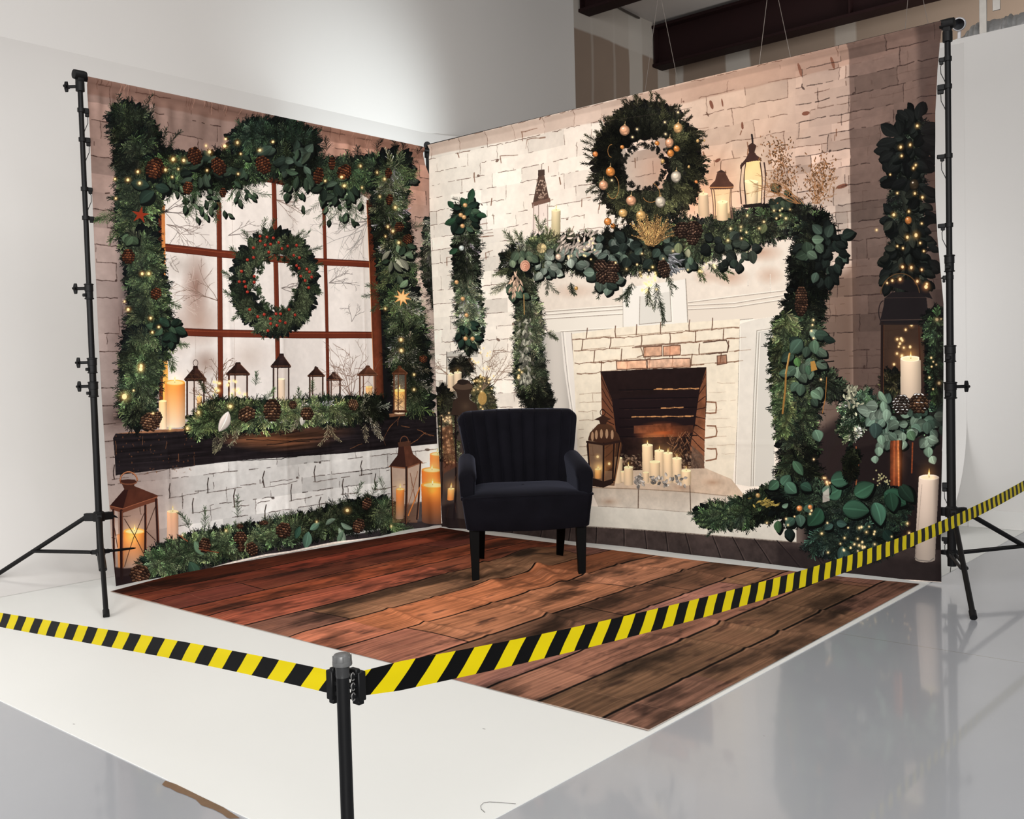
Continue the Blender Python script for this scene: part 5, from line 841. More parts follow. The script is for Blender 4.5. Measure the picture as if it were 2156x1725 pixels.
    # far right shade and selvedges
    s.poly([(1930, 40), (2040, 20), (2040, 1260), (1975, 1260), (1968, 600)], (34, 26, 26), .35, feather=14)
    s.line(zp(R2, (60, 1085), (160, 1112), (380, 1158), (960, 1239), (1500, 1288), (2156, 1342))+zp(R4, (900, 1418), (1200, 1444), (1410, 1455)), 4.2, (222, 208, 196), .95)
    s.line([(906, 306), (914, 700), (931, 1000), (940, 1100)], 2.2, (226, 214, 202), .8)
    return s
def print_mat():
    s = Print('z', .02, 3.75, -2.745, .03, 620, seed=41); r = s.r
    A, B = np.meshgrid(s.a0+(np.arange(s.W)+.5)/s.ppm, s.b0+(np.arange(s.H)+.5)/s.ppm); A = A.astype(np.float32); B = B.astype(np.float32)
    front = [(270, 1258), (313, 1270), (373, 1286), (432, 1301), (512, 1320), (605, 1345), (706, 1371), (842, 1404), (950, 1433), (1027, 1452), (1134, 1480), (1268, 1517)]
    xs = [.03]+[float(at_z(u, v)[0]) for u, v in front]+[3.72]
    xs = [xs[0]]+[x for i, x in enumerate(xs[1:], 1) if x-xs[i-1] > .03]
    cols = [(98, 48, 30), (116, 60, 40), (86, 48, 38), (126, 68, 44), (136, 76, 50), (104, 76, 64), (152, 90, 62), (168, 106, 78), (136, 92, 70), (150, 106, 84), (158, 110, 86), (146, 104, 84), (122, 88, 70)]
    wob = (vnoise(s.H, s.W, 160, 60, 77, 3)-.5)*.014
    stretch = vnoise(s.W, s.H, 7, 420, 78, 5).T; fine = vnoise(s.W, s.H, 2.2, 150, 79, 3).T; cloud = vnoise(s.H, s.W, 240, 90, 80, 5); kn = vnoise(s.H, s.W, 120, 40, 81, 4)
    img = np.zeros_like(s.img); seam = np.full(A.shape, 9., np.float32)
    for i in range(len(xs)-1):
        m = (A+wob >= xs[i]) & (A+wob < xs[i+1]); cuts = sorted(r.uniform(-2.6, -.2, 2)); prev = -9.
        c0 = arr(cols[min(i, len(cols)-1)])*.75+arr((124, 76, 54))*.25
        for j, cut in enumerate(list(cuts)+[9.]):
            mm = m & (B >= prev) & (B < cut); img[mm] = c0*r.uniform(.8, 1.16)*arr((1, r.uniform(.94, 1.04), r.uniform(.9, 1.06)))
            if j < 2 and i in (2, 5, 7, 8, 9, 11): seam = np.where(m, np.minimum(seam, np.abs(B-cut)*1.5), seam)
            prev = cut
        seam = np.minimum(seam, np.abs(A+wob-xs[i+1]))
    # wood figure: long grain, dark smoke, knots
    img *= (1+.5*(stretch-.5)+.2*(fine-.5)+.5*(s.n1-.5))[..., None]
    d = np.clip((cloud-.53)*4.6, 0, 1)[..., None]; img *= 1-.5*d
    l = np.clip((.42-cloud)*4, 0, 1)[..., None]; img += (arr((196, 128, 92))-img)*.35*l
    k = np.clip((kn-.68)*7, 0, 1)[..., None]; img += (arr((50, 32, 27))-img)*.55*k
    # print runs redder by the window, browner towards the near corner; light painted into the middle
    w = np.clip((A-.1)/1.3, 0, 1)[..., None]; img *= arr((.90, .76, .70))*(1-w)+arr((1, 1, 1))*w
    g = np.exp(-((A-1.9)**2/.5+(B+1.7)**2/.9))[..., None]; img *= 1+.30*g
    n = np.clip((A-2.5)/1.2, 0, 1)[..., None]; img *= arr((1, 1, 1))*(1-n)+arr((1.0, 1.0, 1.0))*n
    e = np.clip((seam-.0025)/.007, 0, 1); img *= (.12+.88*e)[..., None]
    hl = np.clip(1-np.abs(seam-.013)/.006, 0, 1)*(.35*(s.n2 > .45)); img += (arr((206, 146, 112))-img)*hl[..., None]*.5
    # pale fold line near the front, unprinted edges
    img += (arr((190, 140, 112))-img)*(np.clip(1-np.abs(B+2.52)/.0016, 0, 1)*.6)[..., None]
    for ed in (np.abs(A-3.716), np.abs(B+2.715)): img += (arr((214, 196, 182))-img)*np.clip(1-ed/.006, 0, 1)[..., None]
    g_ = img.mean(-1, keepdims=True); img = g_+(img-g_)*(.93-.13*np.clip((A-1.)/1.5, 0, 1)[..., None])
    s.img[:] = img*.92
    return s
# ------------------------------------------------------------------ scene: camera, world, lights
sc = bpy.context.scene
cam = bpy.data.cameras.new('camera'); cam.sensor_width = 36; cam.sensor_fit = 'HORIZONTAL'; cam.lens = FPX*36/2156; cam.clip_start = .05
co = bpy.data.objects.new('camera', cam); COL.objects.link(co)
co.matrix_world = Matrix(((CR[0], CU[0], -CF[0], CAM[0]), (CR[1], CU[1], -CF[1], CAM[1]), (CR[2], CU[2], -CF[2], CAM[2]), (0, 0, 0, 1)))
sc.camera = co
sc.view_settings.view_transform = 'Standard'; sc.view_settings.look = 'None'; sc.view_settings.exposure = 0
w = bpy.data.worlds.new('world'); sc.world = w; w.use_nodes = True
w.node_tree.nodes['Background'].inputs[0].default_value = (.86, .89, .94, 1); w.node_tree.nodes['Background'].inputs[1].default_value = .5
def area(name, loc, target, size, power, col=(1, 1, 1), sy=None, spread=180):
    l = bpy.data.lights.new(name, 'AREA'); l.energy = power; l.color = col; l.size = size; l.spread = math.radians(spread)
    if sy: l.shape = 'RECTANGLE'; l.size_y = sy
    o = bpy.data.objects.new(name, l); COL.objects.link(o); o.location = loc
    o.rotation_euler = (Vector(target)-Vector(loc)).to_track_quat('-Z', 'Y').to_euler(); return o
area('key_light', (7.2, -7.6, 3.3), (1.4, -.9, .9), 3.0, 128, (1, .985, .965), spread=76)
area('ceiling_light', (2.2, -2.2, 4.9), (2.0, -2.0, 0), 2.4, 46, (1, .975, .95), sy=.5)
area('ceiling_light', (6.0, -3.4, 4.9), (6.0, -3.4, 0), 2.4, 44, (.93, .96, 1), sy=.5)
area('side_fill', (1.2, -6.4, 1.7), (-.9, -2.8, .7), 1.4, 82, (1, .975, .955))  # unseen fill, aimed to lift the lower left wall
area('rear_fill', (4.6, 3.5, 3.5), (2.8, 5.4, 4.4), 1.2, 40, (1, .96, .9), spread=100)  # unseen lamp added to brighten the far drywall
area('ceiling_fill', (1.4, 3.6, 3.7), (1.2, 3.7, 5.3), 1.0, 7, (1, .97, .93), spread=110)  # unseen upward lamp added to brighten the ceiling
sp = bpy.data.lights.new('wall_spot', 'SPOT'); sp.energy = 150; sp.color = (.88, .97, 1); sp.spot_size = math.radians(68); sp.spot_blend = 1; sp.shadow_soft_size = .15
so = bpy.data.objects.new('wall_spot', sp); COL.objects.link(so); so.location = (.75, .72, 2.62)
so.rotation_euler = (Vector((-1.04, .30, 3.42))-Vector(so.location)).to_track_quat('-Z', 'Y').to_euler()
area('back_light', (2.2, .9, 1.5), (2.6, 2.0, .9), 1.2, 13, (.97, .98, 1))

# ------------------------------------------------------------------ setting
XW, YB, ZC = -1.04, 5.42, 5.32          # tall left wall, far wall, ceiling
XL, YC, RC, ZT = -1.039, 1.95, .78, 3.40  # cyclorama: left face, back face, cove radius, top
WX, WY = 3.735, -3.9                    # painted white floor ends here
m_white = material('white_wall_paint', (218, 215, 211), .55, spec=.3, noise=.012, nscale=1.2)
m_whitefloor = material('white_floor_paint', (225, 225, 220), .42, spec=.4, noise=.02, nscale=1.5)
nt = m_whitefloor.node_tree; b = nt.nodes['Principled BSDF']
def scuffs(m, base_scale, dens, col):
    nt = m.node_tree; b = nt.nodes['Principled BSDF']; src = b.inputs['Base Color'].links[0].from_socket
    tc = nt.nodes.new('ShaderNodeTexCoord'); v = nt.nodes.new('ShaderNodeTexVoronoi'); v.inputs['Scale'].default_value = base_scale; v.inputs['Randomness'].default_value = 1
    mp = nt.nodes.new('ShaderNodeMapping'); mp.inputs['Rotation'].default_value = (0, 0, .7); mp.inputs['Scale'].default_value = (1, 2.2, 1)
    nt.links.new(tc.outputs['Object'], mp.inputs[0]); nt.links.new(mp.outputs[0], v.inputs['Vector'])
    r = nt.nodes.new('ShaderNodeMapRange'); r.inputs[1].default_value = dens; r.inputs[2].default_value = dens*.4; r.inputs[3].default_value = 0; r.inputs[4].default_value = .75
    nt.links.new(v.outputs['Distance'], r.inputs[0])
    mx = nt.nodes.new('ShaderNodeMix'); mx.data_type = 'RGBA'; mx.inputs[7].default_value = (*lin(col), 1)
    nt.links.new(r.outputs[0], mx.inputs[0]); nt.links.new(src, mx.inputs[6]); nt.links.new(mx.outputs[2], b.inputs['Base Color'])
scuffs(m_whitefloor, 3.2, .028, (120, 118, 116))
m_grey = material('grey_epoxy_floor', (158, 160, 164), .26, spec=.5, noise=.05, nscale=2.2, coat=.6, bump=.02, bscale=900)
m_grey.node_tree.nodes['Principled BSDF'].inputs['Coat Roughness'].default_value = .06
scuffs(m_grey, 3.5, .02, (112, 112, 116))
# control joint in the epoxy floor
nt = m_grey.node_tree; b = nt.nodes['Principled BSDF']; src = b.inputs['Base Color'].links[0].from_socket
tc = nt.nodes.new('ShaderNodeTexCoord'); sx = nt.nodes.new('ShaderNodeSeparateXYZ'); nt.links.new(tc.outputs['Object'], sx.inputs[0])
ma = nt.nodes.new('ShaderNodeMath'); ma.operation = 'ADD'; ma.inputs[1].default_value = 1.227; nt.links.new(sx.outputs['Y'], ma.inputs[0])
mb_ = nt.nodes.new('ShaderNodeMath'); mb_.operation = 'ABSOLUTE'; nt.links.new(ma.outputs[0], mb_.inputs[0])
mr = nt.nodes.new('ShaderNodeMapRange'); mr.inputs[1].default_value = .004; mr.inputs[2].default_value = .0015; mr.inputs[3].default_value = 0; mr.inputs[4].default_value = .55; nt.links.new(mb_.outputs[0], mr.inputs[0])
mx = nt.nodes.new('ShaderNodeMix'); mx.data_type = 'RGBA'; mx.inputs[7].default_value = (*lin((120, 112, 100)), 1); nt.links.new(mr.outputs[0], mx.inputs[0]); nt.links.new(src, mx.inputs[6]); nt.links.new(mx.outputs[2], b.inputs['Base Color'])

fl = MB(); fl.box(-1.3, 11, -11, 6.0, -.12, 0); fl.build('floor', m_grey, smooth=0, kind='structure', label='glossy light grey epoxy floor')
# painted white floor running up into the cyclorama: one seamless sheet
def cyc():
    """plan: left face (x=XL), rounded corner, back face (y=YC); section: floor, cove, wall"""
    rc = .95; plan = []
    for y in np.linspace(-6.5, YC-rc, 14): plan.append((XL, y, 1, 0))
    for a in np.linspace(0, math.pi/2, 15)[1:]: plan.append((XL+rc-rc*math.cos(a), YC-rc+rc*math.sin(a), math.cos(a), -math.sin(a)))
    for x in np.linspace(XL+rc, 3.36, 12)[1:]: plan.append((x, YC, 0, -1))
    sec = [(RC*.98, .004)]+[(RC*(1-math.sin(a)), RC*(1-math.cos(a))+.004) for a in np.linspace(.05, math.pi/2, 18)]+[(0, 1.4), (0, 2.2), (0, ZT-.02), (-.02, ZT), (-.06, ZT)]
    P = np.array([[(x+nx*o, y+ny*o, z) for (x, y, nx, ny) in plan] for (o, z) in sec])
    return P
P = cyc(); cy = MB(); cy.grid(P)
cy.build('wall_cyclorama', m_white, smooth=60, kind='structure', label='white curved studio cyclorama wall')
fw = MB()
fx = XL+RC*1.02; fy = YC-RC*1.02
fw.box(XL-.02, WX, WY, 2.9, -.05, .003)
fw.build('floor_painted', m_whitefloor, smooth=0, kind='structure', label='white painted studio floor')
lw = MB(); lw.box(XL-.1, 10.5, YC+.0008, YC+.15, 0, ZT+.015)
lw.build('wall_low', material('low_wall_paint', (218, 215, 211), .55, spec=.3), smooth=0, kind='structure', label='low white studio wall behind the backdrops')
bb = MB(); bb.box(3.37, 10.5, YC-.012, YC+.005, .004, .13); bb.box(3.37, 10.5, YC-.016, YC-.0, .004, .02)
bb.build('baseboard_back', material('baseboard_paint', (222, 220, 216), .45), smooth=0, kind='structure')
tw = MB(); tw.box(XW-.2, XW, -6.5, 3.34, 0, ZC); tw.build('wall_left', m_white, smooth=0, kind='structure', label='tall white wall on the left')
# unfinished drywall with taped joints
def drywall(name, axis, joints, extra=()):
    m = material(name, (139, 122, 108), .85, spec=.2, noise=.06, nscale=3.); nt = m.node_tree; b = nt.nodes['Principled BSDF']; src = b.inputs['Base Color'].links[0].from_socket
    tc = nt.nodes.new('ShaderNodeTexCoord'); sx = nt.nodes.new('ShaderNodeSeparateXYZ'); nt.links.new(tc.outputs['Object'], sx.inputs[0])
    nz = nt.nodes.new('ShaderNodeTexNoise'); nz.inputs['Scale'].default_value = 2.5; nt.links.new(tc.outputs['Object'], nz.inputs['Vector'])
    wob = nt.nodes.new('ShaderNodeMath'); wob.operation = 'MULTIPLY_ADD'; wob.inputs[1].default_value = .06; nt.links.new(nz.outputs['Fac'], wob.inputs[0])
    for c, hw, ax, amt in joints:
        w2 = nt.nodes.new('ShaderNodeMath'); w2.operation = 'MULTIPLY_ADD'; w2.inputs[1].default_value = .05; nt.links.new(nz.outputs['Fac'], w2.inputs[0]); nt.links.new(sx.outputs[ax], w2.inputs[2])
        s1 = nt.nodes.new('ShaderNodeMath'); s1.operation = 'SUBTRACT'; s1.inputs[1].default_value = c+.025; nt.links.new(w2.outputs[0], s1.inputs[0])
        ab = nt.nodes.new('ShaderNodeMath'); ab.operation = 'ABSOLUTE'; nt.links.new(s1.outputs[0], ab.inputs[0])
        r = nt.nodes.new('ShaderNodeMapRange'); r.inputs[1].default_value = hw+.012; r.inputs[2].default_value = hw-.012; r.inputs[3].default_value = 0; r.inputs[4].default_value = amt; nt.links.new(ab.outputs[0], r.inputs[0])
        mx = nt.nodes.new('ShaderNodeMix'); mx.data_type = 'RGBA'; mx.inputs[7].default_value = (*lin((186, 180, 172)), 1); nt.links.new(r.outputs[0], mx.inputs[0]); nt.links.new(src, mx.inputs[6]); src = mx.outputs[2]
    nt.links.new(src, b.inputs['Base Color']); return m
yj = lambda u: float(at_x(u, 160, XW)[1]); xj = lambda u, v=150: float(at_y(u, v, YB)[0])
mj = drywall('bare_drywall_left', 'Y', [((yj(1325)+yj(1353))/2, (yj(1353)-yj(1325))/2, 'Y', .85), (yj(1248), .02, 'Y', .35), (yj(1294), .02, 'Y', .35), (yj(1397), .13, 'Y', .7), (5.15, .26, 'Z', .8)])
t2 = MB(); t2.box(XW-.2, XW, 3.342, YB+.2, 0, ZC); t2.build('wall_left_bare', mj, smooth=0, kind='structure', label='bare taped drywall on the left wall')
mk = drywall('bare_drywall_back', 'X', [(xj(1420), .13, 'X', .8), (xj(1554, 150), .16, 'X', .85), (xj(1780, 70), .12, 'X', .5), (3.05, .12, 'X', .6), (5.15, .2, 'Z', .6)])
t3 = MB(); t3.box(XW-.2, 10.5, YB, YB+.2, 0, ZC); t3.build('wall_back', mk, smooth=0, kind='structure', label='bare taped drywall on the far wall')
ce = MB(); ce.box(XW-.2, 10.5, -6.5, YB+.2, ZC, ZC+.1); ce.build('ceiling', material('ceiling_paint', (196, 190, 186), .8, noise=.04, nscale=2), smooth=0, kind='structure')
# steel roof beams (I section)
m_beam = material('red_oxide_steel', (30, 11, 12), .7, spec=.2, noise=.15, nscale=6)
def beam(y, z0, z1, x0, x1, fw_=.17, label=''):
    m = MB(); t = .035
    m.bevbox(x0, x1, y-fw_/2, y+fw_/2, z1-t, z1, .004, 1); m.bevbox(x0, x1, y-fw_/2, y+fw_/2, z0, z0+t, .004, 1); m.bevbox(x0+.02, x1, y-.012, y+.012, z0+t, z1-t, .003, 1)
    e = empty('roof_beam', (0, 0, 0), label=label, cat='beam')
    m.build('beam_profile', m_beam, e, smooth=30)
    s = MB()
    for xs in (x0+.01, x0+2.4, x0+4.8): s.bevbox(xs, xs+.02, y-fw_*.42, y+fw_*.42, z0+t, z1-t, .002, 1)
    s.build('stiffener_plate', m_beam, e, smooth=30)
pb0 = at_y(1402, 141, 5.0); pb1 = at_y(1390, 57, 5.0)
beam(5.0, float(pb0[2]), float(pb1[2]), XW+.002, 10.3, .22, 'large dark red steel beam above the right backdrop')
pc = at_x(1217, 26, XW)
beam(float(pc[1])+.1, float(pc[2])-.0, float(pc[2])+.30, XW+.002, 10.3, .2, 'short visible end of dark red steel beam at the top edge')
# small conduit where ceiling meets the left wall
cd = MB(); pts = [at_x(u, v, XW+.03) for u, v in ((1284, 3), (1300, 14), (1322, 26), (1346, 38))]; cd.tube(pts, .012, 8)
cd.build('ceiling_cable', material('cable_grey', (70, 64, 60), .6), label='thin dark cable running along the top of the left wall', cat='cable')
# thin suspension wires above the right backdrop
m_wire = material('wire_white', (150, 140, 132), .5)
ylab = ['first from the left, leaning left', 'second from the left, leaning right', 'third from the left, leaning left beside the beam end', 'fourth from the left, leaning right across the beam', 'fifth from the left, near the right stand', 'sixth from the left, nearest the right stand']
for i, ((u0, v0), (u1, v1)) in enumerate((((1383, 12), (1355, 214)), ((1395, 12), (1432, 196)), ((1616, -10), (1597, 148)), ((1637, -10), (1666, 128)), ((1912, -8), (1905, 70)), ((1942, -8), (1956, 58)))):
    a = at_y(u0, v0, 3.2); b_ = at_y(u1, v1, 3.2); d = (b_-a)/(b_[2]-a[2]); top = a+d*(ZC-a[2]); bot = b_+d*(2.86-b_[2])
    m = MB(); m.tube([top, bot], .0026, 6); m.build('suspension_wire', m_wire, label='thin pale suspension wire, '+ylab[i], cat='wire', group='wires hanging from the ceiling')
# foil duct on the low wall, its hanger straps, the little camera
m_foil = material('duct_foil', (176, 176, 175), .4, metal=.35, noise=.35, nscale=16, bump=1., bscale=22)
e = empty('foil_duct', (0, 0, 0), label='crinkled silver foil duct above the white wall at the top right', cat='duct')
yd = 2.55; cz = float(at_y(2140, 47, yd)[2])-.10; x0 = float(at_y(2006, 70, yd)[0]); rows = []
xs = np.linspace(x0-.1, 9.5, 620); n = 22
for x in xs:
    rr = .15+.005*math.sin(x*170)+.004*math.sin(x*61+1)+.004*rng.normal()
    k = min(1., (x-x0+.12)/.28); rows.append([(x, yd+rr*k*math.cos(q), cz-.10*(1-k)+rr*k*math.sin(q)) for q in np.linspace(0, 2*math.pi, n, endpoint=False)])
m = MB(); m.grid(np.array(rows), closed_u=True); m.build('duct_hose', m_foil, e, smooth=50)
m_strap = material('galvanised_strap', (176, 172, 166), .35, metal=.7, noise=.15, nscale=20)
for u, vb, yy in ((2070, 70, yd-.18), (2098, 22, yd-.18)):
    p = at_y(u, vb, yy); h = .026
    m = MB(); m.bevbox(p[0]-h, p[0]+h, yy-.004, yy+.004, cz-.14 if u < 2080 else float(p[2]), ZC, .002, 1); m.build('hanger_strap', m_strap, e, smooth=30)
p = at_y(2019, 51, YC+.07); e = empty('security_camera', p, label='small white bullet camera with a black face on top of the low white wall', cat='camera')
tgt = Vector(tuple(CAM))+Vector((-.1, -.9, -.2))-Vector(tuple(p)); M = rot_to(tgt.normalized())
m = MB(); m.lathe([(.012, -.13), (.04, -.12), (.047, -.03), (.047, .03), (.042, .045), (.036, .047)], 28, M=M); m.build('camera_housing', material('white_plastic', (228, 226, 228), .35), e)
m = MB(); m.lathe([(.03, .044), (.0375, .049), (.036, .052), (.004, .05)], 28, M=M); m.build('camera_face', material('black_gloss', (10, 10, 14), .15), e, label='glossy black lens face')
m = MB(); m.lathe([(.035, 0), (.035, .012), (.014, .02)], 20, c=(0, 0, -(float(p[2])-ZT-.015))); m.tube([(0, 0, -(float(p[2])-ZT-.02)), (0, .01, -.03)], .012, 10); m.build('camera_mount', bpy.data.materials['white_plastic'], e)

# ------------------------------------------------------------------ printed cloths
def cloth(name, pr, img, edgeL, edgeR, top, bottom, disp, nx=220, ny=200, **k):
    """edges: photo pixels -> plane coordinates; grid between them, pushed off the plane by disp(a, b, s, t)"""
    A = lambda L: tuple(np.array(q) for q in pr.px_to_plane(*np.array(L, float).T))
    (la, lb), (ra, rb), (ta, tb), (ba, bb_) = A(edgeL), A(edgeR), A(top), A(bottom)
    lo = np.argsort(lb); ro = np.argsort(rb); to = np.argsort(ta); bo = np.argsort(ba)
    T, S = np.meshgrid(np.linspace(0, 1, ny), np.linspace(0, 1, nx), indexing='ij')
    zmin, zmax = min(lb.min(), bb_.min()), max(lb.max(), tb.max())
    b = zmin+T*(zmax-zmin)
    for it in range(3):
        aL = np.interp(b, lb[lo], la[lo]); aR = np.interp(b, rb[ro], ra[ro]); a = aL+(aR-aL)*S
        b0 = np.interp(a, ba[bo], bb_[bo]); b1 = np.interp(a, ta[to], tb[to]); b = b0+(b1-b0)*T
    off = disp(a, b, S, T)
    P = {'x': np.stack([off, a, b], -1), 'y': np.stack([a, -off, b], -1), 'z': np.stack([a, b, off], -1)}[pr.plane]
    me = bpy.data.meshes.new(name); n, m = ny, nx
    idx = np.arange(n*m).reshape(n, m); F = np.stack([idx[:-1, :-1], idx[:-1, 1:], idx[1:, 1:], idx[1:, :-1]], -1).reshape(-1, 4)
    if pr.plane == 'x': F = F[:, ::1]
    me.from_pydata(P.reshape(-1, 3).tolist(), [], F.tolist())
    uvl = me.uv_layers.new(name='UVMap'); U = np.stack([(a-pr.a0)/(pr.a1-pr.a0), (b-pr.b0)/(pr.b1-pr.b0)], -1).reshape(-1, 2)
    li = np.zeros(len(me.loops), np.int32); me.loops.foreach_get('vertex_index', li); uvl.data.foreach_set('uv', U[li].astype(np.float32).ravel())
    me.shade_smooth(); o = bpy.data.objects.new(name, me); COL.objects.link(o); me.materials.append(image_cloth(name+'_print', img))
    return props(o, **k)
def sm(x, a, b): t = np.clip((x-a)/(b-a), 0, 1); return t*t*(3-2*t)
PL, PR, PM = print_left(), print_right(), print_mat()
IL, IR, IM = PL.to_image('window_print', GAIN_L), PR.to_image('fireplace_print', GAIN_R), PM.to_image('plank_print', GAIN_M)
ZB = 2.905
def disp_left(a, b, S, T):
    g = sm(b, 2.0, 2.9)
    f = .006*np.sin(a*21+.6*np.sin(b*2))*(.35+.65*g)+.010*np.sin(a*8.3+1.3)+.004*np.sin(a*47+b*3)*g
    f += .010*sm(b, 2.5, 2.9)*np.sin(a*64+3*np.sin(a*5))*sm(-a, -.2, 1.3)
    for cu in (345, 490, 597, 690, 772):
        ac = float(at_x(cu, 950, 0.)[1]); f += .0045*np.exp(-((a-ac-.01*np.sin(b*1.5))/.011)**2)*(1-.5*sm(b, 1.2, 2.4))
    pocket = np.sqrt(np.clip(.021**2-(b-(ZB-.005))**2, 0, None))
    f = f*(1-sm(b, ZB-.10, ZB-.03))+pocket
    f += .05*sm(a, -.30, 0)*(1-sm(b, 0, .45))*(.5+.5*np.sin(a*30))+.012*(1-sm(b, 0, .35))*np.sin(a*9+1)
    return f+.012
def disp_right(a, b, S, T):
    d = (a-3.0)*.72+(b-2.6)*.7
    f = .017*np.sin((a*.80-b*.62)*34+1.0)*np.exp(-((a-2.75)/.7)**2-((b-2.45)/.33)**2)
    f += .010*np.sin(a*5.1+.4)+.004*np.sin(a*17+b)*sm(b, 1.5, 2.9)+.006*np.sin(a*2.2+b*3.1)
    f += .03*np.exp(-((a-3.72)/.06)**2)*sm(b, .6, 2.4)*(1-sm(b, 2.6, 2.85))
    f -= .004*np.exp(-((a-3.02)/.012)**2)
    for bc in (float(at_y(1500, 931, 0.)[2]), float(at_y(1360, 232, 0.)[2])): f += .004*np.exp(-((b-bc)/.008)**2)
    pocket = np.sqrt(np.clip(.021**2-(b-(ZB+.018))**2, 0, None))
    f = f*(1-sm(b, ZB-.08, ZB))+pocket
    f += .07*(1-sm(a, .02, .42))*(1-sm(b, 0, .4))*(.6+.4*np.sin(a*34))+.012*(1-sm(b, 0, .3))*np.sin(a*6.5)
    return f+.014
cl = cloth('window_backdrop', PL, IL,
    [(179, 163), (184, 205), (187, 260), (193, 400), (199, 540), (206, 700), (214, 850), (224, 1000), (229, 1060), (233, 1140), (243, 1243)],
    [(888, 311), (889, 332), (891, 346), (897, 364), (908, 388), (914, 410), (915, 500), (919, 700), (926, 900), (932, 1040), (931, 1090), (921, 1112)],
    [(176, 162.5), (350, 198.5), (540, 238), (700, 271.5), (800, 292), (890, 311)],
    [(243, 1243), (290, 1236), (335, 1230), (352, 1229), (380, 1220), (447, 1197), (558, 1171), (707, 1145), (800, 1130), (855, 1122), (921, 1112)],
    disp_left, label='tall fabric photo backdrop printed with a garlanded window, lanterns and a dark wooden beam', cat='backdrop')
cr = cloth('fireplace_backdrop', PR, IR,
    [(907, 307), (909, 420), (914, 600), (919, 760), (926, 900), (932, 1000), (937, 1060), (940, 1108)],
    [(1986, 47), (1980, 100), (1976, 150), (1973, 240), (1973, 330), (1974, 420), (1978, 500), (1985, 580), (1990, 640), (1989, 800), (1986, 950), (1984, 1060), (1984, 1140), (1985, 1224)],
    [(907, 307), (1100, 260), (1300, 211.5), (1500, 163), (1700, 116), (1990, 46.5)],
    [(940, 1113), (1021, 1129), (1130, 1146), (1236, 1160), (1437, 1179), (1680, 1198), (1776, 1211), (1901, 1222), (1985, 1225)],
    disp_right, label='wide fabric photo backdrop printed with a white fireplace, wreath, garlands and candles', cat='backdrop')
def disp_mat(a, b, S, T):
    h = .003+.0032*(1+np.sin(a*11+1.4*np.sin(b*1.7)+.5*np.sin(b*5)))*(1-.55*sm(a, 2.2, 3.4))
    # rumpled behind and beside the chair
    q = np.exp(-((a-1.75)/.55)**2-((b+.95)/.5)**2)
    h += q*.022*np.clip(np.sin(a*12+b*9+1.5*np.sin(b*6)), -.3, 1)**2+q*.012*np.clip(np.sin(a*19-b*13), 0, 1)
    h += .035*np.exp(-((a-1.45)/.11)**2-((b+.62)/.22)**2)+.022*np.exp(-((a-1.62)/.08)**2-((b+.85)/.2)**2)
    # ridges from folding, across the boards
    for c, am in ((-.55, .006), (-.95, .008), (-1.35, .007), (-1.75, .009), (-2.15, .005)):
        w = c+.05*np.sin(a*5+c*9)
        h += 1.7*am*np.exp(-((b-w)/.02)**2)*(.35+.65*np.clip(np.sin(a*3.1+c*11), 0, 1))*sm(a, .9, 2.0)
    for c in (.42, .62, .93, 1.2): h += .006*np.exp(-((a-c-.02*np.sin(b*7))/.03)**2)*(.5+.5*np.sin(b*4+c*9))
    edge = np.minimum(np.minimum(S, 1-S)*40, np.minimum(T, 1-T)*30); h = .006+(h-.003)*np.clip(edge, .12, 1)
    h += .012*np.exp(-((S-1)/.006)**2)*np.clip(np.sin(b*11), .6, 1)**8*0
    return h
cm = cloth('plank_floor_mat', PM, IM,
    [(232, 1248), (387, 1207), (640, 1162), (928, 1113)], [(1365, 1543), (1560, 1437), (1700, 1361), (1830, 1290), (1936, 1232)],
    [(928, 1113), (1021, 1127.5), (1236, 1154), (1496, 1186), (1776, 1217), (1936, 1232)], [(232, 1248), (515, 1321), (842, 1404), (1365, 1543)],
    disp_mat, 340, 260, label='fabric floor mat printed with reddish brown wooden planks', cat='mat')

# ------------------------------------------------------------------ stands and crossbars
m_blk = material('black_stand_metal', (9, 8, 9), .5, spec=.22, noise=.2, nscale=30)
m_plas = material('black_plastic', (8, 8, 9), .55, spec=.25)
m_cord = material('black_cord', (18, 17, 18), .7)
m_steel = material('worn_steel', (120, 118, 116), .4, metal=.6)
def knob_mesh(M):
    m = MB(); m.tube([M @ Vector((0, 0, 0)), M @ Vector((0, 0, .05))], .009, 10)
    prof = []
    vs = []; fs = []; n = 32
    for z, rr in ((.05, .4), (.053, 1.), (.068, 1.), (.072, .5)):
        for k in range(n):
            q = 2*math.pi*k/n; R_ = (.019+.011*math.cos(4*q))*rr; vs.append(M @ Vector((R_*math.cos(q), R_*math.sin(q), z)))
    for i in range(3):
        for k in range(n): fs.append((i*n+k, i*n+(k+1) % n, (i+1)*n+(k+1) % n, (i+1)*n+k))
    fs.append(tuple(range(n-1, -1, -1))); fs.append(tuple(3*n+k for k in range(n))); m.add(vs, fs); return m
def cove_z(x, y):
    h = 0.
    for q in (XL+RC-x, y-(YC-RC)):
        if q > 0: h = max(h, RC-math.sqrt(max(0., RC*RC-min(q, RC)**2)))
    return h+.004
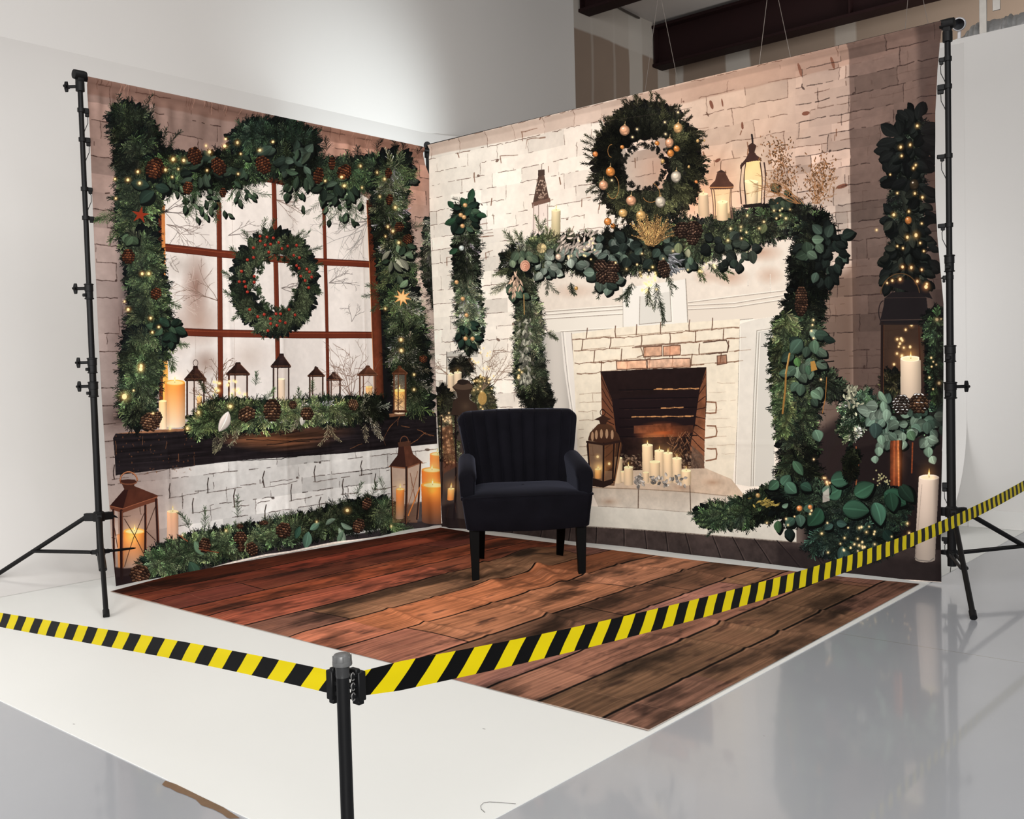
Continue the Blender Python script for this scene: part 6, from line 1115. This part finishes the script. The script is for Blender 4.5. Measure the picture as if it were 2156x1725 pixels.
def stand(base, ztop, segs, collars, knobdir, feet, hubz, lowz, label, leg_r=.013):
    x, y = float(base[0]), float(base[1]); e = empty('backdrop_stand', (x, y, 0), label=label, cat='stand', group='telescopic backdrop stands')
    zs = sorted(segs)
    for i, (z0, rr) in enumerate(segs):
        z1 = segs[i+1][0] if i+1 < len(segs) else ztop
        m = MB(); m.tube([(0, 0, z0-.04 if i else z0), (0, 0, z1)], rr, 18); m.build('pole', m_blk, e)
    for z, rr, kn in collars:
        m = MB(); m.lathe([(rr+.004, z-.045), (rr+.010, z-.042), (rr+.010, z-.038), (rr+.006, z-.036), (rr+.006, z+.0), (rr+.008, z+.002), (rr+.008, z+.036), (rr+.011, z+.038), (rr+.011, z+.043), (rr+.003, z+.045)], 22)
        m.bevbox(-.012, .012, -rr-.02, -rr, z-.03, z-.012, .003, 1)
        c = m.build('collar', m_plas, e)
        if kn:
            d = Vector(knobdir).normalized(); M = Matrix.Translation(d*(rr)+Vector((0, 0, z+.018))) @ rot_to(d)
            knob_mesh(M).build('knob', m_plas, c)
    # hub, leg joints, lower spider
    m = MB(); m.lathe([(.020, hubz-.028), (.032, hubz-.026), (.032, hubz+.022), (.024, hubz+.03)], 20)
    for fx_, fy_ in feet:
        q = math.atan2(fy_, fx_); M = Matrix.Rotation(q, 4, 'Z'); m.bevbox(.02, .085, -.016, .016, hubz-.024, hubz+.02, .004, 1, M=M)
    m.build('hub', m_plas, e)
    m = MB(); m.lathe([(.019, lowz-.02), (.026, lowz-.018), (.026, lowz+.018), (.019, lowz+.02)], 18)
    for fx_, fy_ in feet:
        M = Matrix.Rotation(math.atan2(fy_, fx_), 4, 'Z'); m.bevbox(.02, .055, -.011, .011, lowz-.012, lowz+.012, .003, 1, M=M)
    m.build('lower_collar', m_plas, e)
    for fx_, fy_ in feet:
        R_ = math.hypot(fx_, fy_); d = Vector((fx_/R_, fy_/R_, 0)); a = d*.075+Vector((0, 0, hubz)); f = Vector((fx_, fy_, .012))
        for k in range(200):
            g = a.lerp(f, k/199)
            if g.z <= cove_z(x+g.x, y+g.y)+.012: break
        f = g
        m = MB(); m.tube([a, f], leg_r, 14); lg = m.build('leg', m_blk, e)
        dd = (f-a).normalized(); m = MB(); m.tube([f-dd*.035, f+dd*.006], leg_r+.0035, 14); m.build('foot_cap', m_plas, lg)
        t = .56; p = a.lerp(f, t); s0 = d*.05+Vector((0, 0, lowz)); side = Vector((-d.y, d.x, 0))*.013
        m = MB(); m.tube([s0+side, p+side], .008, 10); m.tube([s0-side, p-side], .008, 10); m.tube([p+side*1.4, p-side*1.4], .005, 8); m.build('brace', m_blk, e)
    return e
CL = (0., -2.70); zpx = lambda v, b, u: float(at_x(u, v, b[0])[2]) if b is CL else float(at_y(u, v, 0.)[2])
zl = lambda v: float(at_x(200, v, 0.)[2])
def zl(v):
    # height on the left stand's axis at photo row v
    lo, hi = 0., 3.2
    for _ in range(40):
        mid = (lo+hi)/2; d = np.array([CL[0], CL[1], mid])-CAM; vv = 862.5-FPX*(d@CU)/(d@CF)
        if vv > v: lo = mid
        else: hi = mid
    return lo
CRT = (3.845, 0.0)
def zr(v):
    lo, hi = 0., 3.3
    for _ in range(40):
        mid = (lo+hi)/2; d = np.array([CRT[0], CRT[1], mid])-CAM; vv = 862.5-FPX*(d@CU)/(d@CF)
        if vv > v: lo = mid
        else: hi = mid
    return lo
kd = -CR.copy(); kd[2] = 0; kdir = tuple(kd)
rel = lambda P, B: (float(P[0]-B[0]), float(P[1]-B[1]))
ff = at_z(224, 1302); A0 = math.atan2(ff[1]-CL[1], ff[0]-CL[0]); R0 = math.hypot(ff[0]-CL[0], ff[1]-CL[1])
feetL = [(R0*math.cos(A0+k*2*math.pi/3), R0*math.sin(A0+k*2*math.pi/3)) for k in range(3)]
stand(CL, zl(172), [(zl(1178), .0185), (zl(770), .0165), (zl(614), .0140)], [(zl(820), .0185, True), (zl(770), .0175, True), (zl(614), .0155, True)], kdir, feetL, zl(1088), zl(1163), 'black telescopic tripod stand at the left end of the window backdrop')
ff = at_z(2050, 1307); A1 = math.atan2(ff[1]-CRT[1], ff[0]-CRT[0]); R1_ = math.hypot(ff[0]-CRT[0], ff[1]-CRT[1])
feetR = [(R1_*math.cos(A1+k*2*math.pi/3), R1_*math.sin(A1+k*2*math.pi/3)) for k in range(3)]
stand(CRT, zr(62), [(zr(1192), .0225), (zr(740), .0180), (zr(555), .0150)], [(zr(822), .0225, True), (zr(745), .0195, False), (zr(555), .0165, False)], tuple(-np.array(kdir)), feetR, zr(1078), zr(1165), 'black telescopic tripod stand at the right end of the fireplace backdrop')
CC = (-.035, .06)
stand(CC, 2.93, [(.12, .0185), (1.2, .0165), (1.9, .0140)], [(1.2, .0185, False), (1.9, .0165, False)], kdir, [(-.5, .5), (.62, .22), (-.28, -.62)], .45, .22, 'black tripod stand mostly hidden where the two backdrops meet')
# stand heads
def head(x, y, z, axis, label, kn):
    e = empty('crossbar_clamp', (x, y, z), label=label, cat='clamp', group='crossbar clamps on top of the stands')
    m = MB(); m.lathe([(.016, -.075), (.024, -.072), (.024, -.022), (.018, -.018)], 18); m.bevbox(-.019, .019, -.019, .019, -.024, .004, .005, 2); m.build('socket', m_plas, e)
    d = Vector(axis).normalized(); M = rot_to(d); m = MB(); m.lathe([(.014, -.035), (.0255, -.034), (.027, -.02), (.027, .02), (.0255, .034), (.014, .035)], 20, c=(0, 0, .018), M=M); m.build('cap', m_plas, e)
    if kn is not None:
        dk = Vector(kn).normalized(); knob_mesh(Matrix.Translation(dk*.016+Vector((0, 0, -.045))) @ rot_to(dk)).build('knob', m_plas, e)
head(CL[0], CL[1], zl(165), (0, 1, 0), 'black clamp with star knob on top of the left stand', kdir)
head(CRT[0], CRT[1], zr(58), (1, 0, 0), 'black clamp on top of the right stand beside the small camera', None)
head(CC[0], CC[1], 2.93, (1, -1, 0), 'small black clamp where the two backdrops meet', None)
m = MB(); m.tube([(0, CL[1]-.02, ZB-.004), (0, .03, ZB-.004)], .015, 14); m.build('crossbar', m_blk, label='horizontal black bar holding up the window backdrop', cat='crossbar')
m = MB(); m.tube([(.03, 0, ZB+.020), (CRT[0]+.02, 0, ZB+.020)], .015, 14); m.build('crossbar', m_blk, label='horizontal black bar holding up the fireplace backdrop', cat='crossbar')
# spring clips and elastic cords between cloth edge and stand
def clip(B, zf, v, edge, n, side, label, cord=True, big=False):
    z = zf(v); x, y = B; e = empty('backdrop_clip', (x, y, z), label=label, cat='clip', group='clips tying the cloth edges to the stands')
    d = Vector((edge[0]-x, edge[1]-y, 0)); L = d.length; d.normalize()
    m = MB(); m.lathe([(.015, -.012), (.020, -.011), (.020, .011), (.015, .012)], 16); m.build('ring', m_plas, e)
    M = Matrix.Rotation(math.atan2(d.y, d.x), 4, 'Z'); s = 1.35 if big else 1.
    m = MB(); m.bevbox(.015, min(L, .055*s), -.007*s, .007*s, -.012*s, .010*s, .003, 1, M=M); m.bevbox(.02, min(L, .04*s), -.005, .005, -.026*s, -.008, .003, 1, M=M); m.tube([d*.03, d*max(.04, L)+Vector((0, 0, -.004))], .004, 8); m.build('jaw', m_plas, e)
    if cord:
        pts = [d*.018]+[d*(.02+.016*math.sin(k*1.1))+Vector((0, 0, -.035*k)) for k in range(1, 6)]
        m = MB(); m.tube(pts, .0022, 6); m.build('elastic_cord', m_cord, e)
nth = ['topmost', 'second', 'third', 'lowest']
for i, (v, u, big) in enumerate(((232, 185, True), (294, 188, True), (398, 193, False), (459, 196, False))):
    ed = at_x(u, v, 0.); clip(CL, zl, v, (float(ed[0])+.01, float(ed[1])), i, 0, f'{nth[i]} black clip on the upper left stand beside the window backdrop', i < 3, big)
nth = ['topmost', 'second', 'third', 'fourth', 'fifth', 'sixth', 'lowest']
for i, (v, u, big) in enumerate(((124, 1978, False), (182, 1975, True), (328, 1974, False), (474, 1976, False), (584, 1986, False), (1022, 1985, True), (1136, 1984, False))):
    ed = at_y(u, v, 0.); clip(CRT, zr, v, (float(ed[0]), -.012), i, 0, f'{nth[i]} black clip on the right stand beside the fireplace backdrop', i != 4, big)

# ------------------------------------------------------------------ armchair
def armchair():
    V = material('black_velvet', (12, 11, 16), .85, spec=.06, noise=.5, nscale=9, sheen=.15)
    V.node_tree.nodes['Principled BSDF'].inputs['Sheen Tint'].default_value = (.30, .31, .42, 1); V.node_tree.nodes['Principled BSDF'].inputs['Sheen Roughness'].default_value = .35
    Wd = material('black_lacquered_wood', (4, 4, 4), .5, spec=.08)
    fl_, fr_ = at_z(1001, 1222), at_z(1227, 1217); mid = (fl_+fr_)/2; ang = math.radians(45.0); ax = np.array([math.cos(ang), math.sin(ang), 0]); ay = np.array([-math.sin(ang), math.cos(ang), 0])
    o = mid+ay*.27
    e = empty('armchair', (o[0], o[1], .008), ang, label='black velvet armchair with channelled back and dark tapered legs standing on the plank mat', cat='armchair')
    HW = .372
    # seat frame: slightly wider at the top, bowed lower edge
    n = 29; rows = []
    def ringpts(z, hw, yf, yb, r=.035, bow=0.):
        pts = []
        for cx, cy, a0 in ((hw-r, yb-r, 0), (-hw+r, yb-r, 90), (-hw+r, yf+r, 180), (hw-r, yf+r, 270)):
            for k in range(6): q = math.radians(a0+18*k); pts.append((cx+r*math.cos(q), cy+r*math.sin(q), z))
        out = []
        for i in range(len(pts)):
            p, q2 = pts[i], pts[(i+1) % len(pts)]
            for k in range(4):
                t = k/4; x = p[0]+(q2[0]-p[0])*t; y = p[1]+(q2[1]-p[1])*t; out.append((x, y, z+(bow*(1-(x/hw)**2) if y < yf+.06 else 0)))
        return out
    R_ = [ringpts(.30, .30, -.28, .20), ringpts(.292, .345, -.325, .26, bow=-.016), ringpts(.298, .350, -.332, .27, bow=-.016), ringpts(.36, .356, -.338, .275, bow=-.004), ringpts(.45, .368, -.346, .28), ringpts(.468, .370, -.348, .28, bow=.006), ringpts(.474, .364, -.342, .276, bow=.006), ringpts(.474, .2, -.2, .2)]
    m = MB(); m.grid(np.array(R_), closed_u=True); k0 = len(R_[0]); m.add(R_[0], [tuple(range(k0-1, -1, -1))]); m.build('seat_frame', V, e, smooth=50)
    # cushion
    R_ = []
    for t in np.linspace(0, 1, 12):
        q = t*math.pi/2; s = math.cos(q)**.55 if t < 1 else 0.02; z = .470+.034*math.sin(q)
        pts = ringpts(z, .352*max(s, .02), -.336*max(s, .02) , .27*max(s, .02), .05*max(s, .02))
        R_.append(pts)
    m = MB(); m.grid(np.array(R_), closed_u=True); m.build('seat_cushion', V, e, smooth=60)
    # piping along the front of the cushion
    p = ringpts(.474, .371, -.349, .28, bow=.006); m = MB(); pp = [q for q in p if q[1] < .1]; pp = sorted(pp, key=lambda q: math.atan2(q[0], -(q[1]-.3))); m.tube(pp, .0065, 8); m.build('piping', V, e)
    # channelled back: fan of upright flutes between seams, wings curling forward
    NU, NV = 161, 40; ch = 9; G = np.zeros((NV, NU, 3)); Bk = np.zeros((NV, NU, 3))
    for i in range(NV):
        t = i/(NV-1)
        for j in range(NU):
            u = -1+2*j/(NU-1); au = abs(u)
            wx = (.292+.075*t**.9); x = u*wx
            cv = .17*au**2.6*(1-.35*(1-t)); lean = .155*t+.02*t*t
            f = (u+1)/2*ch; fl2 = abs(math.sin(math.pi*f))**.45; body = .026*fl2*sm(np.array(t), -.2, .25)*(1 if au < .92 else .5)
            zt = .945-.006*au**2-(.035*((au-.86)/.14)**2 if au > .86 else 0); z = .44+(zt-.44)*t
            y = .215+lean-cv-body
            if t > .9: k = (t-.9)/.1; y += .055*(1-math.sqrt(max(0, 1-k*k))); z = z-.004*k
            G[i, j] = (x, y, z); th = .075-.02*t
            Bk[i, j] = (x*1.02, .215+lean-cv*.85+th, z-(.012*sm(np.array(t), .85, 1)))
    m = MB(); m.grid(G); m.grid(Bk); n1 = NV*NU
    top0 = (NV-1)*NU
    fs = [(top0+j, top0+j+1, n1+top0+j+1, n1+top0+j) for j in range(NU-1)]
    fs += [(i*NU, (i+1)*NU, n1+(i+1)*NU, n1+i*NU) for i in range(NV-1)]+[(i*NU+NU-1, n1+i*NU+NU-1, n1+(i+1)*NU+NU-1, (i+1)*NU+NU-1) for i in range(NV-1)]
    m.f += fs; bk = m.build('backrest', V, e, smooth=62)
    for k in range(1, ch):
        u = -1+2*k/ch; pts = []
        for i in range(1, NV-3): j = int(round((u+1)/2*(NU-1))); g = G[i, j]; pts.append((g[0], g[1]-.0015, g[2]))
        m = MB(); m.tube(pts, .0022, 6); m.build('seam', V, bk)
    # arms: rolled tops, rising towards the back
    for sgn in (-1, 1):
        rows = []
        for t in np.linspace(0, 1, 16):
            y = -.285+t*.50; zt = .640+.050*t-.02*(1-t)**6; w = .050; xi = .322+.012*(1-t)
            sec = []
            for q in np.linspace(0, math.pi, 13): sec.append((xi+.012-math.cos(q)*(-w)*1.0 if False else xi+w*math.cos(q)*(1.06 if q < 1.57 else 1.0), zt-.05+.05*math.sin(q)))
            prof = [(xi+w*.86, .455)]+[(xi+w*.98, .56)]+sec+[(xi-w*.9, .56), (xi-w*.8, .455)]
            sc_ = 1. if 0 < t < 1 else .9
            rows.append([(sgn*(xi+(px_-xi)*sc_), y, .455+(pz-.455)*(1 if sc_ == 1 else .985)) for px_, pz in prof])
        k = len(rows[0]); rows = [[(sgn*(.328)+(r0[0]-sgn*.328)*.72, r0[1]-.012, .47+(r0[2]-.47)*.94) for r0 in rows[0]]]+rows
        m = MB(); m.grid(np.array(rows)); m.add(rows[0], [tuple(range(k))]); m.add(rows[-1], [tuple(range(k))])
        m.build('armrest', V, e, smooth=55)
    # legs
    for sx_, y0, splay, yo in ((-1, -.27, 0., 0.), (1, -.27, 0., 0.), (-1, .20, .13, -.035), (1, .20, .13, -.035)):
        rows = []
        for t in np.linspace(0, 1, 8):
            z = .31*(1-t); h = .030-.010*t; xc = sx_*(.304+(.0 if y0 < 0 else -.055)); yc = y0+splay*t**1.6
            rows.append([(xc+h*a, yc+h*b, z) for a, b in ((-1, -.92), (-.92, -1), (.92, -1), (1, -.92), (1, .92), (.92, 1), (-.92, 1), (-1, .92))])
        m = MB(); m.grid(np.array(rows), closed_u=True); m.add(rows[-1], [tuple(range(8))]); m.build('leg', Wd, e, smooth=30)
    return e
armchair()

# ------------------------------------------------------------------ barrier post and hazard tapes
DP = 1.75
pt = at_d(720, 1380, DP); PX_, PY_ = float(pt[0]), float(pt[1]); ZTOP = float(pt[2])
def at_post(v):
    lo, hi = 0., 1.2
    for _ in range(40):
        mid = (lo+hi)/2; d = np.array([PX_, PY_, mid])-CAM; vv = 862.5-FPX*(d@CU)/(d@CF)
        if vv > v: lo = mid
        else: hi = mid
    return lo
e = empty('barrier_post', (PX_, PY_, 0), label='slim black barrier post with a grey cap holding the striped tapes', cat='barrier post')
m = MB(); m.tube([(0, 0, .02), (0, 0, at_post(1404))], .0118, 24); m.build('pole', material('post_black', (9, 9, 10), .45, spec=.25, noise=.25, nscale=60), e)
m = MB(); m.lathe([(.16, .003), (.165, .008), (.16, .014), (.05, .022), (.02, .03)], 40); m.build('base_plate', m_plas, e)
zc0, zc1 = at_post(1402), at_post(1376)
m = MB(); h = zc1-zc0; m.lathe([(.0125, zc0-.012), (.0118, zc0), (.0170, zc0+.001), (.0176, zc0+h*.12), (.0174, zc0+h*.36), (.0160, zc0+h*.40), (.0156, zc0+h*.80), (.0140, zc0+h*.93), (.010, zc0+h), (.0, zc0+h*1.02)], 32)
for k in range(8): M = Matrix.Rotation(k*math.pi/4+.2, 4, 'Z'); m.bevbox(.0150, .0170, -.0012, .0012, zc0+h*.38, zc0+h*.86, .0004, 1, M=M)
m.build('cap', material('grey_pvc', (84, 84, 83), .35, spec=.5), e, label='grey plastic cap')
m = MB(); m.lathe([(.0122, zc0-.020), (.0126, zc0-.018), (.0126, zc0-.002), (.0122, zc0)], 24); m.build('collar', material('collar_grey', (58, 58, 58), .25, metal=.4), e)
# tape paths first: they fix the bracket directions
def hazard():
    m = bpy.data.materials.new('hazard_tape'); m.use_nodes = True; nt = m.node_tree; b = nt.nodes['Principled BSDF']
    uv = nt.nodes.new('ShaderNodeUVMap'); uv.uv_map = 'UVMap'; sx = nt.nodes.new('ShaderNodeSeparateXYZ'); nt.links.new(uv.outputs[0], sx.inputs[0])
    sub = nt.nodes.new('ShaderNodeMath'); sub.operation = 'FRACT'; nt.links.new(sx.outputs['X'], sub.inputs[0])
    gt = nt.nodes.new('ShaderNodeMath'); gt.operation = 'GREATER_THAN'; gt.inputs[1].default_value = .5; nt.links.new(sub.outputs[0], gt.inputs[0])
    mx = nt.nodes.new('ShaderNodeMix'); mx.data_type = 'RGBA'; mx.inputs[6].default_value = (*lin((7, 7, 7)), 1); mx.inputs[7].default_value = (*lin((200, 180, 8)), 1)
    nt.links.new(gt.outputs[0], mx.inputs[0]); nt.links.new(mx.outputs[2], b.inputs['Base Color']); b.inputs['Roughness'].default_value = .5; b.inputs['Specular IOR Level'].default_value = .1
    wv = nt.nodes.new('ShaderNodeTexWave'); wv.inputs['Scale'].default_value = 260; wv.bands_direction = 'Z'; tc = nt.nodes.new('ShaderNodeTexCoord'); nt.links.new(tc.outputs['Object'], wv.inputs[0])
    bp = nt.nodes.new('ShaderNodeBump'); bp.inputs['Strength'].default_value = .15; bp.inputs['Distance'].default_value = .001; nt.links.new(wv.outputs['Fac'], bp.inputs['Height']); nt.links.new(bp.outputs[0], b.inputs['Normal'])
    return m
m_tape = hazard()
def tape(px, P0, P1, width, period, shear, phase, wfun, label, cross_up=1., flip=1):
    """px: photo centre line; the tape hangs in the vertical plane through P0-P1"""
    d = np.array([P1[0]-P0[0], P1[1]-P0[1], 0.]); d /= np.linalg.norm(d); nrm = np.array([-d[1], d[0], 0.])
    pts = []
    for u, v in px: r_ = ray(u, v); t = ((np.array([P0[0], P0[1], 0])-CAM)@nrm)/(r_@nrm); pts.append(CAM+r_*t)
    pts = np.array(pts); s = (pts[:, :2]-pts[0, :2])@d[:2]
    q = np.polyfit(s, pts[:, 2], 3); S = np.linspace(0, s[-1], 160)
    C_ = np.array([[pts[0, 0]+d[0]*t, pts[0, 1]+d[1]*t, np.polyval(q, t)] for t in S]); T = np.gradient(C_, axis=0); T /= np.linalg.norm(T, axis=1)[:, None]
    X = np.cross(nrm, T); X[X[:, 2] < 0] *= -1; L = np.concatenate([[0], np.cumsum(np.linalg.norm(np.diff(C_, axis=0), axis=1))])
    nv = 7; P = np.array([[C_[i]+X[i]*width*wfun(L[i])*(k/(nv-1)-.5)+nrm*.0005*math.sin(L[i]*9+k) for k in range(nv)] for i in range(len(S))])
    me = bpy.data.meshes.new('hazard_tape'); idx = np.arange(len(S)*nv).reshape(len(S), nv); F = np.stack([idx[:-1, :-1], idx[1:, :-1], idx[1:, 1:], idx[:-1, 1:]], -1).reshape(-1, 4)
    me.from_pydata(P.reshape(-1, 3).tolist(), [], F.tolist()); uvl = me.uv_layers.new(name='UVMap')
    per = np.vectorize(period)(L) if callable(period) else np.full(len(L), period); U = np.concatenate([[0], np.cumsum(np.diff(L)/((per[1:]+per[:-1])/2))])
    UV = np.stack([np.repeat(U[:, None], nv, 1)*flip-(np.vectorize(shear)(L)[:, None] if callable(shear) else shear)*np.linspace(-.5, .5, nv)[None]+phase, np.repeat(np.linspace(0, 1, nv)[None], len(S), 0)], -1).reshape(-1, 2)
    li = np.zeros(len(me.loops), np.int32); me.loops.foreach_get('vertex_index', li); uvl.data.foreach_set('uv', UV[li].astype(np.float32).ravel())
    me.shade_smooth(); o = bpy.data.objects.new('hazard_tape', me); COL.objects.link(o); me.materials.append(m_tape); props(o, label=label, cat='tape', group='hazard tapes on the barrier post')
    return C_, T, X
P0 = np.array([PX_, PY_, 0]); PR1 = at_d(2156, 1022, 5.2); PL1 = at_d(0, 1303, 2.85)
cr_, tr_, xr_ = tape([(756, 1448), (817, 1430), (905, 1410), (1027, 1383), (1180, 1349), (1322, 1317), (1436, 1289), (1536, 1263), (1670, 1226), (1804, 1186), (1921, 1137), (2004, 1101), (2080, 1063), (2156, 1021), (2230, 978)], P0, PR1, .055, lambda L: .113-.04*min(1, L/4.3), lambda L: .5-.75*min(1., L/4.2), .0, lambda L: .80+.2*min(1, L/.10), 'yellow and black striped tape running from the post across the mat to the right')
cl_, tl_, xl_ = tape([(701, 1439), (640, 1424), (560, 1405), (450, 1383), (330, 1362), (230, 1346), (100, 1323), (0, 1304), (-90, 1287)], P0, PL1, .042, .111, -.42, .30, lambda L: 1., 'yellow and black striped tape running from the post to the left edge', flip=1)
def bracket(c, t, x, sgn):
    q = math.atan2(c[0][1]-PY_, c[0][0]-PX_); z0, z1 = float(c[0][2])-.028, float(c[0][2])+.025
    M = Matrix.Rotation(q, 4, 'Z'); m = MB(); L = math.hypot(c[0][0]-PX_, c[0][1]-PY_)
    m.bevbox(L-.011, L+.006, -.013, .011, z0, z1, .0015, 1, M=M); m.bevbox(L-.014, L-.004, -.010, .010, z1-.004, z1+.006, .0012, 1, M=M); m.bevbox(L-.010, L+.003, -.010, .008, z0-.007, z0+.004, .0012, 1, M=M)
    for k in range(3):
        zz = z0+.012+k*.018; m.bevbox(.010, L-.008, -.008, .006, zz-.004, zz+.004, .0012, 1, M=M)
    b_ = m.build('bracket', m_plas, e)
    m = MB()
    for k in range(3):
        zz = z0+.012+k*.018; m.tube([M @ Vector((.0155+.004*math.cos(a), -.009, zz+.007*math.sin(a))) for a in np.linspace(.4, 5.6, 14)], .0011, 6)
    m.build('spring_loop', m_steel, b_)
bracket(cr_, tr_, xr_, 1); bracket(cl_, tl_, xl_, -1)

# ------------------------------------------------------------------ small things on the floor
pts = [at_z(u, v, .0045) for u, v in ((1021, 1711), (1013, 1704), (1012, 1697), (1018, 1691), (1030, 1689), (1050, 1690), (1086, 1693))]
m = MB(); m.tube(pts, .0006, 6); m.build('loose_thread', material('thread_dark', (70, 66, 64), .8), label='single dark loose thread lying on the white floor near the bottom edge', cat='thread')
sp_ = [(348, 1644), (372, 1652), (420, 1676), (470, 1700), (505, 1723), (484, 1724), (478, 1722), (468, 1714), (448, 1704), (424, 1696), (412, 1684), (390, 1674), (372, 1668), (358, 1660), (346, 1656), (341, 1652)]
m = MB(); m.add([at_z(u, v, .0012) for u, v in sp_], [tuple(range(len(sp_)))]); m.build('floor_bare_patch', material('bare_adhesive', (112, 86, 62), .8, noise=.25, nscale=40), smooth=0, kind='structure', label='brown bare strip where the grey paint has peeled')
